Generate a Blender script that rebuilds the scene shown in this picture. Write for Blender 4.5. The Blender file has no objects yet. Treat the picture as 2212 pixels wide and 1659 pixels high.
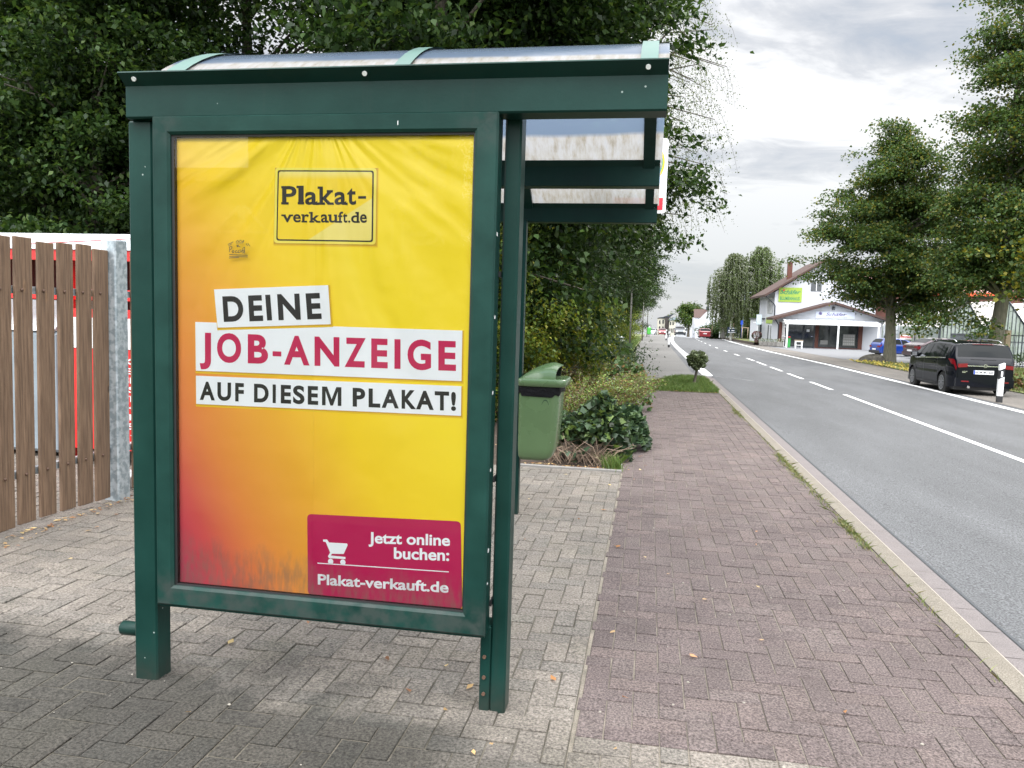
import bpy, math, random
import numpy as np
from mathutils import Vector, Matrix, Euler, noise
R = math.radians
SC = bpy.context.scene
COL = SC.collection
rnd = random.Random(7)

# ------------------------------------------------------------------ camera
CAM_H = 1.4894
yaw, pitch, roll, fpx = -0.1712, 0.0891, 0.0299, 1694.08
fw = Vector((math.sin(yaw)*math.cos(pitch), math.cos(yaw)*math.cos(pitch), -math.sin(pitch)))
rt = Vector((math.cos(yaw), -math.sin(yaw), 0.0))
up = rt.cross(fw)
r2 = math.cos(roll)*rt + math.sin(roll)*up
u2 = -math.sin(roll)*rt + math.cos(roll)*up
cam = bpy.data.cameras.new('camera')
cam.sensor_width = 36.0
cam.lens = 36.0*fpx/2212.0
cam.clip_start = 0.05
cam.clip_end = 3000
camo = bpy.data.objects.new('camera', cam)
COL.objects.link(camo)
M = Matrix(((r2.x, u2.x, -fw.x, 0), (r2.y, u2.y, -fw.y, 0), (r2.z, u2.z, -fw.z, CAM_H), (0, 0, 0, 1)))
camo.matrix_world = M
SC.camera = camo

# ------------------------------------------------------------------ world
SUN_EL, SUN_AZ = 42.0, 28.0      # azimuth clockwise from +Y
w = bpy.data.worlds.new('World'); SC.world = w; w.use_nodes = True
nt = w.node_tree; nt.nodes.clear()
def N(tree, t, **kw):
    n = tree.nodes.new(t)
    for k, v in kw.items():
        if k.startswith('i_'):
            n.inputs[k[2:].replace('_', ' ')].default_value = v
        else:
            setattr(n, k, v)
    return n
def ramp(tree, stops, interp='LINEAR'):
    n = tree.nodes.new('ShaderNodeValToRGB'); cr = n.color_ramp; cr.interpolation = interp
    while len(cr.elements) < len(stops): cr.elements.new(0.5)
    for e, (p_, c_) in zip(cr.elements, stops):
        e.position = p_; e.color = (*c_, 1) if len(c_) == 3 else c_
    return n
def build_sky():
    L = nt.links.new
    tc = N(nt, 'ShaderNodeTexCoord')
    sx = N(nt, 'ShaderNodeSeparateXYZ'); L(tc.outputs['Generated'], sx.inputs[0])
    zc = N(nt, 'ShaderNodeMath', operation='MAXIMUM'); L(sx.outputs['Z'], zc.inputs[0]); zc.inputs[1].default_value = 0.0
    za = N(nt, 'ShaderNodeMath', operation='ADD'); L(zc.outputs[0], za.inputs[0]); za.inputs[1].default_value = 0.20
    dx = N(nt, 'ShaderNodeMath', operation='DIVIDE'); L(sx.outputs['X'], dx.inputs[0]); L(za.outputs[0], dx.inputs[1])
    dy = N(nt, 'ShaderNodeMath', operation='DIVIDE'); L(sx.outputs['Y'], dy.inputs[0]); L(za.outputs[0], dy.inputs[1])
    cx = N(nt, 'ShaderNodeCombineXYZ'); L(dx.outputs[0], cx.inputs[0]); L(dy.outputs[0], cx.inputs[1])
    mp = N(nt, 'ShaderNodeMapping'); L(cx.outputs[0], mp.inputs[0]); mp.inputs['Rotation'].default_value = (0, 0, R(-24)); mp.inputs['Scale'].default_value = (0.85, 1.25, 1); mp.inputs['Location'].default_value = (1.7, 3.4, 0)
    n1 = N(nt, 'ShaderNodeTexNoise'); L(mp.outputs[0], n1.inputs['Vector']); n1.inputs['Scale'].default_value = 1.05; n1.inputs['Detail'].default_value = 9; n1.inputs['Roughness'].default_value = 0.56; n1.inputs['Distortion'].default_value = 0.45
    n2 = N(nt, 'ShaderNodeTexNoise'); L(mp.outputs[0], n2.inputs['Vector']); n2.inputs['Scale'].default_value = 3.4; n2.inputs['Detail'].default_value = 8; n2.inputs['Roughness'].default_value = 0.6; n2.inputs['Distortion'].default_value = 1.0
    mx = N(nt, 'ShaderNodeMath', operation='MULTIPLY_ADD'); L(n2.outputs[0], mx.inputs[0]); mx.inputs[1].default_value = 0.38; L(n1.outputs[0], mx.inputs[2])
    cr = ramp(nt, [(0.45, (0.46, 0.56, 0.70)), (0.54, (0.65, 0.70, 0.78)), (0.62, (0.88, 0.90, 0.94)), (0.70, (1.28, 1.28, 1.28))])
    L(mx.outputs[0], cr.inputs[0])
    # haze towards the horizon
    hz = ramp(nt, [(0.0, (1, 1, 1)), (0.07, (0.75, 0.75, 0.75)), (0.2, (0.1, 0.1, 0.1)), (0.45, (0, 0, 0))]); L(zc.outputs[0], hz.inputs[0])
    m1 = N(nt, 'ShaderNodeMix', data_type='RGBA'); L(hz.outputs[0], m1.inputs['Factor']); L(cr.outputs[0], m1.inputs[6]); m1.inputs[7].default_value = (0.80, 0.84, 0.88, 1)
    sky = N(nt, 'ShaderNodeTexSky', sky_type='NISHITA'); sky.sun_disc = False; sky.sun_elevation = R(SUN_EL); sky.sun_rotation = R(SUN_AZ)
    sm = N(nt, 'ShaderNodeMix', data_type='RGBA', blend_type='MULTIPLY'); sm.inputs['Factor'].default_value = 1; L(sky.outputs[0], sm.inputs[6]); sm.inputs[7].default_value = (0.09, 0.09, 0.09, 1)
    m2 = N(nt, 'ShaderNodeMix', data_type='RGBA'); m2.inputs['Factor'].default_value = 0.88; L(sm.outputs[2], m2.inputs[6]); L(m1.outputs[2], m2.inputs[7])
    # overcast luminance gradient: brighter overhead
    g = N(nt, 'ShaderNodeMapRange'); L(zc.outputs[0], g.inputs[0]); g.inputs[1].default_value = 0.34; g.inputs[2].default_value = 0.9; g.inputs[3].default_value = 1.0; g.inputs[4].default_value = SKY_TOP
    gb_ = N(nt, 'ShaderNodeMapRange'); L(sx.outputs['Y'], gb_.inputs[0]); gb_.inputs[1].default_value = 0.15; gb_.inputs[2].default_value = -0.5; gb_.inputs[3].default_value = 0.86; gb_.inputs[4].default_value = SKY_BACK  # added boost: sky behind the camera made brighter to light the poster
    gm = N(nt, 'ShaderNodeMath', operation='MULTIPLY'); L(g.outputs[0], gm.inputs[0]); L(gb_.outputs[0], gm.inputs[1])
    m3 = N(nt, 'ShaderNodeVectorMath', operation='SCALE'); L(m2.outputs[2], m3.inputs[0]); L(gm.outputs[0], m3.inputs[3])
    bg = N(nt, 'ShaderNodeBackground'); L(m3.outputs[0], bg.inputs[0]); bg.inputs[1].default_value = 1.0
    o = N(nt, 'ShaderNodeOutputWorld'); L(bg.outputs[0], o.inputs[0])
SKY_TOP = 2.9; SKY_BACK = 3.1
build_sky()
sun = bpy.data.lights.new('sun', 'SUN'); sun.energy = 1.5; sun.angle = R(14); sun.color = (1.0, 0.96, 0.9)
so = bpy.data.objects.new('sun', sun); COL.objects.link(so)
sd = Vector((math.sin(R(SUN_AZ))*math.cos(R(SUN_EL)), math.cos(R(SUN_AZ))*math.cos(R(SUN_EL)), math.sin(R(SUN_EL))))
so.rotation_euler = (-sd).to_track_quat('-Z', 'Y').to_euler()
SC.view_settings.view_transform = 'Standard'
SC.view_settings.look = 'None'
SC.view_settings.exposure = 0.10
SC.view_settings.gamma = 1.0
SC.cycles.max_bounces = 8
SC.cycles.transparent_max_bounces = 16
SC.cycles.caustics_reflective = False
SC.cycles.caustics_refractive = False

# ------------------------------------------------------------------ terrain profile
GP = [(-60, .3), (0, 0), (40, -.204), (60, -.42), (90, -.72), (125, -1.1), (190, -2.7), (300, -5.5), (600, -13), (2500, -80)]
def gz(Y): return float(np.interp(Y, [a for a, b in GP], [b for a, b in GP]))
def crossf(X):
    if X < 1.69: return 0.0
    if X < 1.80: return -.06
    return -.06-.035*(min(X, 9.3)-1.8)
def G(X, Y): return gz(Y)+crossf(X)

# ------------------------------------------------------------------ helpers
def srgb(r, g, b):
    f = lambda c: ((c/255+0.055)/1.055)**2.4 if c/255 > 0.04045 else c/255/12.92
    return (f(r), f(g), f(b))
class MB:
    def __init__(s): s.v = []; s.f = []; s.m = []; s.sm = []
    def add(s, vs, fs, mi=0, smooth=False):
        o = len(s.v); s.v += [tuple(p) for p in vs]
        for f in fs: s.f.append(tuple(i+o for i in f)); s.m.append(mi); s.sm.append(smooth)
    def box(s, x0, x1, y0, y1, z0, z1, mi=0, bev=0.0, M=None):
        if bev > 0:
            b = min(bev, (x1-x0)/2.01, (y1-y0)/2.01, (z1-z0)/2.01)
            bm_pts = []; 
            vs = []; idx = {}
            for sx in (0, 1):
                for sy in (0, 1):
                    for sz in (0, 1):
                        X = (x0, x1)[sx]; Y = (y0, y1)[sy]; Z = (z0, z1)[sz]
                        dx = b if sx == 0 else -b; dy = b if sy == 0 else -b; dz = b if sz == 0 else -b
                        idx[(sx, sy, sz)] = len(vs)
                        vs += [(X, Y+dy, Z+dz), (X+dx, Y, Z+dz), (X+dx, Y+dy, Z)]
            I = lambda a, b_, c, k: idx[(a, b_, c)]+k
            fs = []
            fs.append([I(0,0,0,0), I(0,0,1,0), I(0,1,1,0), I(0,1,0,0)]); fs.append([I(1,0,0,0), I(1,1,0,0), I(1,1,1,0), I(1,0,1,0)])
            fs.append([I(0,0,0,1), I(1,0,0,1), I(1,0,1,1), I(0,0,1,1)]); fs.append([I(0,1,0,1), I(0,1,1,1), I(1,1,1,1), I(1,1,0,1)])
            fs.append([I(0,0,0,2), I(0,1,0,2), I(1,1,0,2), I(1,0,0,2)]); fs.append([I(0,0,1,2), I(1,0,1,2), I(1,1,1,2), I(0,1,1,2)])
            for a in (0, 1):
                for c in (0, 1):
                    fs.append([I(a,c,0,0), I(a,c,1,0), I(a,c,1,1), I(a,c,0,1)])
                    fs.append([I(a,0,c,0), I(a,1,c,0), I(a,1,c,2), I(a,0,c,2)])
                    fs.append([I(0,a,c,1), I(1,a,c,1), I(1,a,c,2), I(0,a,c,2)])
                    for d in (0, 1): fs.append([I(a,c,d,0), I(a,c,d,1), I(a,c,d,2)])
        else:
            vs = [(x0,y0,z0),(x1,y0,z0),(x1,y1,z0),(x0,y1,z0),(x0,y0,z1),(x1,y0,z1),(x1,y1,z1),(x0,y1,z1)]
            fs = [(0,3,2,1),(4,5,6,7),(0,1,5,4),(1,2,6,5),(2,3,7,6),(3,0,4,7)]
        if M is not None: vs = [tuple(M @ Vector(p)) for p in vs]
        s.add(vs, fs, mi)
        return s
    def tube(s, pts, rad, n=10, mi=0, caps=True, smooth=True):
        pts = [Vector(p) for p in pts]
        rs = rad if isinstance(rad, (list, tuple)) else [rad]*len(pts)
        vs = []; prev = None
        for i, p in enumerate(pts):
            t = (pts[min(i+1, len(pts)-1)]-pts[max(i-1, 0)])
            if t.length < 1e-9: t = Vector((0, 0, 1))
            t.normalize()
            if prev is None:
                a = Vector((1, 0, 0)) if abs(t.x) < .8 else Vector((0, 1, 0))
                u = t.cross(a).normalized()
            else:
                u = (prev-t*prev.dot(t)); 
                if u.length < 1e-6: u = t.orthogonal()
                u.normalize()
            prev = u; v = t.cross(u)
            for k in range(n):
                an = 2*math.pi*k/n
                vs.append(p+(u*math.cos(an)+v*math.sin(an))*rs[i])
        fs = []
        for i in range(len(pts)-1):
            for k in range(n):
                a = i*n+k; b = i*n+(k+1) % n
                fs.append((a, b, b+n, a+n))
        o = len(s.v); s.add(vs, fs, mi, smooth)
        if caps:
            s.f.append(tuple(range(o+n-1, o-1, -1))); s.m.append(mi); s.sm.append(False)
            e = o+(len(pts)-1)*n
            s.f.append(tuple(range(e, e+n))); s.m.append(mi); s.sm.append(False)
        return s
    def prism(s, poly, axis, a0, a1, mi=0):
        # poly: list of 2D pts; axis 'x': (y,z) 'y': (x,z) 'z': (x,y)
        n = len(poly)
        def P(q, a):
            if axis == 'x': return (a, q[0], q[1])
            if axis == 'y': return (q[0], a, q[1])
            return (q[0], q[1], a)
        vs = [P(q, a0) for q in poly]+[P(q, a1) for q in poly]
        fs = [tuple(range(n-1, -1, -1)), tuple(range(n, 2*n))]+[(i, (i+1) % n, (i+1) % n+n, i+n) for i in range(n)]
        s.add(vs, fs, mi); return s
    def grid(s, rows, mi=0, smooth=True, closed=False):
        n = len(rows[0]); vs = [p for r in rows for p in r]; fs = []
        for i in range(len(rows)-1):
            for k in range(n if closed else n-1):
                k2 = (k+1) % n
                fs.append((i*n+k, i*n+k2, (i+1)*n+k2, (i+1)*n+k))
        s.add(vs, fs, mi, smooth); return s
    def build(s, name, mats, parent=None, recalc=True):
        me = bpy.data.meshes.new(name)
        me.from_pydata(s.v, [], s.f)
        if not isinstance(mats, (list, tuple)): mats = [mats]
        for m_ in mats: me.materials.append(m_)
        me.polygons.foreach_set('material_index', s.m)
        me.polygons.foreach_set('use_smooth', s.sm)
        me.update()
        if recalc:
            import bmesh
            b = bmesh.new(); b.from_mesh(me); bmesh.ops.recalc_face_normals(b, faces=b.faces); b.to_mesh(me); b.free()
        o = bpy.data.objects.new(name, me); COL.objects.link(o)
        if parent is not None: o.parent = parent
        return o
def tag(o, label=None, cat=None, group=None, kind=None):
    if label: o['label'] = label
    if cat: o['category'] = cat
    if group: o['group'] = group
    if kind: o['kind'] = kind
    return o
def thing(name, label, cat, loc=(0, 0, 0), rz=0.0, group=None):
    o = bpy.data.objects.new(name, None); COL.objects.link(o); o.location = loc; o.rotation_euler = (0, 0, rz); o.empty_display_size = .2
    return tag(o, label, cat, group)
def copy_tree(o, loc=None, rz=None, label=None, scale=None):
    c = o.copy(); COL.objects.link(c)
    for ch in list(o.children):
        d = ch.copy(); COL.objects.link(d); d.parent = c
        for g in list(ch.children):
            e = g.copy(); COL.objects.link(e); e.parent = d
    if loc is not None: c.location = loc
    if rz is not None: c.rotation_euler = (0, 0, rz)
    if scale is not None: c.scale = scale
    if label: c['label'] = label
    return c

# ------------------------------------------------------------------ materials
def mat(name, col, rough=.5, metal=0.0, var=0.0, vscale=4.0, bump=0.0, bscale=30.0, spec=.5, coat=0.0, ior=1.5, col2=None, mixscale=None, stretch=None, speck=0.0, sscale=300.0, trans=0.0, vcol=False, emis=None, detail=6, lo=.35, hi=.65):
    m = bpy.data.materials.new(name); m.use_nodes = True
    t = m.node_tree; b = t.nodes['Principled BSDF']; L = t.links.new
    b.inputs['Base Color'].default_value = (*col, 1)
    b.inputs['Roughness'].default_value = rough; b.inputs['Metallic'].default_value = metal
    b.inputs['Specular IOR Level'].default_value = spec; b.inputs['Coat Weight'].default_value = coat; b.inputs['IOR'].default_value = ior
    tc = N(t, 'ShaderNodeTexCoord'); mp = N(t, 'ShaderNodeMapping'); L(tc.outputs['Object'], mp.inputs[0])
    if stretch: mp.inputs['Scale'].default_value = stretch
    src = None
    if vcol:
        a = N(t, 'ShaderNodeVertexColor'); a.layer_name = 'Col'; src = a.outputs[0]
    if col2 is not None:
        n = N(t, 'ShaderNodeTexNoise'); L(mp.outputs[0], n.inputs['Vector']); n.inputs['Scale'].default_value = mixscale or vscale; n.inputs['Detail'].default_value = detail; n.inputs['Roughness'].default_value = .62
        cr = ramp(t, [(lo, col), (hi, col2)]); L(n.outputs[0], cr.inputs[0]); src = cr.outputs[0]
    if var > 0:
        n = N(t, 'ShaderNodeTexNoise'); L(mp.outputs[0], n.inputs['Vector']); n.inputs['Scale'].default_value = vscale*1.7; n.inputs['Detail'].default_value = 5
        mr = N(t, 'ShaderNodeMapRange'); L(n.outputs[0], mr.inputs[0]); mr.inputs[1].default_value = .3; mr.inputs[2].default_value = .7; mr.inputs[3].default_value = 1-var; mr.inputs[4].default_value = 1+var
        mm = N(t, 'ShaderNodeVectorMath', operation='SCALE')
        if src is not None: L(src, mm.inputs[0])
        else: mm.inputs[0].default_value = col
        L(mr.outputs[0], mm.inputs[3]); src = mm.outputs[0]
        rr = N(t, 'ShaderNodeMapRange'); L(n.outputs[0], rr.inputs[0]); rr.inputs[3].default_value = max(0.03, rough-.12); rr.inputs[4].default_value = min(1, rough+.12); L(rr.outputs[0], b.inputs['Roughness'])
    if speck > 0:
        n = N(t, 'ShaderNodeTexNoise'); L(tc.outputs['Object'], n.inputs['Vector']); n.inputs['Scale'].default_value = sscale; n.inputs['Detail'].default_value = 2
        mr = N(t, 'ShaderNodeMapRange'); L(n.outputs[0], mr.inputs[0]); mr.inputs[1].default_value = .3; mr.inputs[2].default_value = .7; mr.inputs[3].default_value = 1-speck; mr.inputs[4].default_value = 1+speck
        mm = N(t, 'ShaderNodeVectorMath', operation='SCALE')
        if src is not None: L(src, mm.inputs[0])
        else: mm.inputs[0].default_value = col
        L(mr.outputs[0], mm.inputs[3]); src = mm.outputs[0]
    if src is not None: L(src, b.inputs['Base Color'])
    if bump > 0:
        n = N(t, 'ShaderNodeTexNoise'); L(mp.outputs[0], n.inputs['Vector']); n.inputs['Scale'].default_value = bscale; n.inputs['Detail'].default_value = 5; n.inputs['Roughness'].default_value = .65
        bp = N(t, 'ShaderNodeBump'); bp.inputs['Strength'].default_value = 1.0; bp.inputs['Distance'].default_value = bump; L(n.outputs[0], bp.inputs['Height']); L(bp.outputs[0], b.inputs['Normal'])
    if emis: b.inputs['Emission Color'].default_value = (*emis[0], 1); b.inputs['Emission Strength'].default_value = emis[1]
    return m
def leaf_mat(name, spec=.2, tr=.3):
    m = bpy.data.materials.new(name); m.use_nodes = True; t = m.node_tree; b = t.nodes['Principled BSDF']; L = t.links.new
    a = N(t, 'ShaderNodeVertexColor'); a.layer_name = 'Col'
    L(a.outputs[0], b.inputs['Base Color']); b.inputs['Roughness'].default_value = .45; b.inputs['Specular IOR Level'].default_value = spec
    tl = N(t, 'ShaderNodeBsdfTranslucent'); h = N(t, 'ShaderNodeHueSaturation'); h.inputs['Value'].default_value = 1.6; h.inputs['Hue'].default_value = .485; h.inputs['Saturation'].default_value = 1.1
    L(a.outputs[0], h.inputs['Color']); L(h.outputs[0], tl.inputs[0])
    mx = N(t, 'ShaderNodeMixShader'); mx.inputs[0].default_value = tr; L(b.outputs[0], mx.inputs[1]); L(tl.outputs[0], mx.inputs[2])
    o = t.nodes['Material Output']; L(mx.outputs[0], o.inputs[0]); return m
def glass_mat(name, tint=(1, 1, 1), rough=0.02, refl=1.0, ior=1.45):
    m = bpy.data.materials.new(name); m.use_nodes = True; t = m.node_tree; t.nodes.remove(t.nodes['Principled BSDF']); L = t.links.new
    tr = N(t, 'ShaderNodeBsdfTransparent'); tr.inputs[0].default_value = (*tint, 1)
    gl = N(t, 'ShaderNodeBsdfGlossy'); gl.inputs['Roughness'].default_value = rough; gl.inputs['Color'].default_value = (refl, refl, refl, 1)
    fr = N(t, 'ShaderNodeFresnel'); fr.inputs[0].default_value = ior
    mx = N(t, 'ShaderNodeMixShader'); L(fr.outputs[0], mx.inputs[0]); L(tr.outputs[0], mx.inputs[1]); L(gl.outputs[0], mx.inputs[2])
    L(mx.outputs[0], t.nodes['Material Output'].inputs[0]); return m
def vcolor(me, cols):   # cols: (nverts,3) linear
    ca = me.color_attributes.new('Col', 'FLOAT_COLOR', 'POINT')
    a = np.ones((len(me.vertices), 4), dtype=np.float32); a[:, :3] = cols
    ca.data.foreach_set('color', a.ravel())

def wear(m, dirt=(.032, .036, .030), chips=True, zfoot=.10):
    t = m.node_tree; L = t.links.new; b = t.nodes['Principled BSDF']; src = b.inputs['Base Color'].links[0].from_socket
    tc = N(t, 'ShaderNodeTexCoord'); sx = N(t, 'ShaderNodeSeparateXYZ'); L(tc.outputs['Object'], sx.inputs[0])
    n = N(t, 'ShaderNodeTexNoise'); n.inputs['Scale'].default_value = 26; n.inputs['Detail'].default_value = 6; L(tc.outputs['Object'], n.inputs['Vector'])
    z = N(t, 'ShaderNodeMapRange'); L(sx.outputs['Z'], z.inputs[0]); z.inputs[1].default_value = zfoot*1.4; z.inputs[2].default_value = -.02; z.inputs[3].default_value = 0; z.inputs[4].default_value = 1.1
    mu = N(t, 'ShaderNodeMath', operation='MULTIPLY'); L(z.outputs[0], mu.inputs[0]); L(n.outputs[0], mu.inputs[1])
    # streaks of grime running down
    mp = N(t, 'ShaderNodeMapping'); mp.inputs['Scale'].default_value = (38, 38, 1.6); L(tc.outputs['Object'], mp.inputs[0])
    n2 = N(t, 'ShaderNodeTexNoise'); n2.inputs['Scale'].default_value = 1; n2.inputs['Detail'].default_value = 5; L(mp.outputs[0], n2.inputs['Vector'])
    r_ = N(t, 'ShaderNodeMapRange'); L(n2.outputs[0], r_.inputs[0]); r_.inputs[1].default_value = .60; r_.inputs[2].default_value = .80; r_.inputs[3].default_value = 0; r_.inputs[4].default_value = .22
    mxm = N(t, 'ShaderNodeMath', operation='MAXIMUM'); L(mu.outputs[0], mxm.inputs[0]); L(r_.outputs[0], mxm.inputs[1])
    mx = N(t, 'ShaderNodeMix', data_type='RGBA'); L(mxm.outputs[0], mx.inputs['Factor']); L(src, mx.inputs[6]); mx.inputs[7].default_value = (*dirt, 1); src = mx.outputs[2]
    if chips:
        v = N(t, 'ShaderNodeTexVoronoi'); v.inputs['Scale'].default_value = 13; L(tc.outputs['Object'], v.inputs['Vector'])
        c = N(t, 'ShaderNodeMapRange'); L(v.outputs['Distance'], c.inputs[0]); c.inputs[1].default_value = .035; c.inputs[2].default_value = .05; c.inputs[3].default_value = .8; c.inputs[4].default_value = 0
        n3 = N(t, 'ShaderNodeTexNoise'); n3.inputs['Scale'].default_value = 3.1; L(tc.outputs['Object'], n3.inputs['Vector']); g3 = N(t, 'ShaderNodeMath', operation='GREATER_THAN'); L(n3.outputs[0], g3.inputs[0]); g3.inputs[1].default_value = .54
        m3 = N(t, 'ShaderNodeMath', operation='MULTIPLY'); L(c.outputs[0], m3.inputs[0]); L(g3.outputs[0], m3.inputs[1])
        m4 = N(t, 'ShaderNodeMix', data_type='RGBA'); L(m3.outputs[0], m4.inputs['Factor']); L(src, m4.inputs[6]); m4.inputs[7].default_value = (.30, .36, .34, 1); src = m4.outputs[2]
    L(src, b.inputs['Base Color']); return m
M_GREEN = None
MATS = {}
MT = lambda k: MATS[k]
# ------------------------------------------------------------------ glyphs
_gc = {}
def glyph(text, off=.0, shear=0.0, spacing=1.0):
    k = (text, off, shear, spacing)
    if text == 'M':
        return ([(0, 0), (0, 1), (.26, 1), (.5, .34), (.74, 1), (1, 1), (1, 0), (.815, 0), (.815, .76), (.565, 0), (.435, 0), (.185, .76), (.185, 0)], [tuple(range(12, -1, -1))], 0, 1, 0, 1)
    if k in _gc: return _gc[k]
    c = bpy.data.curves.new('tmp_text', 'FONT'); c.body = text; c.offset = off; c.shear = shear; c.space_character = spacing; c.resolution_u = 6
    o = bpy.data.objects.new('tmp_text', c); COL.objects.link(o)
    dg = bpy.context.evaluated_depsgraph_get(); dg.update()
    me = bpy.data.meshes.new_from_object(o.evaluated_get(dg))
    vs = [(v.co.x, v.co.y) for v in me.vertices]; fs = [tuple(p.vertices) for p in me.polygons]
    bpy.data.meshes.remove(me); bpy.data.objects.remove(o); bpy.data.curves.remove(c)
    xs = [a for a, b in vs]; ys = [b for a, b in vs]
    _gc[k] = (vs, fs, min(xs), max(xs), min(ys), max(ys))
    return _gc[k]
def letters(mb, rows, y, off=.02, mi=0, whole=False, spacing=1.0, shear=0.0, capH=None):
    """rows: (text, bl_x, bl_z, br_x, br_z, tl_x, tl_z); drawn in the plane Y=y facing -Y"""
    for (ch, ax, az, bx, bz, cx_, cz) in rows:
        vs, fs, x0, x1, y0, y1 = glyph(ch, min(off, .012) if ch == 'M' else off, shear, spacing)
        if whole: y0 = 0.0; y1 = capH or y1
        out = []
        for (a, b) in vs:
            u = (a-x0)/(x1-x0); v = (b-y0)/(y1-y0)
            out.append((ax+u*(bx-ax)+v*(cx_-ax), y, az+u*(bz-az)+v*(cz-az)))
        mb.add(out, fs, mi)
def text_on(mb, text, x0, x1, z0, z1, y, off=.02, mi=0, shear=0.0, spacing=1.0, base=True, cap=None):
    letters(mb, [(text, x0, z0, x1, z0, x0, z1)], y, off, mi, whole=base, spacing=spacing, shear=shear, capH=cap)
LET= {'JOB': [('J', -1.6819, 1.2439, -1.6355, 1.2442, -1.681, 1.3837), ('O', -1.6105, 1.2725, -1.5117, 1.273, -1.61, 1.3854), ('B', -1.4843, 1.2748, -1.4025, 1.2752, -1.4843, 1.3841), ('-', -1.3842, 1.3057, -1.3497, 1.3055, -1.3842, 1.324), ('A', -1.3381, 1.2756, -1.2373, 1.2761, -1.3386, 1.3844), ('N', -1.2175, 1.2763, -1.1204, 1.2768, -1.2184, 1.3847), ('Z', -1.0997, 1.2769, -1.0188, 1.2773, -1.1009, 1.385), ('E', -0.9973, 1.2775, -0.9342, 1.2778, -0.9988, 1.3853), ('I', -0.9086, 1.2779, -0.8857, 1.2781, -0.9104, 1.3855), ('G', -0.8591, 1.2766, -0.7708, 1.2771, -0.8612, 1.3872), ('E', -0.7436, 1.2788, -0.6782, 1.2792, -0.7459, 1.3859)], 'DEINE': [('D', -1.5805, 1.427, -1.4987, 1.4317, -1.5872, 1.5225), ('E', -1.4767, 1.4324, -1.4213, 1.4357, -1.4825, 1.5284), ('I', -1.4057, 1.4378, -1.3857, 1.4389, -1.414, 1.5328), ('N', -1.3599, 1.4402, -1.2718, 1.4451, -1.3665, 1.5361), ('E', -1.2459, 1.4469, -1.1897, 1.4502, -1.2544, 1.5421)], 'AUF': [('A', -1.6826, 1.1266, -1.62, 1.1271, -1.6822, 1.1973), ('U', -1.6093, 1.1272, -1.5531, 1.1277, -1.609, 1.1977), ('F', -1.536, 1.1278, -1.5007, 1.1281, -1.5358, 1.1982), ('D', -1.4592, 1.1284, -1.3999, 1.1289, -1.4592, 1.1986), ('I', -1.3837, 1.129, -1.371, 1.1291, -1.3839, 1.1991), ('E', -1.3508, 1.1293, -1.3099, 1.1296, -1.351, 1.1993), ('S', -1.3019, 1.1297, -1.2562, 1.13, -1.3023, 1.1996), ('E', -1.2431, 1.1301, -1.2022, 1.1305, -1.2436, 1.1999), ('M', -1.1869, 1.1306, -1.111, 1.1312, -1.1875, 1.2003), ('P', -1.0668, 1.1315, -1.0184, 1.1319, -1.0677, 1.201), ('L', -1.0051, 1.132, -0.9604, 1.1324, -1.0061, 1.2013), ('A', -0.9549, 1.1324, -0.8897, 1.133, -0.956, 1.2016), ('K', -0.8788, 1.133, -0.8239, 1.1335, -0.88, 1.2021), ('A', -0.8239, 1.1335, -0.7576, 1.134, -0.8253, 1.2024), ('T', -0.7538, 1.134, -0.7003, 1.1345, -0.7553, 1.2028), ('!', -0.6928, 1.1345, -0.6747, 1.1347, -0.6944, 1.2032)], 'LOGO1': [('P', -1.3479, 1.8641, -1.2917, 1.8645, -1.3481, 1.9303), ('l', -1.2845, 1.8645, -1.2638, 1.8646, -1.2849, 1.9315), ('a', -1.2582, 1.8631, -1.211, 1.8634, -1.2585, 1.9099), ('k', -1.2027, 1.8639, -1.1514, 1.8642, -1.2032, 1.929), ('a', -1.1448, 1.8638, -1.0998, 1.864, -1.1452, 1.9103), ('t', -1.0965, 1.864, -1.0627, 1.8642, -1.0972, 1.9241), ('-', -1.0548, 1.8861, -1.025, 1.8863, -1.0549, 1.8953)], 'LOGO2': [('v', -1.3459, 1.7993, -1.3088, 1.7994, -1.346, 1.8279), ('e', -1.3043, 1.7994, -1.2746, 1.7996, -1.3044, 1.8292), ('r', -1.269, 1.7996, -1.2422, 1.7997, -1.2692, 1.8295), ('k', -1.2372, 1.7997, -1.2005, 1.7998, -1.2375, 1.838), ('a', -1.1961, 1.7999, -1.1695, 1.8, -1.1963, 1.8301), ('u', -1.1651, 1.8, -1.1342, 1.8001, -1.1654, 1.8293), ('f', -1.1304, 1.8001, -1.1111, 1.8002, -1.1308, 1.8398), ('t', -1.1122, 1.8, -1.0947, 1.8001, -1.1126, 1.8358), ('d', -1.0805, 1.8003, -1.051, 1.8004, -1.0809, 1.8391), ('e', -1.0466, 1.8005, -1.0211, 1.8006, -1.047, 1.8312), ('.', -1.092, 1.8007, -1.0837, 1.8007, -1.092, 1.8083)], 'WORDS': [('Jetzt online', -0.9982, 0.6222, -0.6853, 0.6368, -0.9988, 0.6648), ('buchen:', -0.8986, 0.5706, -0.6868, 0.5806, -0.8993, 0.6148), ('Plakat-verkauft.de', -1.1978, 0.4455, -0.6868, 0.46, -1.1982, 0.4862)]}
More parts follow.
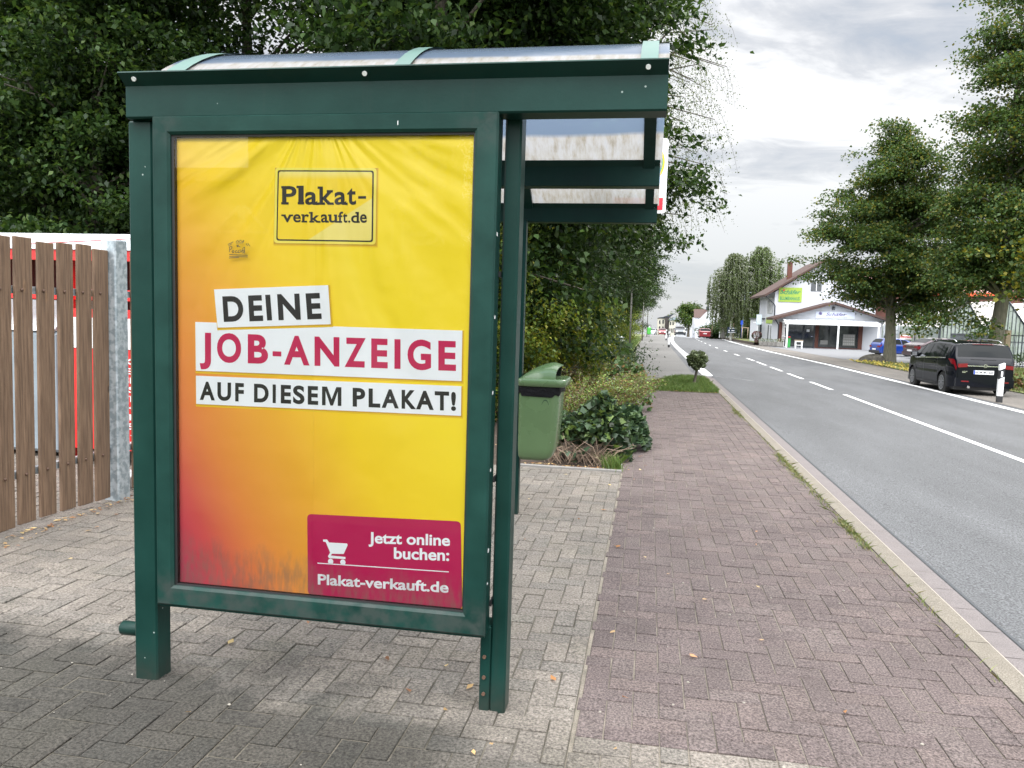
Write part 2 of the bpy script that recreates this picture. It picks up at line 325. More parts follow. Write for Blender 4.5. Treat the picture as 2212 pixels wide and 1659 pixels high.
CARDS= {'DEINE': [(-1.6211, 1.548), (-1.1668, 1.5745), (-1.1549, 1.4318), (-1.607, 1.4046)], 'JOB': [(-1.6998, 1.4233), (-0.6585, 1.425), (-0.6572, 1.2435), (-1.6986, 1.2377)], 'AUF': [(-1.6988, 1.2185), (-0.6573, 1.2254), (-0.6562, 1.1179), (-1.6983, 1.1099)], 'PINK': [(-1.2431, 0.7137), (-0.6471, 0.7301), (-0.6334, 0.4016), (-1.2378, 0.3933)], 'LOGO': [(-1.3765, 1.9968), (-0.9877, 1.9949), (-0.9874, 1.7236), (-1.3813, 1.7242)], 'RULE': [(-1.1997, 0.529), (-0.6875, 0.5395), (-0.6874, 0.5361), (-1.1997, 0.5255)], 'CART': [(-1.1778, 0.6203), (-1.1629, 0.6215), (-1.1544, 0.6107), (-1.0827, 0.6125), (-1.0803, 0.6069), (-1.0958, 0.5712), (-1.1415, 0.5686), (-1.1474, 0.5611), (-1.0886, 0.5603), (-1.0885, 0.5523), (-1.1533, 0.5503), (-1.1581, 0.5574), (-1.1493, 0.5725), (-1.1675, 0.6114), (-1.1777, 0.6128)], 'WHEEL': [(-1.1472, 0.5381), (-1.0984, 0.5393), (-1.1365, 0.539)]}
SCR= [[(-1.5494, 1.6864), (-1.5471, 1.7077)], [(-1.5506, 1.7023), (-1.5448, 1.7087), (-1.5378, 1.7051), (-1.5436, 1.6966), (-1.5483, 1.6955)], [(-1.5344, 1.6936), (-1.539, 1.6882), (-1.5344, 1.684), (-1.5297, 1.6894), (-1.5344, 1.6936)], [(-1.5182, 1.6938), (-1.5251, 1.6905), (-1.524, 1.6842), (-1.5159, 1.6864)], [(-1.5078, 1.695), (-1.5147, 1.6907), (-1.5136, 1.6844), (-1.5066, 1.6866)], [(-1.5032, 1.6972), (-1.5032, 1.6856), (-1.4951, 1.6963), (-1.4951, 1.6836)], [(-1.4882, 1.6821), (-1.4882, 1.7059), (-1.4951, 1.7016), (-1.4951, 1.6952), (-1.4882, 1.6943)], [(-1.4882, 1.6943), (-1.4951, 1.682)], [(-1.5228, 1.7233), (-1.5158, 1.7308), (-1.5112, 1.7245), (-1.5043, 1.732), (-1.4997, 1.7258), (-1.4905, 1.7301), (-1.4951, 1.7216), (-1.5216, 1.7202)], [(-1.5205, 1.7117), (-1.5112, 1.714), (-1.5193, 1.7065), (-1.5055, 1.7077)], [(-1.5495, 1.6774), (-1.4755, 1.676)], [(-1.5495, 1.67), (-1.4755, 1.6702)], [(-1.5506, 1.6647), (-1.5101, 1.6686)], [(-1.5552, 1.7144), (-1.5331, 1.7248)], [(-1.5529, 1.7092), (-1.5389, 1.7178)], [(-1.4824, 1.7186), (-1.4755, 1.7103)], [(-1.4755, 1.7198), (-1.4664, 1.7094)]]
# ------------------------------------------------------------------ materials list
GREENC = (0.0048, 0.027, 0.022)
MATS.update(
 green=mat('green_paint', GREENC, rough=.33, var=.16, vscale=2.5, bump=.0004, bscale=60, spec=.15, col2=(0.0075, 0.034, 0.028), mixscale=3.0),
 green_d=mat('green_paint_dirty', GREENC, rough=.5, var=.25, vscale=5, bump=.0006, bscale=90, col2=(0.045, 0.075, 0.06), mixscale=6.0, lo=.45, hi=.8),
 strip=mat('pale_green_strip', (0.06, 0.13, 0.11), rough=.4, var=.1),
 black=mat('black_rubber', (0.008, 0.008, 0.009), rough=.55),
 steel=mat('galvanised_steel', (0.30, 0.35, 0.38), rough=.42, metal=.55, col2=(0.50, 0.55, 0.58), mixscale=22, detail=2, lo=.42, hi=.58, bump=.0004, bscale=40),
 bolt=mat('rusty_bolt', (0.10, 0.055, 0.035), rough=.6, var=.3, vscale=80),
 whitepaint=mat('white_paint', (.74, .75, .75), rough=.45, var=.05, vscale=3),
 binp=mat('green_plastic', (0.092, 0.155, 0.068), rough=.28, var=.08, vscale=3, bump=.001, bscale=3, spec=.5, coat=.25),
 bag=mat('black_bag', (0.006, 0.006, 0.007), rough=.5, bump=.012, bscale=40, spec=.12),
 red=mat('red_paint', (0.62, 0.018, 0.018), rough=.38, var=.08),
 darkred=mat('dark_red_paint', (0.16, 0.012, 0.012), rough=.6),
 corr=mat('white_roof_sheet', (.70, .72, .75), rough=.4, var=.06),
 greymetal=mat('grey_container', (0.20, 0.24, 0.27), rough=.5, var=.15, vscale=2, bump=.004, bscale=4),
 soil=mat('soil', (0.032, 0.024, 0.018), rough=.95, col2=(0.075, 0.05, 0.035), mixscale=14, bump=.02, bscale=22, speck=.3, sscale=120),
 bark=mat('bark', (0.055, 0.046, 0.036), rough=.9, col2=(0.12, 0.105, 0.08), mixscale=9, stretch=(3, 3, .6), bump=.02, bscale=16),
 barkl=mat('linden_bark', (0.10, 0.095, 0.07), rough=.9, col2=(0.17, 0.16, 0.12), mixscale=7, stretch=(3, 3, .5), bump=.03, bscale=12),
 birchbark=mat('birch_bark', (.55, .55, .50), rough=.8, col2=(.08, .07, .06), mixscale=5, stretch=(1, 1, 3), lo=.5, hi=.62),
 twig=mat('twig', (0.13, 0.085, 0.055), rough=.9),
 dryw=mat('dry_stems', (0.30, 0.22, 0.16), rough=.9),
 leaf=leaf_mat('leaves'), leafn=leaf_mat('shrub_leaves', spec=.4, tr=.22),
 asphalt=mat('road_asphalt', (0.099, 0.101, 0.104), rough=.85, var=.17, vscale=1.0, bump=.008, bscale=110, speck=.6, sscale=85, spec=.3, stretch=(1, .22, 1)),
 path=mat('path_asphalt', (0.138, 0.133, 0.125), rough=.88, var=.1, vscale=.8, bump=.003, bscale=200, speck=.35, sscale=190),
 lot=mat('parking_asphalt', (0.15, 0.153, 0.160), rough=.85, var=.08, vscale=.4, speck=.2, sscale=60),
 shoulder=mat('shoulder_gravel', (0.155, 0.138, 0.12), rough=.95, col2=(0.10, 0.092, 0.082), mixscale=.9, stretch=(1.5, .25, 1), bump=.012, bscale=60, speck=.35, sscale=90),
 marking=mat('road_marking', (.78, .78, .77), rough=.6, var=.08, vscale=8, speck=.12, sscale=150),
 kerb=mat('kerb_concrete', (0.170, 0.150, 0.120), rough=.9, var=.12, vscale=5, bump=.003, bscale=170, speck=.42, sscale=160),
 kerbedge=mat('kerb_edge', (0.33, 0.29, 0.245), rough=.85, var=.1, vscale=9),
 gutter=mat('gutter_concrete', (0.150, 0.132, 0.128), rough=.9, var=.1, vscale=5, bump=.002, bscale=150, speck=.3, sscale=150),
 tar=mat('tar_joint', (0.05, 0.055, 0.06), rough=.8),
 joint=mat('joint_sand', (0.23, 0.20, 0.16), rough=.95, col2=(0.13, 0.115, 0.09), mixscale=7, speck=.35, sscale=200),
 jointd=mat('joint_soil', (0.135, 0.12, 0.095), rough=.95, col2=(0.055, 0.05, 0.035), mixscale=5, speck=.35, sscale=200),
 land=mat('land', (0.07, 0.10, 0.03), rough=.95, col2=(0.14, 0.13, 0.07), mixscale=.6, bump=.03, bscale=20),
 verge=mat('verge_grass', (0.085, 0.14, 0.03), rough=.95, col2=(0.19, 0.17, 0.08), mixscale=2.2, bump=.05, bscale=25, speck=.3, sscale=70),
 wall=mat('white_render', (.48, .495, .53), rough=.85, var=.05, vscale=.6, bump=.004, bscale=12),
 cream=mat('cream_render', (.46, .44, .37), rough=.85, var=.05, vscale=.5),
 tile=mat('roof_tile', (0.052, 0.024, 0.018), rough=.7, var=.25, vscale=3, bump=.03, bscale=9),
 brick=mat('brick', (0.10, 0.036, 0.025), rough=.8, var=.25, vscale=6),
 dark=mat('dark_opening', (0.012, 0.012, 0.014), rough=.3),
 shopglass=mat('shop_glass', (0.018, 0.022, 0.024), rough=.06, spec=.8, col2=(0.06, 0.065, 0.06), mixscale=1.6),
 winglass=mat('window_glass', (0.03, 0.035, 0.04), rough=.08, spec=.8),
 darkmetal=mat('dark_metal', (0.018, 0.024, 0.032), rough=.45),
 tyre=mat('tyre', (0.012, 0.012, 0.012), rough=.8),
 rim=mat('alloy_rim', (.42, .43, .45), rough=.3, metal=.8),
 chrome=mat('chrome', (.75, .76, .78), rough=.12, metal=1.0),
 carglass=mat('car_glass', (0.004, 0.006, 0.007), rough=.04, ior=1.22),
 redlight=mat('rear_light', (0.15, 0.004, 0.009), rough=.15, coat=.3),
 plastic=mat('black_plastic', (0.02, 0.02, 0.022), rough=.5),
 plate=mat('plate_white', (.75, .76, .78), rough=.4), eublue=mat('plate_blue', (0.01, 0.06, 0.4), rough=.4),
 inkblack=mat('ink_black', (0.012, 0.013, 0.016), rough=.4),
 concrete=mat('concrete', (.22, .21, .195), rough=.9, var=.12, vscale=3),
 wood=mat('wood_post', (.28, .22, .15), rough=.9, var=.2, vscale=6, stretch=(4, 4, .5)),
 navy=mat('navy_board', (0.012, 0.025, 0.06), rough=.4),
 lime=mat('lime_board', (0.27, 0.38, 0.045), rough=.5), deepgreen=mat('deep_green', (0.012, 0.18, 0.09), rough=.5),
 flower=mat('flower_red', (.5, .03, .03), rough=.6), 
 greenh=glass_mat('greenhouse_glass', (.55, .6, .58), rough=.25, ior=2.0),
 pinkroof=mat('pink_roof', (.52, .22, .22), rough=.55, var=.06), orange=mat('orange_trim', (.65, .08, .02), rough=.5),
 pane=glass_mat('clear_pane', (1, 1, 1), rough=.012, ior=1.36),
)

# fence boards: brown stained wood with knots
def wood_mat():
    m = mat('brown_fence_wood', (0.102, 0.060, 0.035), rough=.75, col2=(0.195, 0.125, 0.078), mixscale=3.2, stretch=(6, 22, 1.1), bump=.0022, bscale=9, var=.22, vscale=1.4, detail=9, lo=.36, hi=.66)
    t = m.node_tree; L = t.links.new; b = t.nodes['Principled BSDF']
    tc = N(t, 'ShaderNodeTexCoord'); mp = N(t, 'ShaderNodeMapping'); mp.inputs['Scale'].default_value = (1, 7.5, 2.6); L(tc.outputs['Object'], mp.inputs[0])
    vo = N(t, 'ShaderNodeTexVoronoi'); vo.inputs['Scale'].default_value = 1.0; L(mp.outputs[0], vo.inputs['Vector'])
    cr = ramp(t, [(0.0, (.25, .25, .25)), (.07, (.35, .35, .35)), (.11, (1.25, 1.2, 1.1)), (.16, (1, 1, 1))]); L(vo.outputs['Distance'], cr.inputs[0])
    src = b.inputs['Base Color'].links[0].from_socket
    mm = N(t, 'ShaderNodeMix', data_type='RGBA', blend_type='MULTIPLY'); mm.inputs['Factor'].default_value = 1; L(src, mm.inputs[6]); L(cr.outputs[0], mm.inputs[7]); L(mm.outputs[2], b.inputs['Base Color'])
    return m
MATS['fence'] = wood_mat(); wear(MT('green')); wear(MT('binp'), dirt=(.07, .09, .05), zfoot=.05)

# pavers: vertex-colour driven plus speckle, moss and dark wear
def paver_mat(name, stain=False, spk=.42, scale=150, bmp=.0035):
    m = bpy.data.materials.new(name); m.use_nodes = True; t = m.node_tree; b = t.nodes['Principled BSDF']; L = t.links.new
    b.inputs['Roughness'].default_value = .9; b.inputs['Specular IOR Level'].default_value = .25
    a = N(t, 'ShaderNodeVertexColor'); a.layer_name = 'Col'; tc = N(t, 'ShaderNodeTexCoord')
    src = a.outputs[0]
    n = N(t, 'ShaderNodeTexNoise'); L(tc.outputs['Object'], n.inputs['Vector']); n.inputs['Scale'].default_value = scale; n.inputs['Detail'].default_value = 3; n.inputs['Roughness'].default_value = .7
    mr = N(t, 'ShaderNodeMapRange'); L(n.outputs[0], mr.inputs[0]); mr.inputs[1].default_value = .32; mr.inputs[2].default_value = .68; mr.inputs[3].default_value = 1-spk; mr.inputs[4].default_value = 1+spk
    mm = N(t, 'ShaderNodeVectorMath', operation='SCALE'); L(src, mm.inputs[0]); L(mr.outputs[0], mm.inputs[3]); src = mm.outputs[0]
    n3 = N(t, 'ShaderNodeTexNoise'); L(tc.outputs['Object'], n3.inputs['Vector']); n3.inputs['Scale'].default_value = 2.2; n3.inputs['Detail'].default_value = 6; n3.inputs['Roughness'].default_value = .6
    mr3 = N(t, 'ShaderNodeMapRange'); L(n3.outputs[0], mr3.inputs[0]); mr3.inputs[1].default_value = .3; mr3.inputs[2].default_value = .7; mr3.inputs[3].default_value = .84; mr3.inputs[4].default_value = 1.14
    m3 = N(t, 'ShaderNodeVectorMath', operation='SCALE'); L(src, m3.inputs[0]); L(mr3.outputs[0], m3.inputs[3]); src = m3.outputs[0]
    if stain:
        sx = N(t, 'ShaderNodeSeparateXYZ'); L(tc.outputs['Object'], sx.inputs[0])
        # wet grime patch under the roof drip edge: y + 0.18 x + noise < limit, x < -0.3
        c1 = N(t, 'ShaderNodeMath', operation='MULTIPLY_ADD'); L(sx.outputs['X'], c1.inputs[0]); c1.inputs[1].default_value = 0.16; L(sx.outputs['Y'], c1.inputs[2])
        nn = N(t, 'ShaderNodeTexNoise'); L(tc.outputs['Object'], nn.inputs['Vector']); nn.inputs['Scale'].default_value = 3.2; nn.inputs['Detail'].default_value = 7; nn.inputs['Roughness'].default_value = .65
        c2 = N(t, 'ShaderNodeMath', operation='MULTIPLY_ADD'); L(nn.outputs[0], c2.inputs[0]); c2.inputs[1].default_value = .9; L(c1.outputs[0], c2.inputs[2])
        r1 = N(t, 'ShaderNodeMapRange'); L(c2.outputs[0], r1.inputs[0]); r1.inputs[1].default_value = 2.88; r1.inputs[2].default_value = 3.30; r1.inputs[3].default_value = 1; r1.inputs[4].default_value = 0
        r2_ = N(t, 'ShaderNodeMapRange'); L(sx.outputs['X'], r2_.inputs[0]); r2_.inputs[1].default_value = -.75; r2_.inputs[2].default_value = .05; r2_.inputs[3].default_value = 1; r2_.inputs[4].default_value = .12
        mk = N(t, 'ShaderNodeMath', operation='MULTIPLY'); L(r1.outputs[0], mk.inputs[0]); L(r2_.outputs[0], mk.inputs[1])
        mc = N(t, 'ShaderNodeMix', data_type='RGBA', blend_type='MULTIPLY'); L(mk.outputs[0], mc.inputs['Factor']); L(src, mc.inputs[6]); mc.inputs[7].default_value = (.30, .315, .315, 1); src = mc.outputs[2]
        # faint moss film behind the panel
        n4 = N(t, 'ShaderNodeTexNoise'); L(tc.outputs['Object'], n4.inputs['Vector']); n4.inputs['Scale'].default_value = 2.7; n4.inputs['Detail'].default_value = 7
        mr4 = N(t, 'ShaderNodeMapRange'); L(n4.outputs[0], mr4.inputs[0]); mr4.inputs[1].default_value = .55; mr4.inputs[2].default_value = .72; mr4.inputs[3].default_value = 0; mr4.inputs[4].default_value = .25
        mg = N(t, 'ShaderNodeMix', data_type='RGBA', blend_type='MULTIPLY'); L(mr4.outputs[0], mg.inputs['Factor']); L(src, mg.inputs[6]); mg.inputs[7].default_value = (.84, .88, .72, 1); src = mg.outputs[2]
    L(src, b.inputs['Base Color'])
    bp = N(t, 'ShaderNodeBump'); bp.inputs['Distance'].default_value = bmp; L(n.outputs[0], bp.inputs['Height']); L(bp.outputs[0], b.inputs['Normal'])
    return m
MATS['paver_grey'] = paver_mat('grey_pavers', stain=True, spk=.62, scale=95, bmp=.006)
MATS['paver_purple'] = paver_mat('purple_pavers', spk=.70, scale=115, bmp=.010)

# ------------------------------------------------------------------ the setting
def strip_obj(name, m, xl, xr, y0, y1, dz, nx=2, step=1.0, zf=None):
    """sheet following the terrain between xl(Y) and xr(Y)"""
    zf = zf or G
    xl = xl if callable(xl) else (lambda Y, a=xl: a); xr = xr if callable(xr) else (lambda Y, a=xr: a)
    rows = []; Y = y0
    ys = []
    while Y < y1-1e-6: ys.append(Y); Y += step*(1 if Y < 120 else 5)
    ys.append(y1)
    for Y in ys: rows.append([(xl(Y)+(xr(Y)-xl(Y))*k/(nx-1), Y, zf(xl(Y)+(xr(Y)-xl(Y))*k/(nx-1), Y)+dz) for k in range(nx)])
    mb = MB(); mb.grid(rows, smooth=False)
    o = mb.build(name, m, recalc=False); o['kind'] = 'structure'
    return o
def curve(Y): return .00032*max(0, Y-34)**2 if Y < 130 else .00032*96**2+.05*(Y-130)
GZ = lambda X, Y: gz(Y)
# left land (below pavement), right land
strip_obj('ground', MT('land'), -400, 1.5, -40, 1500, -.035, nx=30, step=3, zf=GZ)
strip_obj('ground', MT('land'), lambda Y: 9.0+curve(Y), 600, -40, 1500, -.09, nx=40, step=3)
def Gr(X, Y):
    if Y < 23.5: return G(max(X, 1.8), Y)
    t = max(0.0, min(1.0, (X-1.3)/1.6)); return gz(Y)+t*crossf(max(X, 1.81))
ROADL = lambda Y: 1.90 if Y < 24 else 1.90+curve(Y)*.9
ROADR = lambda Y: 8.55+curve(Y)*.8+(max(0, Y-15)*.006)
strip_obj('road', MT('asphalt'), 1.86, lambda Y: 9.4+curve(Y)+.004*Y, -30, 23.51, -.004, nx=16, step=1.0, zf=Gr)
strip_obj('road', MT('asphalt'), lambda Y: 1.3+curve(Y)*.6, lambda Y: 9.4+curve(Y)+.004*Y, 23.512, 700, -.004, nx=24, step=2, zf=Gr)
# markings
strip_obj('road_marking', MT('marking'), lambda Y: ROADR(Y)-.24, lambda Y: ROADR(Y), -30, 600, .002, nx=2, step=2)
strip_obj('road_marking', MT('marking'), lambda Y: 1.58+curve(Y)*.72, lambda Y: 1.89+curve(Y)*.75, 23.55, 600, .004, nx=4, step=1, zf=Gr)
mb = MB()
CL = lambda Y: 4.88+curve(Y)*.78
dashes = [(-8, 20.7), (22.1, 24.9), (26.2, 28.9), (30.2, 33.0), (34.3, 37.2), (38.1, 41.0)]
Y = 47.2
while Y < 150: dashes.append((Y, Y+2.6)); Y += 9.2
dashes[6:] = [(44.6, 47.2), (52, 54.5), (60.1, 62.6), (68.8, 71.1), (77, 79.5), (86, 88.5), (95, 98), (104, 107), (114, 117)]
for a, b_ in dashes:
    n = max(1, int((b_-a)/2)); rows = []
    for k in range(n+1):
        y = a+(b_-a)*k/n; rows.append([(CL(y)-.06, y, G(CL(y)-.06, y)+.002), (CL(y)+.06, y, G(CL(y)+.06, y)+.002)])
    mb.grid(rows, smooth=False)
mb.build('road_marking', MT('marking'), recalc=False)['kind'] = 'structure'
# tar seam at the gutter
strip_obj('road_joint', MT('tar'), 1.885, 1.905, -8, 24, .0005, step=2)
# shoulder + parking lot + path
strip_obj('road_shoulder', MT('shoulder'), lambda Y: ROADR(Y)+.28, lambda Y: 11.2+curve(Y)*1.1 if Y < 47 else 12.4+curve(Y)*.6, -25, 100, .004, nx=6, step=1)
strip_obj('parking_lot', MT('lot'), 11.5, 60, 46.4, 110, .009, nx=12, step=1)
# kerb stones (single stones, one sheet of them) and gutter
mb = MB(); Y = -6.0
while Y < 22.6:
    y1 = Y+.995; z = gz(Y); z1 = gz(y1)
    mb.add([(1.560, Y, z-.1), (1.560, y1, z1-.1), (1.560, y1, z1+.001), (1.560, Y, z+.001), (1.672, Y, z+.001), (1.672, y1, z1+.001)], [(0, 1, 2, 3), (3, 2, 5, 4)], 0)
    mb.add([(1.672, Y, z+.001), (1.672, y1, z1+.001), (1.690, y1, z1-.010), (1.690, Y, z-.010)], [(0, 1, 2, 3)], 1)
    mb.add([(1.690, Y, z-.010), (1.690, y1, z1-.010), (1.702, y1, z1-.075), (1.702, Y, z-.075)], [(0, 1, 2, 3)], 0)
    mb.add([(1.56, y1, z1-.1), (1.70, y1, z1-.1), (1.69, y1, z1-.01), (1.56, y1, z1)], [(0, 1, 2, 3)], 0)
    Y += 1.0
mb.build('kerb', [MT('kerb'), MT('kerbedge')], recalc=False)['kind'] = 'structure'
mb = MB(); Y = -6.0
while Y < 23.6:
    y1 = Y+.327; z = gz(Y)-.058; z1 = gz(y1)-.058
    mb.add([(1.706, Y, z), (1.872, Y, z), (1.872, y1, z1), (1.706, y1, z1), (1.706, y1, z1-.03), (1.872, y1, z1-.03)], [(0, 1, 2, 3), (3, 2, 5, 4)], 0)
    Y += .333
mb.build('gutter', [MT('gutter')], recalc=False)['kind'] = 'structure'
strip_obj('kerb_bedding', MT('joint'), 1.55, 1.9, -6, 23.7, -.068, step=1, zf=GZ)
# asphalt path beyond the paving
strip_obj('path', MT('path'), lambda Y: -.35 if Y < 22 else -.35-.015*min(Y-22, 22), lambda Y: 1.56 if Y < 23.4 else 1.32+curve(Y)*.6, 17.3, 600, .000, nx=4, step=1, zf=GZ)
mb = MB()
for (xa, xb, y) in [(-.6, 1.5, 24.8), (-.7, 1.5, 30.5), (-.8, .9, 47.0)]:
    mb.add([(xa, y, gz(y)+.003), (xb, y+.3, gz(y+.3)+.003), (xb, y+.34, gz(y+.34)+.003), (xa, y+.05, gz(y)+.003)], [(0, 1, 2, 3)])
for (x, y, x2, y2) in [(-.2, 24.8, -.35, 30.5), (-.35, 30.5, -.2, 37)]:
    mb.add([(x, y, gz(y)+.003), (x+.02, y, gz(y)+.003), (x2+.02, y2, gz(y2)+.003), (x2, y2, gz(y2)+.003)], [(0, 1, 2, 3)])
mb.build('path_crack', MT('tar'), recalc=False)['kind'] = 'structure'

def pavers(name, m, x0, x1, y0, y1, pal, u=.1, jt=.0034, zr=.0016, seed=1, cut=None, ox=0, oy=0, gapvar=0.0):
    r = random.Random(seed); V = []; F = []; C = []
    i0, i1 = int(math.floor((x0-ox)/u))-1, int(math.ceil((x1-ox)/u))+1
    j0, j1 = int(math.floor((y0-oy)/u))-1, int(math.ceil((y1-oy)/u))+1
    for i in range(i0, i1):
        for j in range(j0, j1):
            k = (i-j) % 4
            if k == 0: a, b, c, d = i, i+2, j, j+1
            elif k == 3: a, b, c, d = i, i+1, j, j+2
            else: continue
            g = jt*.5*(1+gapvar*r.random())
            xa = max(x0, a*u+ox)+g; xb = min(x1, b*u+ox)-g; ya = max(y0, c*u+oy)+g; yb = min(y1, d*u+oy)-g
            if xb-xa < .012 or yb-ya < .012: continue
            if cut and cut((xa+xb)/2, (ya+yb)/2): continue
            dz = r.uniform(-zr, zr); tx = r.uniform(-.010, .010); ty = r.uniform(-.010, .010); rot = r.uniform(-.008, .008)
            base = pal[r.randrange(len(pal))]; f = r.uniform(.94, 1.06)
            col = (base[0]*f, base[1]*f, base[2]*f)
            cxm, cym = (xa+xb)/2, (ya+yb)/2; z0 = gz(cym)
            def P(x, y, dd):
                X, Y = x-cxm, y-cym
                X, Y = X-rot*Y, Y+rot*X
                return (cxm+X, cym+Y, gz(cym+Y)+dz+tx*X+ty*Y+dd)
            o = len(V); ch = .003
            V += [P(xa, ya, -.03), P(xb, ya, -.03), P(xb, yb, -.03), P(xa, yb, -.03)]
            V += [P(xa, ya, -.002), P(xb, ya, -.002), P(xb, yb, -.002), P(xa, yb, -.002)]
            V += [P(xa+ch, ya+ch, 0), P(xb-ch, ya+ch, 0), P(xb-ch, yb-ch, 0), P(xa+ch, yb-ch, 0)]
            C += [tuple(c_*.92 for c_ in col)]*8+[col]*4
            for q in range(4):
                q2 = (q+1) % 4
                F.append((o+q, o+q2, o+4+q2, o+4+q)); F.append((o+4+q, o+4+q2, o+8+q2, o+8+q))
            F.append((o+8, o+9, o+10, o+11))
    me = bpy.data.meshes.new(name); me.from_pydata(V, [], F); me.materials.append(m); vcolor(me, np.array(C, dtype=np.float32)); me.update()
    o = bpy.data.objects.new(name, me); COL.objects.link(o); o['kind'] = 'structure'
    return o
PG = [(.178, .158, .136), (.188, .166, .142), (.166, .148, .129), (.180, .159, .137), (.160, .145, .127)]
PP = [(.132, .106, .100), (.140, .111, .103), (.122, .098, .093), (.134, .109, .102), (.127, .101, .096)]
pavers('pavement', MT('paver_grey'), -7.5, -.215, .35, 7.72, PG, seed=3, zr=.0028, gapvar=1.3)
pavers('pavement', MT('paver_grey'), -.215, 1.556, .35, 2.70, PG, seed=4, zr=.002, gapvar=.8)
pavers('red_pavement', MT('paver_purple'), -.213, 1.556, 2.703, 17.33, PP, seed=5, zr=.0022, gapvar=1.0)
strip_obj('joint_sand', MT('jointd'), -7.6, -.2155, .3, 7.75, -.0055, step=.5, zf=GZ)
strip_obj('joint_sand', MT('joint'), -.215, 1.556, .3, 17.34, -.0055, step=.5, zf=GZ)
# kerb edging strip of the bed
mb = MB()
mb.box(-1.35, -.222, 7.725, 7.775, -.14, -.020, bev=.004); mb.box(-.225, -.213, 7.73, 17.3, -.2, -.03)
mb.build('bed_edging', MT('concrete'))['kind'] = 'structure'
strip_obj('flower_bed_soil', MT('soil'), -9, -.226, 7.77, 26, -.02, nx=12, step=.6, zf=lambda X, Y: gz(Y)+.03*noise.noise(Vector((X*1.3, Y*1.3, 0))))
strip_obj('grass_verge', MT('verge'), lambda Y: -9, lambda Y: -.42-.015*min(max(Y-22, 0), 22)+.05*math.sin(Y), 22, 200, .012, nx=6, step=1, zf=GZ)
strip_obj('grass_verge', MT('verge'), lambda Y: 11.15 if Y < 40 else 11.35, lambda Y: 40, -20, 46.3, .03, nx=14, step=1)
# raised verge farther down the road on the right
def bankL(Y): return 10.3+curve(Y)*.3+.01*(Y-76)
strip_obj('grass_verge', MT('verge'), bankL, lambda Y: bankL(Y)+60, 84, 400, .30, nx=8, step=2, zf=lambda X, Y: gz(Y)-.32)
mb = MB()
rows = [[(bankL(Y), Y, gz(Y)-.36), (bankL(Y), Y, gz(Y)-.018)] for Y in range(84, 200, 4)]
mb.grid(rows, smooth=False); mb.build('bank_edging', MT('soil'), recalc=False)['kind'] = 'structure'
# ------------------------------------------------------------------ bus shelter
sh = thing('bus_shelter', 'dark green bus shelter with a barrel roof and a lit-poster case at its near end', 'bus shelter', (-1.0, 2.8, 0))
SP = []   # parts are built in world coordinates, then parented with the inverse offset
def part(mb, name, m, root, label=None, recalc=True):
    o = mb.build(name, m, recalc=recalc)
    o.parent = root
    o.matrix_parent_inverse = Matrix.Identity(4)
    # world -> local
    inv = Matrix.LocRotScale(root.location, root.rotation_euler, root.scale).inverted() if root.parent is None else None
    if inv is not None: o.data.transform(inv)
    if label: o['label'] = label
    return o
def sub(mb, name, m, parent, root, label=None, recalc=True):
    o = mb.build(name, m, recalc=recalc); o.parent = parent
    o.data.transform(Matrix.LocRotScale(root.location, root.rotation_euler, root.scale).inverted())
    if label: o['label'] = label
    return o
sh['label'] = 'dark green bus shelter with barrel roof and framed advertising case at its near end'
Gm, Gd = MT('green'), MT('green_d')
# legs
part(MB().box(-1.974, -1.875, 2.735, 2.83, gz(2.8)-.02, 2.1715, bev=.006), 'leg', Gm, sh, 'left near leg, thick and square')
part(MB().box(-.536, -.476, 2.803, 2.90, gz(2.8)-.02, 2.325, bev=.007).box(-.576, -.5365, 2.800, 2.898, gz(2.8)-.02, .317, bev=.004), 'leg', Gm, sh, 'right near leg with a wider foot under the case')
part(MB().box(-.978, -.928, 5.79, 5.86, gz(5.8)-.02, 2.19, bev=.005), 'leg', Gm, sh, 'far leg beside the litter bin')
part(MB().box(-1.985, -1.915, 5.79, 5.86, gz(5.8)-.02, 2.19, bev=.005), 'leg', Gm, sh)
for z in (.20, .12, .055): part(MB().tube([(-.558, 2.792, z), (-.558, 2.801, z)], .007, 8), 'bolt', MT('bolt'), sh)
# bottom rail of the back wall, its end sticking out behind the left leg
part(MB().tube([(-2.175, 2.93, .100), (-2.167, 2.93, .100), (-2.0, 2.93, .100)], [.022, .030, .030], 12), 'rail', Gm, sh)
# near fascia beam: face, outward top flange
mb = MB()
prof = [(2.700, 2.178), (2.706, 2.172), (2.795, 2.172), (2.80, 2.178), (2.80, 2.327), (2.655, 2.327), (2.652, 2.322), (2.700, 2.287)]
# slight taper of the bottom edge from left to right follows the frame
mb.prism(prof, 'x', -1.955, .024)
fascia = part(mb, 'roof_beam', Gm, sh, 'near roof beam with a slanting top flange')
for x in (-1.90, -1.013, -.042): sub(MB().tube([(x, 2.668, 2.303), (x, 2.690, 2.318)], .0085, 10), 'rivet', MT('whitepaint'), fascia, sh)
for y, zt in ((4.33, 2.325), (5.85, 2.310)):
    mb = MB()
    mb.prism([(y, zt-.130), (y+.004, zt-.134), (y+.095, zt-.134), (y+.1, zt-.130), (y+.1, zt), (y-.022, zt), (y-.024, zt-.006), (y, zt-.030)], 'x', -1.955, .016)
    bb = part(mb, 'roof_beam', Gm, sh)
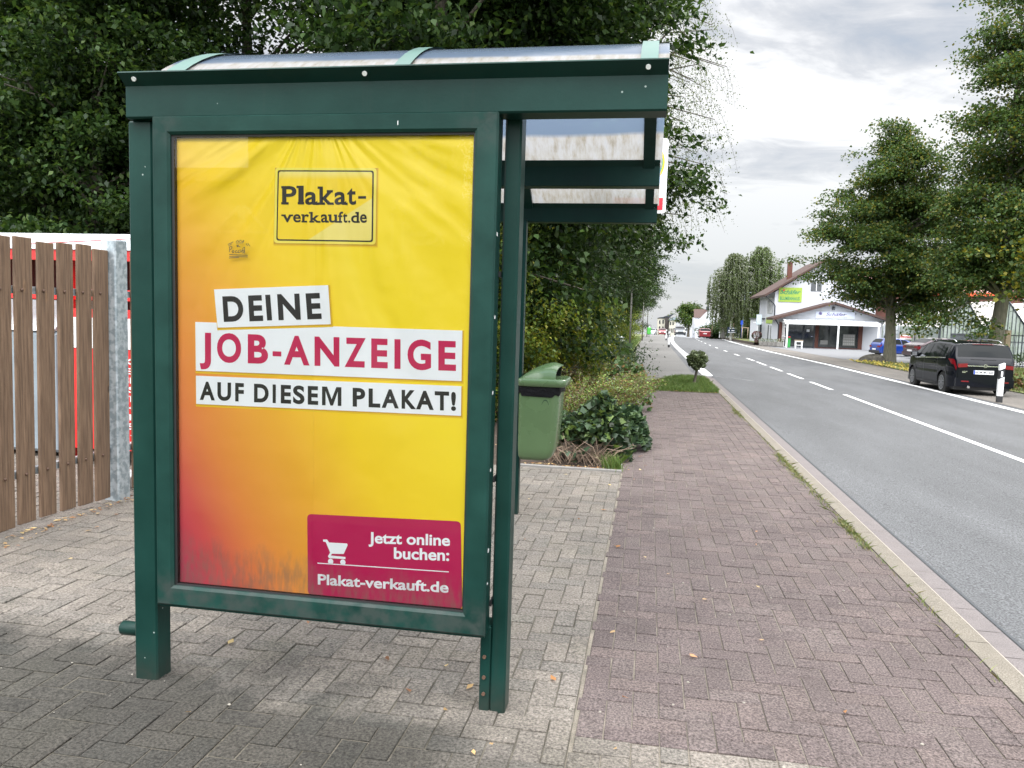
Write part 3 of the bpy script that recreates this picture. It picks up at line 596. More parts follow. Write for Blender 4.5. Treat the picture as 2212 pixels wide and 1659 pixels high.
# vaults
def vault(y0, y1, zb, h):
    half = (y1-y0)/2; yc = (y0+y1)/2; Rr = (half*half+h*h)/(2*h)
    return lambda t: (yc-half*math.cos(math.pi*t) if False else y0+(y1-y0)*t, zb+math.sqrt(max(0, Rr*Rr-(y0+(y1-y0)*t-yc)**2))-(Rr-h))
def roof_mat():
    m = bpy.data.materials.new('weathered_clear_roof'); m.use_nodes = True; t = m.node_tree; t.nodes.remove(t.nodes['Principled BSDF']); L = t.links.new
    tc = N(t, 'ShaderNodeTexCoord'); sx = N(t, 'ShaderNodeSeparateXYZ'); L(tc.outputs['Object'], sx.inputs[0])
    mp = N(t, 'ShaderNodeMapping'); mp.inputs['Scale'].default_value = (9, 2.2, 2.2); L(tc.outputs['Object'], mp.inputs[0])
    n = N(t, 'ShaderNodeTexNoise'); n.inputs['Scale'].default_value = 4; n.inputs['Detail'].default_value = 8; n.inputs['Roughness'].default_value = .65; L(mp.outputs[0], n.inputs['Vector'])
    n2 = N(t, 'ShaderNodeTexNoise'); n2.inputs['Scale'].default_value = 1.1; n2.inputs['Detail'].default_value = 3; L(tc.outputs['Object'], n2.inputs['Vector'])
    col = ramp(t, [(.28, (.27, .235, .18)), (.42, (.38, .36, .32)), (.6, (.46, .455, .455)), (.75, (.40, .42, .45))]); L(n.outputs[0], col.inputs[0])
    # dirt amount: rises away from the crest (height above the springing line)
    a = N(t, 'ShaderNodeMath', operation='MULTIPLY_ADD'); L(n2.outputs[0], a.inputs[0]); a.inputs[1].default_value = .05; L(sx.outputs['Z'], a.inputs[2])
    mr = N(t, 'ShaderNodeMapRange'); L(a.outputs[0], mr.inputs[0]); mr.inputs[1].default_value = 2.440; mr.inputs[2].default_value = 2.456; mr.inputs[3].default_value = .93; mr.inputs[4].default_value = .72
    bl = N(t, 'ShaderNodeMapRange'); L(a.outputs[0], bl.inputs[0]); bl.inputs[1].default_value = 2.440; bl.inputs[2].default_value = 2.456
    bm_ = N(t, 'ShaderNodeMix', data_type='RGBA'); L(bl.outputs[0], bm_.inputs['Factor']); L(col.outputs[0], bm_.inputs[6]); bm_.inputs[7].default_value = (.20, .27, .38, 1); col = bm_  # bluish sky reflection painted into the sheet colour near the crest
    class _C: pass
    c2_ = _C(); c2_.outputs = [bm_.outputs[2]]; col = c2_
    df = N(t, 'ShaderNodeBsdfDiffuse'); L(col.outputs[0], df.inputs[0]); tl = N(t, 'ShaderNodeBsdfTranslucent'); L(col.outputs[0], tl.inputs[0])
    m1 = N(t, 'ShaderNodeMixShader'); m1.inputs[0].default_value = .55; L(df.outputs[0], m1.inputs[1]); L(tl.outputs[0], m1.inputs[2])
    tr = N(t, 'ShaderNodeBsdfTransparent'); tr.inputs[0].default_value = (.72, .84, .98, 1)
    m2 = N(t, 'ShaderNodeMixShader'); L(mr.outputs[0], m2.inputs[0]); L(tr.outputs[0], m2.inputs[1]); L(m1.outputs[0], m2.inputs[2])
    gl = N(t, 'ShaderNodeBsdfGlossy'); gl.inputs['Roughness'].default_value = .12; fr = N(t, 'ShaderNodeFresnel'); fr.inputs[0].default_value = 1.14
    m3 = N(t, 'ShaderNodeMixShader'); L(fr.outputs[0], m3.inputs[0]); L(m2.outputs[0], m3.inputs[1]); L(gl.outputs[0], m3.inputs[2])
    L(m3.outputs[0], t.nodes['Material Output'].inputs[0]); return m
MATS['roof'] = roof_mat()
for (y0, y1, zb) in ((2.745, 4.335, 2.315), (4.40, 5.86, 2.30)):
    f = vault(y0, y1, zb, .285)
    mb = MB(); n = 26
    rows = [[(-1.905, *f(k/n)), (.026, *f(k/n))] for k in range(n+1)]
    mb.grid(rows); 
    ro = mb.build('roof_sheet', MT('roof'), sh, recalc=False)
    ro.data.transform(Matrix.Translation(-sh.location))
    # shader reads object space heights: shift is handled through the offset
    for x0, x1 in ((-1.862, -1.785), (-.955, -.895), (-.072, -.012)):
        mb = MB(); rows = []
        for k in range(n+1):
            y, z = f(k/n); rows.append([(x0, y, z+.010), (x1, y, z+.010)])
        mb.grid(rows)
        part(mb, 'cover_strip', MT('strip'), sh, recalc=False)
        mb = MB(); rows = []
        for k in range(n+1):
            y, z = f(k/n); rows.append([(x0, y, z-.006), (x1, y, z-.006), (x1, y, z-.036), (x0, y, z-.036)])
        mb.grid(rows, closed=True, smooth=False)
        part(mb, 'roof_rib', Gm, sh)
# poster case: mitred chamfered frame + box + gasket + pane + side plate
OX0, OX1, OZ0, OZ1 = -1.850, -.540, .318, 2.181
IX0, IX1, IZ0, IZ1 = -1.781, -.624, .397, 2.113
def frame_ring(mb, o, yo, i, yi, mi=0):
    (a0, a1, b0, b1) = o; (c0, c1, d0, d1) = i
    vs = [(a0, yo, b0), (a1, yo, b0), (a1, yo, b1), (a0, yo, b1), (c0, yi, d0), (c1, yi, d0), (c1, yi, d1), (c0, yi, d1)]
    mb.add(vs, [(0, 1, 5, 4), (1, 2, 6, 5), (2, 3, 7, 6), (3, 0, 4, 7)], mi)
case_ = MB().box(OX0, OX1+.022, 2.722, 2.80, OZ0-.012, OZ1)
# hollow front: replace with ring so that the poster lies inside
case_ = MB()
for (x0, x1, z0, z1) in ((OX0, IX0-.004, OZ0, OZ1), (IX1+.004, OX1-.004, OZ0, OZ1), (IX0-.004, IX1+.004, OZ0, IZ0-.004), (IX0-.004, IX1+.004, IZ1+.004, OZ1)):
    case_.box(x0, x1, 2.714, 2.800, z0-(.010 if z0 == OZ0 else 0), z1)
case_.box(IX0-.0035, IX1+.0035, 2.745, 2.790, IZ0-.0035, IZ1+.0035)
case = part(case_, 'poster_case', Gm, sh)
fr = MB()
e = .012
frame_ring(fr, (OX0, OX1, OZ0, OZ1), 2.7125, (OX0, OX1, OZ0, OZ1), 2.704)
frame_ring(fr, (OX0, OX1, OZ0, OZ1), 2.704, (OX0+.007, OX1-.007, OZ0+.007, OZ1-.007), 2.698)
frame_ring(fr, (OX0+.007, OX1-.007, OZ0+.007, OZ1-.007), 2.698, (IX0-.010, IX1+.010, IZ0-.010, IZ1+.010), 2.701)
frame_ring(fr, (IX0-.010, IX1+.010, IZ0-.010, IZ1+.010), 2.701, (IX0, IX1, IZ0, IZ1), 2.709)
frame_ring(fr, (IX0, IX1, IZ0, IZ1), 2.709, (IX0, IX1, IZ0, IZ1), 2.716)
def frame_mat():
    m = mat('green_frame_worn', GREENC, rough=.42, spec=.18, var=.2, vscale=4, bump=.0004, bscale=70, col2=(0.0085, 0.038, 0.031), mixscale=3)
    t = m.node_tree; L = t.links.new; b = t.nodes['Principled BSDF']
    tc = N(t, 'ShaderNodeTexCoord'); sx = N(t, 'ShaderNodeSeparateXYZ'); L(tc.outputs['Object'], sx.inputs[0])
    nn = N(t, 'ShaderNodeTexNoise'); nn.inputs['Scale'].default_value = 18; nn.inputs['Detail'].default_value = 7; L(tc.outputs['Object'], nn.inputs['Vector'])
    src = b.inputs['Base Color'].links[0].from_socket
    # bottom rail grime band
    zz = N(t, 'ShaderNodeMapRange'); L(sx.outputs['Z'], zz.inputs[0]); zz.inputs[1].default_value = .44; zz.inputs[2].default_value = .40; zz.inputs[3].default_value = 0; zz.inputs[4].default_value = .85
    def near(px, pz, r_):
        v = N(t, 'ShaderNodeVectorMath', operation='DISTANCE'); L(tc.outputs['Object'], v.inputs[0]); v.inputs[1].default_value = (px, -.1, pz)
        k = N(t, 'ShaderNodeMapRange'); L(v.outputs['Value'], k.inputs[0]); k.inputs[1].default_value = .0; k.inputs[2].default_value = r_; k.inputs[3].default_value = .9; k.inputs[4].default_value = 0
        return k.outputs[0]
    acc = zz.outputs[0]
    for (px, pz, r_) in ((-1.82+1.0, 2.15, .11), (-.58+1.0, 2.145, .12), (-.58+1.0, .355, .14), (-1.82+1, .36, .12)):
        ad = N(t, 'ShaderNodeMath', operation='MAXIMUM'); L(acc, ad.inputs[0]); L(near(px, pz, r_), ad.inputs[1]); acc = ad.outputs[0]
    mu = N(t, 'ShaderNodeMath', operation='MULTIPLY'); L(acc, mu.inputs[0])
    cr = ramp(t, [(.38, (0, 0, 0)), (.62, (1, 1, 1))]); L(nn.outputs[0], cr.inputs[0]); L(cr.outputs[0], mu.inputs[1])
    mx = N(t, 'ShaderNodeMix', data_type='RGBA'); L(mu.outputs[0], mx.inputs['Factor']); L(src, mx.inputs[6]); mx.inputs[7].default_value = (.032, .044, .040, 1); L(mx.outputs[2], b.inputs['Base Color'])
    return m
MATS['frame'] = frame_mat()
sub(fr, 'frame', MT('frame'), case, sh)
gk = MB()
frame_ring(gk, (IX0, IX1, IZ0, IZ1), 2.7155, (IX0+.010, IX1-.006, IZ0+.007, IZ1-.008), 2.7165)
frame_ring(gk, (IX0+.010, IX1-.006, IZ0+.007, IZ1-.008), 2.7165, (IX0+.010, IX1-.006, IZ0+.007, IZ1-.008), 2.733)
sub(gk, 'gasket', MT('black'), case, sh)
pn = MB(); pn.add([(IX0+.001, 2.7185, IZ0+.001), (IX1-.001, 2.7185, IZ0+.001), (IX1-.001, 2.7185, IZ1-.001), (IX0+.001, 2.7185, IZ1-.001)], [(0, 1, 2, 3)])
sub(pn, 'glass_pane', MT('pane'), case, sh, 'clear glass pane in front of the yellow job poster', recalc=False)
for z, w_ in ((1.76, .014), (1.47, .012), (1.20, .012), (.92, .010), (.62, .014), (.50, .006)):
    sub(MB().box(-.5436, -.5430, 2.735, 2.752, z, z+w_), 'sticker_residue', MT('whitepaint'), case, sh)
for z in (1.62, .87, .40): part(MB().box(-.5435, -.5365, 2.79, 2.86, z, z+.02), 'spacer', MT('black'), sh)
part(MB().box(-1.60, -1.597, 2.6995, 2.7003, 2.158, 2.173).box(-.90, -.898, 2.697, 2.6985, 2.135, 2.15), 'scratch', MT('whitepaint'), sh)

# ------------------------------------------------------------------ poster
def poster_mat(name, kind, col=None, rough=.42):
    m = bpy.data.materials.new(name); m.use_nodes = True; t = m.node_tree; b = t.nodes['Principled BSDF']; L = t.links.new
    b.inputs['Roughness'].default_value = rough; b.inputs['Specular IOR Level'].default_value = .35
    tc = N(t, 'ShaderNodeTexCoord'); sx = N(t, 'ShaderNodeSeparateXYZ'); L(tc.outputs['Object'], sx.inputs[0])
    if kind == 'grad':
        a = N(t, 'ShaderNodeMath', operation='MULTIPLY_ADD'); L(sx.outputs['X'], a.inputs[0]); a.inputs[1].default_value = 1/1.15; a.inputs[2].default_value = 1.79/1.15
        b2 = N(t, 'ShaderNodeMath', operation='MULTIPLY_ADD'); L(sx.outputs['Z'], b2.inputs[0]); b2.inputs[1].default_value = .85/1.71; b2.inputs[2].default_value = -.4*.85/1.71
        s_ = N(t, 'ShaderNodeMath', operation='ADD'); L(a.outputs[0], s_.inputs[0]); L(b2.outputs[0], s_.inputs[1])
        nn = N(t, 'ShaderNodeTexNoise'); nn.inputs['Scale'].default_value = 1.1; nn.inputs['Detail'].default_value = 1; L(tc.outputs['Object'], nn.inputs['Vector'])
        s2 = N(t, 'ShaderNodeMath', operation='MULTIPLY_ADD'); L(nn.outputs[0], s2.inputs[0]); s2.inputs[1].default_value = .25; L(s_.outputs[0], s2.inputs[2])
        s3 = N(t, 'ShaderNodeMath', operation='MULTIPLY'); L(s2.outputs[0], s3.inputs[0]); s3.inputs[1].default_value = .7
        cr = ramp(t, [(.13, srgb(196, 48, 86)), (.24, srgb(214, 84, 78)), (.38, srgb(232, 138, 64)), (.56, srgb(242, 176, 50)), (.74, srgb(252, 212, 34)), (.95, srgb(253, 224, 40))]); L(s3.outputs[0], cr.inputs[0]); src = cr.outputs[0]
    elif kind == 'logo':
        # pale diagonal gloss printed on the yellow plate
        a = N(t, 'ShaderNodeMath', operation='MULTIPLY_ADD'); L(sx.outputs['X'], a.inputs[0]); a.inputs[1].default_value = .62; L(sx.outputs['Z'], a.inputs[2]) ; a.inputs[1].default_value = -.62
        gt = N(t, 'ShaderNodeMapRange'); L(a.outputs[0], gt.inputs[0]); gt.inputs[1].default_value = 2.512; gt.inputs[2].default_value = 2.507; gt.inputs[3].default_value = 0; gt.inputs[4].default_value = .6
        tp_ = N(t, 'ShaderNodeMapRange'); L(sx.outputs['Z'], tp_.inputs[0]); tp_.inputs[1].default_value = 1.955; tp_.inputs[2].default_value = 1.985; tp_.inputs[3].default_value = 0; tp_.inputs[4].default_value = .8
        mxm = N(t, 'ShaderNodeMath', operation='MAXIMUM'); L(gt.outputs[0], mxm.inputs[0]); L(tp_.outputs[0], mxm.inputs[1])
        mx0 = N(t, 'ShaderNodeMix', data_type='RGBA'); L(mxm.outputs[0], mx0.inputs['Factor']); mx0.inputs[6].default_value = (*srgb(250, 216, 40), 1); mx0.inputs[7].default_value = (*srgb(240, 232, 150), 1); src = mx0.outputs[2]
    else:
        rg = N(t, 'ShaderNodeRGB'); rg.outputs[0].default_value = (*col, 1); src = rg.outputs[0]
    # mould creeping up behind the glass
    n1 = N(t, 'ShaderNodeTexNoise'); n1.inputs['Scale'].default_value = 9; n1.inputs['Detail'].default_value = 9; n1.inputs['Roughness'].default_value = .72
    mp = N(t, 'ShaderNodeMapping'); mp.inputs['Scale'].default_value = (1.5, 1, .9); L(tc.outputs['Object'], mp.inputs[0]); L(mp.outputs[0], n1.inputs['Vector'])
    ln = N(t, 'ShaderNodeTexNoise'); ln.inputs['Scale'].default_value = 2.3; ln.inputs['Detail'].default_value = 2; L(tc.outputs['Object'], ln.inputs['Vector'])
    h = N(t, 'ShaderNodeMath', operation='MULTIPLY_ADD'); L(ln.outputs[0], h.inputs[0]); h.inputs[1].default_value = -.16; L(sx.outputs['Z'], h.inputs[2])
    h1 = N(t, 'ShaderNodeMath', operation='MULTIPLY_ADD'); L(sx.outputs['X'], h1.inputs[0]); h1.inputs[1].default_value = .085; L(h.outputs[0], h1.inputs[2])
    h2 = N(t, 'ShaderNodeMath', operation='MULTIPLY_ADD'); L(n1.outputs[0], h2.inputs[0]); h2.inputs[1].default_value = -.26; L(h1.outputs[0], h2.inputs[2])
    mk = N(t, 'ShaderNodeMapRange'); L(h2.outputs[0], mk.inputs[0]); mk.inputs[1].default_value = .130; mk.inputs[2].default_value = .250; mk.inputs[3].default_value = .55; mk.inputs[4].default_value = 0
    st = N(t, 'ShaderNodeTexNoise'); st.inputs['Scale'].default_value = 30; st.inputs['Detail'].default_value = 6; mp2 = N(t, 'ShaderNodeMapping'); mp2.inputs['Scale'].default_value = (1.6, 1, .45); L(tc.outputs['Object'], mp2.inputs[0]); L(mp2.outputs[0], st.inputs['Vector'])
    sr = ramp(t, [(.36, (.15, .15, .15)), (.62, (1, 1, 1))]); L(st.outputs[0], sr.inputs[0])
    fm = N(t, 'ShaderNodeMath', operation='MULTIPLY'); L(mk.outputs[0], fm.inputs[0]); L(sr.outputs[0], fm.inputs[1])
    mx = N(t, 'ShaderNodeMix', data_type='RGBA'); L(fm.outputs[0], mx.inputs['Factor']); L(src, mx.inputs[6]); mx.inputs[7].default_value = (.20, .15, .11, 1)
    L(mx.outputs[2], b.inputs['Base Color'])
    # draped paper: long folds fanning from the top middle
    v = N(t, 'ShaderNodeVectorMath', operation='SUBTRACT'); L(tc.outputs['Object'], v.inputs[0]); v.inputs[1].default_value = (-1.22, 2.732, 2.25)
    sx2 = N(t, 'ShaderNodeSeparateXYZ'); L(v.outputs[0], sx2.inputs[0])
    at = N(t, 'ShaderNodeMath', operation='ARCTAN2'); L(sx2.outputs['X'], at.inputs[0]); L(sx2.outputs['Z'], at.inputs[1])
    cx_ = N(t, 'ShaderNodeCombineXYZ'); L(at.outputs[0], cx_.inputs[0]); ln_ = N(t, 'ShaderNodeVectorMath', operation='LENGTH'); L(v.outputs[0], ln_.inputs[0])
    sc_ = N(t, 'ShaderNodeMath', operation='MULTIPLY'); L(ln_.outputs['Value'], sc_.inputs[0]); sc_.inputs[1].default_value = .45; L(sc_.outputs[0], cx_.inputs[1])
    fn = N(t, 'ShaderNodeTexNoise'); fn.inputs['Scale'].default_value = 2.7; fn.inputs['Detail'].default_value = 2; fn.inputs['Distortion'].default_value = .5; L(cx_.outputs[0], fn.inputs['Vector'])
    bp = N(t, 'ShaderNodeBump'); bp.inputs['Strength'].default_value = 1; bp.inputs['Distance'].default_value = FOLD; L(fn.outputs[0], bp.inputs['Height'])
    fn2 = N(t, 'ShaderNodeTexNoise'); fn2.inputs['Scale'].default_value = 3.0; fn2.inputs['Detail'].default_value = 3; L(tc.outputs['Object'], fn2.inputs['Vector'])
    bp2 = N(t, 'ShaderNodeBump'); bp2.inputs['Distance'].default_value = .02; L(fn2.outputs[0], bp2.inputs['Height']); L(bp.outputs[0], bp2.inputs['Normal']); L(bp2.outputs[0], b.inputs['Normal'])
    return m
FOLD = .05
PM = {k: poster_mat('poster_'+k, kd, c) for k, kd, c in [('ground', 'grad', None), ('plate', 'logo', None), ('white', 'flat', srgb(244, 248, 252)), ('black', 'flat', srgb(28, 28, 30)), ('pink', 'flat', srgb(186, 20, 82)), ('magenta', 'flat', srgb(196, 28, 84)), ('paleyellow', 'flat', srgb(244, 228, 90))]}
po = thing('poster', 'yellow to pink job advertisement poster with white text strips behind glass in the shelter case', 'poster', (0, 0, 0))
YP = 2.736
mb = MB(); mb.box(IX0+.004, IX1-.004, YP, YP+.0008, IZ0+.003, IZ1-.003)
paper = mb.build('paper_sheet', PM['ground'], po)
def shade_mat():
    m = bpy.data.materials.new('printed_drop_shade'); m.use_nodes = True; t = m.node_tree; b = t.nodes['Principled BSDF']; L = t.links.new
    b.inputs['Base Color'].default_value = (*srgb(160, 116, 30), 1); b.inputs['Roughness'].default_value = .5
    a = N(t, 'ShaderNodeVertexColor'); a.layer_name = 'Col'; L(a.outputs[0], b.inputs['Alpha']); return m
def card(name, q, m, y, shadow=True):
    mb = MB(); vs = [(x, y, z) for x, z in q]+[(x, y+.0006, z) for x, z in q]
    mb.add(vs, [(0, 1, 2, 3), (7, 6, 5, 4), (0, 4, 5, 1), (1, 5, 6, 2), (2, 6, 7, 3), (3, 7, 4, 0)])
    return mb.build(name, m, po)
def rounded(q, r_, seg=6):
    out = []; n = len(q)
    for i in range(n):
        p0 = Vector(q[i-1]); p1 = Vector(q[i]); p2 = Vector(q[(i+1) % n])
        a = p1+(p0-p1).normalized()*r_; b_ = p1+(p2-p1).normalized()*r_
        for k in range(seg+1):
            t = k/seg; pt = a*(1-t)**2+p1*2*t*(1-t)+b_*t*t; out.append((pt.x, pt.y))
    return out
def poly_plate(name, pts, m, y, th=.0006, parent=None):
    mb = MB(); mb.prism(pts, 'y', y, y+th); return mb.build(name, m, parent or po)
SHADE = PM['shade'] = poster_mat('poster_shade', 'flat', srgb(196, 150, 36))
def grow(q, d, dx=0, dz=0):
    c = [sum(p[0] for p in q)/len(q), sum(p[1] for p in q)/len(q)]
    return [(p[0]+(d if p[0] > c[0] else -d)+dx, p[1]+(d if p[1] > c[1] else -d)+dz) for p in q]
for kk, yy in (('JOB', -.0008), ('AUF', -.0008), ('DEINE', -.0024), ('LOGO', -.0008)):
    for dd, cc_ in ((.006, srgb(236, 194, 34)), (.003, srgb(205, 160, 34))):
        card('printed_shade', grow(CARDS[kk], dd*.8, dd*.5, -dd*.8), poster_mat('poster_shade_'+kk, 'flat', cc_), YP+yy-.0001*(6-dd*1000)*.5)
s1 = card('text_strip', CARDS['JOB'], PM['white'], YP-.0016); s1['label'] = 'white strip with JOB-ANZEIGE in crimson'
s2 = card('text_strip', CARDS['DEINE'], PM['white'], YP-.0032); s2['label'] = 'white strip with DEINE in black'
s3 = card('text_strip', CARDS['AUF'], PM['white'], YP-.0016); s3['label'] = 'white strip with AUF DIESEM PLAKAT! in black'
def lettering(key, m, y, off, parent, spacing=1.0, whole=False, capH=None, name='lettering'):
    mb = MB(); letters(mb, LET[key], y, off, whole=whole, capH=capH, spacing=spacing)
    return mb.build(name, m, parent, recalc=False)
lettering('JOB', PM['magenta'], YP-.0026, .036, s1)
lettering('DEINE', PM['black'], YP-.0042, .036, s2)
lettering('AUF', PM['black'], YP-.0026, .036, s3)
# logo plate
lq = CARDS['LOGO']
plate = poly_plate('logo_plate', rounded(lq, .014), PM['paleyellow'], YP-.0014)
q1 = [(lq[0][0]+.010, lq[0][1]-.009), (lq[1][0]-.010, lq[1][1]-.009), (lq[2][0]-.010, lq[2][1]+.009), (lq[3][0]+.010, lq[3][1]+.009)]
q2 = [(q1[0][0]+.0055, q1[0][1]-.005), (q1[1][0]-.0055, q1[1][1]-.005), (q1[2][0]-.0055, q1[2][1]+.005), (q1[3][0]+.0055, q1[3][1]+.005)]
poly_plate('logo_border', rounded(q1, .010), PM['black'], YP-.0022, parent=plate)
poly_plate('logo_field', rounded(q2, .008), PM['plate'], YP-.0030, parent=plate)
lg = MB(); letters(lg, LET['LOGO1'], YP-.0040, .022); letters(lg, LET['LOGO2'], YP-.0040, .020)
# slab serifs
def serif(x0, x1, z0, z1): lg.add([(x0, YP-.0044, z0), (x1, YP-.0044, z0), (x1, YP-.0044, z1), (x0, YP-.0044, z1)], [(0, 1, 2, 3)])
def ser(key, i, spec, th):
    r_ = LET[key][i]; x0, z0, x1, zt = r_[1], r_[2], r_[3], r_[6]; w_ = x1-x0
    for (a, b_, pos) in spec:
        if pos == 'b': serif(x0+a*w_, x0+b_*w_, z0, z0+th)
        elif pos == 't': serif(x0+a*w_, x0+b_*w_, zt-th, zt)
        else: zx = z0+pos; serif(x0+a*w_, x0+b_*w_, zx-th, zx)
T1 = .0085; xh1 = .0525
ser('LOGO1', 0, [(-.06, .46, 'b'), (-.06, .2, 't')], T1); ser('LOGO1', 1, [(-.1, 1.1, 'b'), (-.35, .5, 't')], T1)
ser('LOGO1', 2, [(.85, 1.12, 'b')], T1); ser('LOGO1', 3, [(-.1, .42, 'b'), (.62, 1.08, 'b'), (-.14, .2, 't'), (.55, 1.0, xh1)], T1)
ser('LOGO1', 4, [(.85, 1.12, 'b')], T1)
T2 = .0062; xh2 = .034
for i, sp in [(0, [(-.12, .34, 't'), (.66, 1.12, 't')]), (2, [(-.1, .72, 'b'), (-.12, .2, 't')]), (3, [(-.1, .42, 'b'), (.62, 1.08, 'b'), (-.14, .2, 't')]), (4, [(.85, 1.15, 'b')]), (5, [(-.12, .25, 't'), (.6, .95, 't'), (.85, 1.12, 'b')]), (6, [(-.05, .8, 'b')]), (8, [(.85, 1.12, 'b'), (.55, .95, 't')])]:
    ser('LOGO2', i, sp, T2)
lg.build('logo_lettering', PM['black'], plate, recalc=False)
# pink box
pq = CARDS['PINK']; k_ = [pq[0], pq[1], (pq[2][0], IZ0+.004), (pq[3][0], IZ0+.004)]
pk = rounded(k_, .018)
pink = poly_plate('pink_box', pk, PM['pink'], YP-.0016)
mb = MB(); letters(mb, LET['WORDS'][:1], YP-.0026, .026, whole=True, capH=.73); letters(mb, LET['WORDS'][1:2], YP-.0026, .026, whole=True, capH=.73); letters(mb, LET['WORDS'][2:], YP-.0026, .026, whole=True, capH=.73)
mb.build('lettering', PM['white'], pink, recalc=False)
mb = MB(); cq = CARDS['CART']; mb.prism(cq, 'y', YP-.0026, YP-.0020)
wh = CARDS['WHEEL']; rw = abs(wh[2][0]-wh[0][0])
for c_ in wh[:2]: mb.tube([(c_[0], YP-.0026, c_[1]), (c_[0], YP-.0020, c_[1])], rw, 14)
mb.build('cart_symbol', PM['white'], pink)
card('rule_line', CARDS['RULE'], PM['white'], YP-.0026).parent = pink
# felt pen scribble on the pane (2 strokes wide lines)
mb = MB()
for ln in SCR:
    for a, b_ in zip(ln[:-1], ln[1:]):
        va, vb = Vector(a), Vector(b_); d = (vb-va); 
        if d.length < 1e-6: continue
        n_ = Vector((-d.y, d.x)).normalized()*.0011
        mb.add([(va.x-n_.x, 2.7170, va.y-n_.y), (vb.x-n_.x, 2.7170, vb.y-n_.y), (vb.x+n_.x, 2.7170, vb.y+n_.y), (va.x+n_.x, 2.7170, va.y+n_.y)], [(0, 1, 2, 3)])
scb = sub(mb, 'pen_scribble', MT('inkblack'), case, sh, recalc=False)

# ------------------------------------------------------------------ litter bin
bn = thing('litter_bin', 'green plastic litter bin with hood and black bag mounted on the far shelter leg', 'litter bin', (-.925, 5.83, .41))
def rrect(hx0, hx1, hy, r_, z, n=5):
    pts = []
    for (cx_, cy_, a0) in ((hx1-r_, hy-r_, 0), (hx0+r_*.5, hy-r_*.5, 90), (hx0+r_*.5, -hy+r_*.5, 180), (hx1-r_, -hy+r_, 270)):
        rr = r_ if cx_ > (hx0+hx1)/2 else r_*.5
        for k in range(n+1):
            a = R(a0+90*k/n); pts.append((cx_+rr*math.cos(a), cy_+rr*math.sin(a), z))
    return pts
mb = MB(); rows = []
for z, x1, hy, x0 in ((0.0, .185, .125, .03), (.008, .225, .150, .012), (.035, .252, .162, .004), (.10, .272, .170, 0), (.20, .284, .178, 0), (.33, .294, .187, 0), (.48, .300, .195, 0), (.570, .303, .198, 0)):
    rows.append([(x, y, z) for x, y, _ in rrect(x0, x1, hy, .055, z)])
mb.grid(rows, closed=True); mb.f.append(tuple(range(len(rows[0])-1, -1, -1))); mb.m.append(0); mb.sm.append(False)
body = mb.build('body', MT('binp'), bn)
mb = MB()
rows = [[(x, y, z) for x, y, _ in rrect(-.003, .306-dx, .201-dx, .055, z)] for z, dx in ((.500, .0), (.52, -.003), (.555, .001), (.575, 0))]
for r_ in rows[:1]:
    for k in range(len(r_)): r_[k] = (r_[k][0], r_[k][1], r_[k][2]+.012*math.sin(k*1.7)+.01*math.sin(k*.6))
mb.grid(rows, closed=True); mb.build('bin_bag', MT('bag'), bn)
mb = MB()   # lid rim
rows = [[(x, y, z) for x, y, _ in rrect(-.004-o_, .345+o_, .212+o_, .06, z)] for z, o_ in ((.556, -.012), (.561, 0), (.604, .004), (.612, -.002), (.615, -.012))]
mb.grid(rows, closed=True)
mb.f.append(tuple(len(mb.v)-len(rows[0])+i for i in range(len(rows[0])))); mb.m.append(0); mb.sm.append(False)
mb.f.append(tuple(range(len(rows[0])-1, -1, -1))); mb.m.append(0); mb.sm.append(False)
lid = mb.build('lid', MT('binp'), bn)
mb = MB(); rows = []   # hood: dome, open to the front (+X)
for i in range(13):
    t = i/12; x = .006+.262*t
    h_ = .012+.108*(1-(1-min(1, t*1.08))**1.7); wy = .12+.07*math.sin(min(1, t*1.4)*math.pi/2)
    if t > .82: h_ -= .02*(t-.82)/.18
    rows.append([(x+(.035*(1-abs(math.cos(math.pi*k/14)))*(t**4)), wy*math.cos(math.pi*k/14), .612+h_*math.sin(math.pi*k/14)**.72) for k in range(15)])
mb.grid(rows)
ri = [[(p[0]+.0, p[1]*.93, .612+(p[2]-.612)*.93) for p in r_] for r_ in rows]
mb.grid([rows[-1], ri[-1]])
mb.f.append(tuple(range(14, -1, -1))); mb.m.append(0); mb.sm.append(False)
hood = mb.build('hood', MT('binp'), lid)
mb = MB(); mb.grid(ri); rr_ = ri[-3]; o_ = len(mb.v); mb.v += rr_; mb.f.append(tuple(range(o_, o_+15))); mb.m.append(0); mb.sm.append(False)
mb.build('opening', MT('dark'), lid)
mb = MB(); mb.tube([(-.003+.0, 0, .1), (-.012, 0, .1)], .03, 10); mb.tube([(-.003, 0, .4), (-.012, 0, .4)], .03, 10); mb.build('bracket', MT('green'), bn)
mb = MB(); ov = []
for k in range(24):
    a = 2*math.pi*k/24; ov.append((.2+.032*math.cos(a), .38+.085*math.sin(a)))
# raised oval emblem on the camera-facing side
for k in range(24):
    k2 = (k+1) % 24; a, b_ = ov[k], ov[k2]; f_ = lambda p, s: (.2+(p[0]-.2)*s, -.1925+(.45-p[1])*.085-.0015, .38+(p[1]-.38)*s)
    mb.add([f_(a, 1), f_(b_, 1), f_(b_, .93), f_(a, .93)], [(0, 1, 2, 3)])
mb.build('emblem_ring', MT('green'), body)

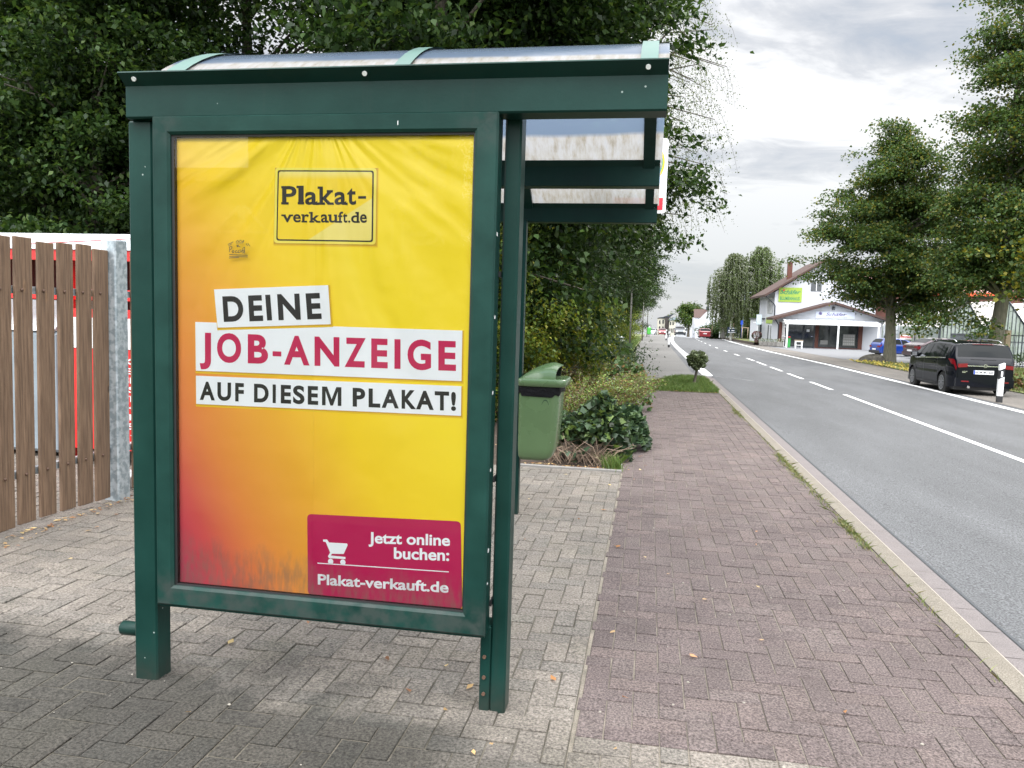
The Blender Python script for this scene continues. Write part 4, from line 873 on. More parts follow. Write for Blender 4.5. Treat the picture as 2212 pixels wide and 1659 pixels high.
# ------------------------------------------------------------------ bus stop sign at the far roof beam
sg = thing('bus_stop_sign', 'white bus stop sign plate with green disc behind the far roof beam', 'sign', (-.12, 6.12, 2.28))
q = rounded([(-.330+.12, 0), (.078+.12, 0), (.078+.12, .555), (-.330+.12, .555)], .025)
mb = MB(); mb.prism(q, 'y', 0, .006); pl_ = mb.build('sign_plate', MT('whitepaint'), sg)
MATS['teal'] = mat('teal_disc', (.02, .30, .18), rough=.4); MATS['yel'] = mat('yellow_ring', (.75, .48, .02), rough=.4); MATS['signred'] = mat('sign_red', (.50, .015, .03), rough=.4)
mb = MB(); mb.tube([(-.006, -.003, .375), (-.006, -.001, .375)], .182, 40); mb.build('ring', MT('yel'), pl_)
mb = MB(); mb.tube([(-.006, -.006, .375), (-.006, -.0035, .375)], .168, 40); mb.build('disc', MT('teal'), pl_)
mb = MB(); mb.box(-.20, .175, -.003, -.001, .025, .115); rd = mb.build('red_field', MT('signred'), pl_)
mb = MB(); text_on(mb, 'V', .085, .115, .05, .085, -.005, off=.03, shear=.2); mb.build('lettering', MT('whitepaint'), rd, recalc=False)
mb = MB(); text_on(mb, 'H', -.10, .085, .28, .47, -.008, off=.03); mb.build('lettering', MT('yel'), pl_, recalc=False)
mb = MB(); mb.box(-.16, -.13, -.17, .0, .03, .05); mb.box(.10, .13, -.17, .0, .03, .05); mb.build('bracket', MT('green'), sg)

# ------------------------------------------------------------------ board fence with galvanised post
fn = thing('board_fence', 'brown vertical board fence bolted to two galvanised rails', 'fence', (-4.0, 4.4, 0))
bd = [(3.55, 3.71), (3.745, 3.90), (3.935, 4.09), (4.125, 4.28-.03), (4.282, 4.362), (4.39, 4.545), (4.578, 4.73), (4.767, 4.92), (4.945, 5.10), (5.123, 5.284), (5.548, 5.70), (5.735, 5.89), (5.925, 6.08)]
bd = [(3.48, 3.64), (3.67, 3.825), (3.86, 4.01), (4.045, 4.20-.01), (4.215, 4.372), (4.392, 4.545), (4.578, 4.73), (4.767, 4.92), (4.945, 5.10), (5.123, 5.284), (5.548, 5.70), (5.735, 5.89), (5.925, 6.08)]
rr = random.Random(3)
boards = []
for i, (a, b_) in enumerate(bd):
    top = 1.875+.008*(i % 3)-.002; 
    mb = MB(); lean = rr.uniform(-.006, .006)-.012
    M_ = Matrix.Translation((-4.0, (a+b_)/2, 0)) @ Matrix.Rotation(lean, 4, 'X') @ Matrix.Rotation(rr.uniform(-.02, .02), 4, 'Z')
    w_ = (b_-a-.013)/2; M_ = Matrix.Translation((0, .0065, 0)) @ M_
    mb.box(0-.024, 0, -w_, w_, .0+rr.uniform(.0, .02), top+rr.uniform(-.004, .004), bev=.004, M=M_)
    boards.append(part(mb, 'board', MT('fence'), fn))
for o in boards: pass
mb = MB(); mb.box(-4.066, -4.028, 3.4, 5.30, 1.525, 1.575, bev=.002); part(mb, 'rail', MT('steel'), fn)
mb = MB(); mb.box(-4.066, -4.028, 3.4, 5.30, .318, .368, bev=.002); part(mb, 'rail', MT('steel'), fn)
mb = MB(); mb.box(-4.066, -4.028, 5.46, 6.2, 1.525, 1.575, bev=.002); mb.box(-4.066, -4.028, 5.46, 6.2, .318, .368, bev=.002); part(mb, 'rail', MT('steel'), fn)
for (a, b_), bo_ in zip(bd, boards):
    for z in (1.550, .343): sub(MB().tube([(-4.0, (a+b_)/2+.0, z), (-3.994, (a+b_)/2, z), (-3.990, (a+b_)/2, z)], [.011, .010, .004], 10), 'bolt', MT('bolt'), bo_, fn)
mb = MB(); mb.box(-4.07, -4.02, 5.287, 5.303, 1.51, 1.59); mb.box(-4.07, -4.02, 5.287, 5.303, .30, .385); mb.box(-4.07, -4.02, 5.448, 5.462, 1.51, 1.59); mb.box(-4.07, -4.02, 5.448, 5.462, .30, .385); part(mb, 'bracket', MT('steel'), fn)
ps = tag(MB().box(-4.07, -3.945, 5.302, 5.446, gz(5.4)-.03, 1.955, bev=.010).build('fence_post', MT('steel')), 'square galvanised steel post between two board fence sections', 'post')
# ------------------------------------------------------------------ foliage
def leaf_mesh(name, C, Nn, size, pal, rs, aspect=.62, droop=0.0, jit=.35, m=None):
    """C: (n,3) leaf centres, Nn: (n,3) rough outward directions, size: float or (n,)"""
    n = len(C); g = np.random.default_rng(rs)
    d = g.normal(size=(n, 3))+Nn*.9; d[:, 2] -= droop; d /= np.linalg.norm(d, axis=1)[:, None]+1e-9   # leaf axis
    upv = g.normal(size=(n, 3))*.55+np.array([0, 0, 1.0])
    s = np.cross(d, upv); s /= np.linalg.norm(s, axis=1)[:, None]+1e-9
    nn = np.cross(s, d)
    sz = (np.ones(n)*size if np.isscalar(size) else size)*g.uniform(1-jit, 1+jit, n)
    L = sz[:, None]; W = L*aspect*.5
    b = C-d*L*.5; t = C+d*L*.5-nn*L*.10; l = C-d*L*.08+s*W+nn*L*.09; r = C-d*L*.08-s*W+nn*L*.09
    V = np.empty((n*4, 3), dtype=np.float32); V[0::4] = b; V[1::4] = r; V[2::4] = t; V[3::4] = l
    me = bpy.data.meshes.new(name)
    me.vertices.add(n*4); me.vertices.foreach_set('co', V.ravel())
    me.loops.add(n*4); me.loops.foreach_set('vertex_index', np.arange(n*4, dtype=np.int32))
    me.polygons.add(n); me.polygons.foreach_set('loop_start', np.arange(0, n*4, 4, dtype=np.int32)); me.polygons.foreach_set('loop_total', np.full(n, 4, dtype=np.int32))
    me.update(calc_edges=True)
    pal = np.array(pal, dtype=np.float32); ci = g.integers(0, len(pal), n)
    col = pal[ci]*g.uniform(.72, 1.28, n)[:, None]
    vcolor(me, np.repeat(col, 4, axis=0))
    me.materials.append(m or MT('leaf'))
    return me
DK = [(.013, .031, .008), (.020, .043, .010), (.012, .026, .008), (.028, .055, .013), (.016, .035, .010)]
MD = [(.034, .068, .014), (.046, .082, .016), (.026, .054, .013), (.056, .09, .02), (.038, .072, .02)]
YG = [(.10, .145, .020), (.13, .165, .022), (.08, .12, .02), (.06, .10, .02), (.16, .16, .02)]
LIN = [(.040, .075, .020), (.052, .095, .022), (.034, .065, .018), (.07, .11, .025), (.05, .085, .03), (.12, .12, .02)]
BIR = [(.085, .115, .040), (.10, .13, .05), (.07, .10, .035), (.12, .14, .06)]
BRN = [(.22, .10, .04), (.16, .07, .035), (.26, .13, .05)]
def cloud_points(ells, n_clusters, per, spread, seed, shell=.55, flat=.55, gap=None):
    g = np.random.default_rng(seed); E = np.array(ells, dtype=float)
    vol = np.prod(E[:, 3:6], axis=1)**(2/3); pick = g.choice(len(E), n_clusters, p=vol/vol.sum())
    nb = max(6, n_clusters//9); bp_ = g.choice(len(E), nb, p=vol/vol.sum())
    bd_ = g.normal(size=(nb, 3)); bd_ /= np.linalg.norm(bd_, axis=1)[:, None]
    br = g.uniform(shell**3, 1, nb)**(1/3)*(1+.05*g.normal(size=nb)); bc_ = E[bp_, :3]+bd_*br[:, None]*E[bp_, 3:6]
    bi = g.integers(0, nb, n_clusters); off0 = g.normal(size=(n_clusters, 3))*spread*1.55*np.array([1, 1, .42])
    d = bd_[bi]; cc = bc_[bi]+off0; cc[:, 2] -= .30*np.hypot(off0[:, 0], off0[:, 1])
    if gap is not None:
        keep = np.array([noise.noise(Vector(tuple(p*gap[0]))) > gap[1] for p in cc]); cc = cc[keep]; d = d[keep]
    k = len(cc)
    off = g.normal(size=(k, per, 3))*spread; off[:, :, 2] *= flat
    # each cluster hangs as a sagging spray
    off[:, :, 2] -= .35*np.sqrt(off[:, :, 0]**2+off[:, :, 1]**2)
    P = (cc[:, None, :]+off).reshape(-1, 3); D = np.repeat(d, per, axis=0)
    return P, D, cc
def limbs(mb, cc, trunk_pts, rad, nmax, seed, base_frac=.2):
    r_ = random.Random(seed); idx = list(range(len(cc))); r_.shuffle(idx)
    H = [Vector(p) for p in trunk_pts]
    for i in idx[:nmax]:
        tip = Vector(cc[i]); 
        best = min(range(len(H)), key=lambda k: (H[k]-tip).length+.9*max(0, H[k].z-tip.z+.6)*2)
        a = H[best]; mid = a.lerp(tip, .5)+Vector((r_.uniform(-.2, .2), r_.uniform(-.2, .2), r_.uniform(0, .35)*(tip-a).length*.4))
        r0 = rad*.32*(1-best/len(H)*.7)
        mb.tube([a, mid, tip], [r0, r0*.5, r0*.14], 6, caps=False)
def trunk_line(h, seed, lean=(0, 0), n=9):
    r_ = random.Random(seed); pts = []; x = y = 0
    for k in range(n+1):
        pts.append((x+lean[0]*k/n, y+lean[1]*k/n, h*k/n)); x += r_.uniform(-.06, .06)*h*.12; y += r_.uniform(-.06, .06)*h*.12
    return pts
def tree(name, label, ells, n_cl, per, spread, leaf, pal, seed, h, rad, bark='bark', group=None, loc=(0, 0, 0), shell=.5, lean=(0, 0), nl=40, gap=None, extra=None, aspect=.62, droop=.2, flat=.55, sub_brown=None, cat='tree'):
    t = thing(name, label, cat, loc, 0, group)
    P, D, cc = cloud_points(ells, n_cl, per, spread, seed, shell, flat, gap)
    me = leaf_mesh('crown', P, D, leaf, pal, seed+1, aspect=aspect, droop=droop)
    o = bpy.data.objects.new('crown', me); COL.objects.link(o); o.parent = t
    if h > 0:
        tl = trunk_line(h, seed, lean); mb = MB()
        n = len(tl); radii = [rad*(1.25 if k == 0 else 1.0)*(1-.82*k/(n-1)) for k in range(n)]
        tl[0] = (tl[0][0], tl[0][1], -.25); mb.tube(tl, radii, 10, caps=False)
        limbs(mb, cc, tl[2:], rad, nl, seed)
        mb.build('trunk', MT(bark), t, recalc=False)
    return t
# dark mixed wood left of the road: unique crowns, then copies
WG = 'trees of the dark wood behind the shelter'
near = [
 ('broadleaf_tree', 'dark broadleaf tree bulging over the pavement beyond the right end of the shelter roof', (-2.7, 14.6), 0, 1.0, 0),
 ('broadleaf_tree', 'dark tree straight above the middle of the shelter roof', (-3.7, 12.9), 1, 1.0, 1.2),
 ('broadleaf_tree', 'dark tree with sky gaps above the left end of the shelter roof', (-8.3, 15.2), 2, 1.05, 2.4),
 ('broadleaf_tree', 'tall dark tree in the top left corner', (-11.6, 13.4), 1, 1.05, 4.0),
 ('broadleaf_tree', 'low dark tree behind the board fence', (-8.6, 11.2), 0, .78, 3.0),
 ('broadleaf_tree', 'dark tree deep in the wood behind the middle of the shelter roof', (-5.4, 19.5), 1, 1.2, 5.2),
 ('broadleaf_tree', 'dark tree deep in the wood behind the overhanging tree', (-2.9, 20.5), 0, .95, .9),
]
def crown_proto(kind):
    if kind == 0:
        el = [(.40, 0, 4.8, 2.75, 2.9, 1.65), (.45, -.3, 6.9, 2.45, 2.5, 2.2), (-.9, -.2, 3.0, 2.0, 2.4, 1.6), (.0, 0, 9.3, 2.1, 2.1, 2.0)]
        return dict(ells=el, n_cl=1650, per=60, spread=.24, flat=.40, leaf=.115, pal=MD+DK, seed=11, h=9.5, rad=.19, shell=.35, nl=70)
    if kind == 1:
        el = [(0, 0, 4.0, 3.2, 3.0, 2.4), (0, 0, 7.0, 3.1, 2.9, 2.6), (-.5, .3, 9.8, 2.6, 2.6, 2.4), (.4, -.2, 2.3, 2.6, 2.2, 1.3)]
        return dict(ells=el, n_cl=1250, per=66, spread=.34, flat=.38, leaf=.115, pal=DK+DK+MD, seed=23, h=10.5, rad=.22, shell=.3, nl=70)
    el = [(0, 0, 3.0, 3.4, 3.0, 1.9), (-1.9, 0, 6.6, 1.9, 2.4, 2.2), (1.2, 0, 9.9, 2.6, 2.6, 1.7), (-.5, 0, 5.6, 1.6, 1.6, .9)]
    return dict(ells=el, n_cl=950, per=60, spread=.32, flat=.38, leaf=.115, pal=DK+MD, seed=37, h=10.5, rad=.2, shell=.3, nl=80, gap=(.7, -.05))
protos = {}
for nm, lb, (x, y), kd, sc_, rz_ in near:
    loc = (x, y, gz(y)-.05)
    if kd not in protos:
        protos[kd] = tree(nm, lb, loc=loc, group=WG, **crown_proto(kd)); t = protos[kd]
        if (x, y) != (-2.7, 14.6): t.rotation_euler = (0, 0, rz_)
    else:
        t = copy_tree(protos[kd], loc, rz_, lb)
    t.scale = (sc_, sc_, sc_)
# trees along the road farther on
RG = 'roadside trees beyond the planted bed'
for i, (x, y, kd, sc_, rz_, lb) in enumerate([
    (-2.6, 26, 0, .80, .2, 'dense roadside tree next beyond the overhanging tree'),
    (-2.5, 34, 0, .84, -.3, 'roadside tree behind the nearer bare pole'),
    (-2.4, 44, 0, .86, .4, 'dark roadside tree between the two bare poles'),
    (-2.3, 57, 0, .86, -.2, 'roadside tree by the farther pole'),
    (-2.4, 74, 0, .85, .3, 'far roadside tree before the distant green bin'),
    (-2.6, 95, 0, .9, -.4, 'farthest roadside tree at the end of the hedge'),
    (-6.2, 30, 1, .9, 1.0, 'dark tree in the second row beyond the overhanging tree'),
    (-6.2, 48, 1, .9, 2.0, 'dark tree in the second row behind the bare poles')]):
    t = copy_tree(protos[kd], (x, y, gz(y)+.45), rz_, lb); t.scale = (sc_, sc_, sc_*.9); t['group'] = RG
# hanging birch behind the overhanging tree
def birch(name, label, loc, H, Rr, nst, seed, strands_len, leaf, group=None, dens=1.0, pal=BIR, wisp=False):
    t = thing(name, label, 'birch tree', loc, 0, group); g = random.Random(seed); tl = trunk_line(H, seed); mb = MB()
    rad = H*.016
    tl[0] = (0, 0, -.3); mb.tube(tl, [rad*(1-.85*k/(len(tl)-1)) for k in range(len(tl))], 9, caps=False)
    C = []
    for k in range(nst):
        f = g.uniform(.30, 1.0); a = g.uniform(0, 2*math.pi); prof = math.sin(min(1.0, (1-f)*1.6+.12)*math.pi*.62)
        rr_ = Rr*prof*g.uniform(.25, 1.0); i = min(len(tl)-1, int(f*(len(tl)-1))); base = Vector(tl[i])
        tip = Vector((rr_*math.cos(a), rr_*math.sin(a), H*f+.12*rr_)); ln = strands_len*g.uniform(.4, 1.2)
        mid = base.lerp(tip, .6)+Vector((0, 0, .25*rr_))
        end = tip+Vector((g.uniform(-.25, .25), g.uniform(-.25, .25), -ln))
        if wisp: end += Vector((tip.x, tip.y, 0))*.10
        if g.random() < (.25 if wisp else .5): mb.tube([base, mid, tip], [rad*.25, rad*.12, .010], 5, caps=False)
        if wisp and g.random() < .35: mb.tube([tip, tip.lerp(end, .5)+Vector((.04, 0, 0)), end], [.0055, .004, .002], 3, caps=False)
        if not wisp or g.random() < .03: mb.tube([mid, mid.lerp(tip, .6)+Vector((0, 0, .12)), tip, tip.lerp(end, .4)+Vector((.05, 0, 0)), end], [.012, .010, .008, .005, .002], 3, caps=False)
        m_ = int(26*dens*ln/1.5)+6
        for q in range(m_):
            s = q/m_; jj = .11 if wisp else .07; p = tip.lerp(end, s)+Vector((g.gauss(0, jj), g.gauss(0, jj), g.gauss(0, .05))); C.append(p)
        for q in range(int(8*dens)):
            s = g.random(); p = mid.lerp(tip, s)+Vector((g.gauss(0, .12), g.gauss(0, .12), g.gauss(0, .1))); C.append(p)
    C = np.array([tuple(c) for c in C]); me = leaf_mesh('crown', C, np.zeros_like(C), leaf, pal, seed, aspect=.7, droop=.8)
    o = bpy.data.objects.new('crown', me); COL.objects.link(o); o.parent = t
    mb.build('trunk', MT('bark' if leaf < .1 else 'birchbark'), t, recalc=False)
    return t
birch('birch', 'wispy birch with hanging strands against the sky beside the dark overhanging tree', (-1.9, 24.5, gz(24)-.1), 14.5, 4.1, 1700, 5, 1.15, .050, dens=1.35, wisp=True)
birch('birch', 'pale weeping birch across the road, left of the street lamp', (11.0, 111, gz(111)), 11.4, 3.6, 560, 8, 3.2, .21, dens=.9, pal=[(.085, .11, .045), (.10, .125, .055), (.07, .095, .04)])
birch('birch', 'taller pale birch between the street lamp and the flower shop', (14.6, 113, gz(111)), 12.6, 3.8, 620, 9, 3.0, .21, dens=.9, pal=[(.085, .12, .04), (.10, .14, .05), (.07, .10, .035)])
# right side lindens
tree('linden_tree', 'conical linden in front of the flower shop with a mound at its foot', [(-.8, 0, 5.9, 4.3, 3.8, 1.6), (0, 0, 3.9, 2.4, 2.6, 1.2), (-.5, 0, 7.9, 3.6, 3.4, 1.8), (-.2, 0, 9.9, 2.7, 2.5, 1.8), (-.1, 0, 11.7, 1.8, 1.8, 1.3), (.0, 0, 12.6, .9, .9, 1.0), (2.0, 0, 4.8, 2.2, 2.2, 1.6)], 1650, 95, .36, .135, LIN, 51, 12.8, .31, bark='barkl', loc=(13.4, 47.2, G(13.4, 47.2)-.02), shell=.25, nl=90, aspect=.85, gap=(.55, -.16), flat=.32)
tree('linden_tree', 'tall linden at the right edge behind the black van', [(.5, 0, 5.5, 3.1, 3.4, 1.8), (.4, 0, 7.6, 3.2, 3.2, 2.3), (.4, 0, 10.2, 3.1, 3.0, 2.5), (.5, 0, 13.5, 2.6, 2.6, 2.4), (-1.7, -.4, 2.9, .9, 1.0, .7), (.6, 0, 16, 2, 2, 2)], 1750, 95, .38, .135, LIN, 63, 15.5, .33, bark='barkl', loc=(15.5, 39.0, G(15.5, 39)-.02), shell=.25, lean=(.3, 0), nl=90, aspect=.85, gap=(.5, -.10), flat=.32)
tree('maple_tree', 'yellowing maple reaching in from the right picture edge', [(0, 0, 4.8, 2.2, 2.2, 1.8), (.3, 0, 7.0, 1.8, 1.8, 1.5)], 420, 28, .28, .16, [(.08, .10, .02), (.06, .09, .02), (.16, .15, .02), (.045, .08, .02)], 71, 7.5, .16, bark='barkl', loc=(15.0, 31.5, G(14.4, 31)-.02), shell=.3, nl=30, aspect=.95, gap=(.6, -.1))
tree('broadleaf_tree', 'round distant tree beside the house with the red roof', [(0, 0, 5.6, 3.4, 3.2, 2.3), (-.6, 0, 4.2, 3.0, 3, 2.0), (.5, 0, 6.9, 2.4, 2.4, 1.3)], 620, 16, .45, .42, MD+[(.11, .13, .03)], 81, 6.5, .35, loc=(9.3, 196, gz(196)+.3), shell=.35, nl=30, gap=(.35, -.15))
tree('broadleaf_tree', 'dark low tree right of the distant red roof', [(0, 0, 1.9, 2.4, 2.2, 1.5), (1.6, 0, 2.3, 1.8, 2.2, 1.6), (-1.5, 0, 1.2, 1.6, 1.6, 1.0)], 420, 16, .3, .26, DK+MD, 83, 1.5, .2, loc=(10.9, 128, gz(128)-.3), shell=.3, nl=10, cat='tree')
for i, (x, y, s, lb) in enumerate([(17.5, 104, 1.0, 'bushy green tree left of the flower shop side wall'), (14.2, 121, .9, 'bushy tree under the weeping birch'), (22, 118, 1.3, 'bushy tree behind the flower shop')]):
    if i == 0: bt = tree('broadleaf_tree', lb, [(0, 0, 3.2, 3.6, 3.0, 2.6), (1.5, 0, 4.8, 2.6, 2.4, 2.0), (-2.2, 0, 2.0, 2.2, 2.2, 1.7)], 700, 16, .36, .30, MD+YG[3:4], 91, 4.0, .22, loc=(x, y, gz(y)-.3), shell=.3, nl=20)
    else: t = copy_tree(bt, (x, y, gz(y)-.3), i*1.3, lb); t.scale = (s, s, s)
# hedge of mixed shrubs along the path
hg = 'shrubs of the hedge along the path'
HP = [('yellow green', YG), ('grey green', [(.05, .08, .035), (.06, .09, .04), (.04, .07, .03)]), ('dark green', DK+MD)]
hs = [(-2.45, 11.6, 1.35, 0, 'yellow-green shrub right behind the litter bin'), (-3.5, 10.6, 1.6, 2, 'dark shrub behind the shelter post and bin'), (-2.05, 14.6, 1.45, 0, 'tall yellow-green shrub under the overhanging tree'),
      (-2.0, 17.8, 1.5, 1, 'grey-green shrub in the middle of the hedge'), (-2.05, 21.5, 1.5, 1, 'grey-green shrub before the dry grass'), (-2.7, 26, 1.6, 2, 'dark shrub left of the first bare pole'),
      (-3.1, 31, 1.6, 0, 'yellow-green shrub in the hedge between the overhanging tree and the nearer pole'), (-3.2, 37, 1.7, 0, 'light green shrub just before the nearer bare pole'), (-3.5, 46, 1.9, 0, 'bright yellow-green shrub behind the nearer bare pole'),
      (-3.5, 56, 2.0, 1, 'grey-green shrub between the two poles'), (-3.4, 68, 2.1, 0, 'yellow-green shrub at the farther bare pole'), (-3.4, 82, 2.3, 0, 'yellow-green shrub near the distant green bin'), (-3.6, 97, 2.4, 2, 'last dark shrub of the hedge, far down the path'),
      (-4.6, 11.5, 1.6, 2, 'dark undergrowth shrub seen past the shelter case'), (-5.2, 9.8, 1.2, 2, 'low dark shrub beside the red shed')]
hp = {}
for (x, y, s, k, lb) in hs:
    if k not in hp:
        hp[k] = tree('hedge_shrub', lb, [(0, 0, .75, 1.0, 1.1, .95), (.1, -.1, 1.5, .85, .95, .75), (-.2, .4, .5, .9, .9, .6), (-.1, .1, 2.0, .6, .7, .5)], 560, 50, .12, .046, HP[k][1], 101+k, 1.8, .04, loc=(x, y, gz(y)-.05), group=hg, shell=.35, nl=50, aspect=.62, cat='shrub'); t = hp[k]
    else: t = copy_tree(hp[k], (x, y, gz(y)-.05), y*1.7, lb)
    t.scale = (s, s, s)
# planted bed: ivy mound, cotoneaster fan, bramble, weeds
def mound_pts(n, seed, cx_, cy_, rx, ry, h, lo=0.0):
    g = np.random.default_rng(seed); a = g.uniform(0, 2*math.pi, n); rr_ = np.sqrt(g.uniform(0, 1, n))
    x = rr_*np.cos(a); y = rr_*np.sin(a); top = np.sqrt(np.clip(1-rr_**2.6, 0, 1)); z = h*top*(lo+(1-lo)*g.uniform(0, 1, n)**.35)*np.array([.90+.40*noise.noise(Vector((float(cx_+a_*rx)*3.1+seed, float(b_*ry)*3.1, .3))) for a_, b_ in zip(x, y)])
    P = np.stack([cx_+x*rx, cy_+y*ry, z], 1); D = np.stack([x, y, top*.8], 1); return P, D
def shrub(name, label, loc, P, D, size, pal, seed, aspect, stems, stem_m='twig', droop=0.0, part_='leaves', cat='shrub', jit=.35):
    t = thing(name, label, cat, loc); me = leaf_mesh(part_, P, D, size, pal, seed, aspect=aspect, droop=droop, jit=jit, m=MT('leafn'))
    o = bpy.data.objects.new(part_, me); COL.objects.link(o); o.parent = t
    if stems: stems.build('stems', MT(stem_m), t, recalc=False)
    return t
g = random.Random(15)
mb = MB()
for k in range(150):
    x0, y0 = g.uniform(-.42, .22), g.uniform(-.10, .35); a = g.uniform(0, 6.28); l = g.uniform(.12, .4)
    p0 = Vector((x0, y0-.12, .01)); p1 = p0+Vector((math.cos(a)*l*.4, -abs(math.sin(a))*l*.25, l*.5)); p2 = p1+Vector((math.cos(a)*l*.5, -.02, g.uniform(-.2, .35)*l))
    mb.tube([p0, p1, p2], [.004, .0035, .002], 5, caps=False)
P, D = mound_pts(2300, 31, 0, .18, .47, .42, .66, .25)
keep = ~((P[:, 2] < .27) & (P[:, 1] < .0) & (np.random.default_rng(2).uniform(size=len(P)) < .86)); P, D = P[keep], D[keep]
IVY = [(.035, .068, .030), (.05, .088, .038), (.026, .052, .026), (.07, .115, .045), (.12, .18, .045), (.045, .075, .04), (.03, .045, .02)]
shrub('ivy_mound', 'dark ivy mound with bare dry stems at its foot, right behind the litter bin', (-.60, 8.25, gz(8)-.02), P, D, .072, IVY, 5, 1.05, mb, 'dryw', cat='ivy')
P, D = mound_pts(1500, 33, 0, 0, .28, .40, .62, .1)
shrub('ivy_mound', 'dark ivy mound overhanging the pavement edge under the fan of arching twigs', (-.22, 9.25, gz(9)-.02), P, D, .075, IVY[:4], 6, 1.05, None, cat='ivy')
# arching twiggy shrub
C = []; DD = []; mb = MB(); g = random.Random(21)
for k in range(520):
    a = g.gauss(0, .85); a = a if g.random() < .7 else g.uniform(-3.1, 3.1); l = g.uniform(.45, 1.45); x0 = g.uniform(-.55, .0); y0 = g.uniform(-.5, .9)
    dx, dy = math.cos(a)*.75, math.sin(a)*.8; pts = []
    for s in range(7):
        f = s/6; pts.append(Vector((x0+dx*l*f*.82, y0+dy*l*f*.8, .12+l*(.92*f-.42*f*f)*g.uniform(.96, 1.04))))
    mb.tube(pts, [.004, .0035, .003, .0025, .002, .0015, .001], 4, caps=False)
    for s in range(30):
        f = .2+.8*s/30; i = min(5, int(f*6)); p = pts[i].lerp(pts[i+1], f*6-i); C.append(p+Vector((g.gauss(0, .012), g.gauss(0, .012), g.gauss(0, .012)))); DD.append((pts[i+1]-pts[i]).normalized())
shrub('arching_shrub', 'arching shrub with fine yellow-green to russet twigs fanning over the pavement', (-.50, 9.9, gz(9.9)-.03), np.array([tuple(c) for c in C]), np.array([tuple(c) for c in DD]), .030, [(.11, .17, .028), (.085, .145, .026), (.14, .165, .03), (.17, .11, .032), (.065, .115, .026), (.13, .19, .035)], 9, .62, mb)
P, D = mound_pts(800, 35, 0, 0, .42, .5, .95, .15)
shrub('bramble', 'pale green bramble leaning over the path edge behind the arching shrub', (-.33, 13.3, gz(13)-.02), P, D, .085, [(.07, .13, .04), (.09, .15, .05), (.05, .10, .03), (.2, .12, .05)], 12, .9, None, cat='bramble')
P, D = mound_pts(1500, 36, 0, 0, .9, 1.2, .8, .1)
shrub('undergrowth_shrub', 'brownish low undergrowth between the arching shrub and the hedge', (-1.35, 11.2, gz(11)-.02), P, D, .05, [(.10, .10, .03), (.14, .10, .045), (.07, .10, .025), (.17, .12, .05)], 14, .5, None)
P, D = mound_pts(1100, 38, 0, 0, .7, 1.5, .55, .1)
shrub('undergrowth_shrub', 'low green weeds at the bed edge before the dry grass', (-.75, 15.5, gz(15)-.02), P, D, .055, [(.08, .12, .03), (.11, .12, .04), (.06, .10, .03)], 16, .5, None)
# grass: blades as stuff
def blades(name, pts, h, wdt, pal, seed, lean=.35, m=None):
    g = np.random.default_rng(seed); P = np.array(pts); n = len(P); a = g.uniform(0, 2*math.pi, n); hh = h*g.uniform(.45, 1.25, n); ln = g.normal(size=(n, 2))*lean*hh[:, None]
    s = np.stack([np.cos(a), np.sin(a), np.zeros(n)], 1)*wdt; T = P+np.stack([ln[:, 0], ln[:, 1], hh], 1); Mi = P+np.stack([ln[:, 0]*.35, ln[:, 1]*.35, hh*.6], 1)
    V = np.empty((n*5, 3), np.float32); V[0::5] = P-s; V[1::5] = P+s; V[2::5] = Mi+s*.7; V[3::5] = T; V[4::5] = Mi-s*.7
    me = bpy.data.meshes.new(name); me.vertices.add(n*5); me.vertices.foreach_set('co', V.ravel()); me.loops.add(n*5); me.loops.foreach_set('vertex_index', np.arange(n*5, dtype=np.int32)); me.polygons.add(n)
    me.polygons.foreach_set('loop_start', np.arange(0, n*5, 5, dtype=np.int32)); me.polygons.foreach_set('loop_total', np.full(n, 5, np.int32)); me.update(calc_edges=True)
    pal = np.array(pal, np.float32); col = pal[g.integers(0, len(pal), n)]*g.uniform(.75, 1.25, n)[:, None]; vcolor(me, np.repeat(col, 5, axis=0)); me.materials.append(m or MT('leafn'))
    o = bpy.data.objects.new(name, me); COL.objects.link(o); o['kind'] = 'stuff'; return o
GR = [(.085, .15, .03), (.11, .18, .04), (.065, .12, .025), (.15, .19, .06)]
DRY = [(.30, .22, .12), (.24, .18, .09), (.16, .16, .06)]
g = random.Random(5)
def in_patch(x, y):   # little lawn between paving and path
    yl = 17.40; f = min(1, max(0, (x+.06)/.75)); yu = 17.7+4.3*f**.8
    return -.06 < x < 1.545 and yl < y < yu+.35*math.sin(x*7)*.3
pts = []
while len(pts) < 15000:
    x, y = g.uniform(-.1, 1.55), g.uniform(17.36, 22.4)
    if in_patch(x, y) or (y < 17.6 and -.06 < x < 1.54): pts.append((x, y, gz(y)))
blades('grass_patch', pts, .10, .0045, GR, 3, lean=.45)
mb = MB(); o_ = []
rows = [[(-.10, 17.33, 0), (1.555, 17.33, 0)], [(-.02, 17.9, 0), (1.555, 17.9, 0)], [(.25, 20.0, 0), (1.555, 20.0, 0)], [(.6, 21.7, 0), (1.555, 21.9, 0)], [(1.1, 22.2, 0), (1.5, 22.3, 0)]]
rows = [[(x, y, gz(y)+.008) for x, y, _ in r_] for r_ in rows]; mb.grid(rows, smooth=False); mb.build('grass_soil', MT('land'), recalc=False)['kind'] = 'structure'
pts = [(g.gauss(-.30, .05), g.gauss(7.88, .05), gz(8)-.02) for _ in range(170)]
tag(blades('grass_tuft', pts, .17, .004, GR, 4, lean=.5), 'small grass tuft at the corner of the planted bed', 'grass')
pts = [(1.545-abs(g.gauss(0, .035)), y, gz(y)) for y in [g.choice([g.uniform(5.5, 6.3), g.uniform(6.6, 9.5), g.uniform(8, 9.4), g.gauss(13.6, .4)]) for _ in range(1300)]]+[(1.548-abs(g.gauss(0, .012)), y, gz(y)) for y in [g.uniform(3.5, 17) for _ in range(420)]]
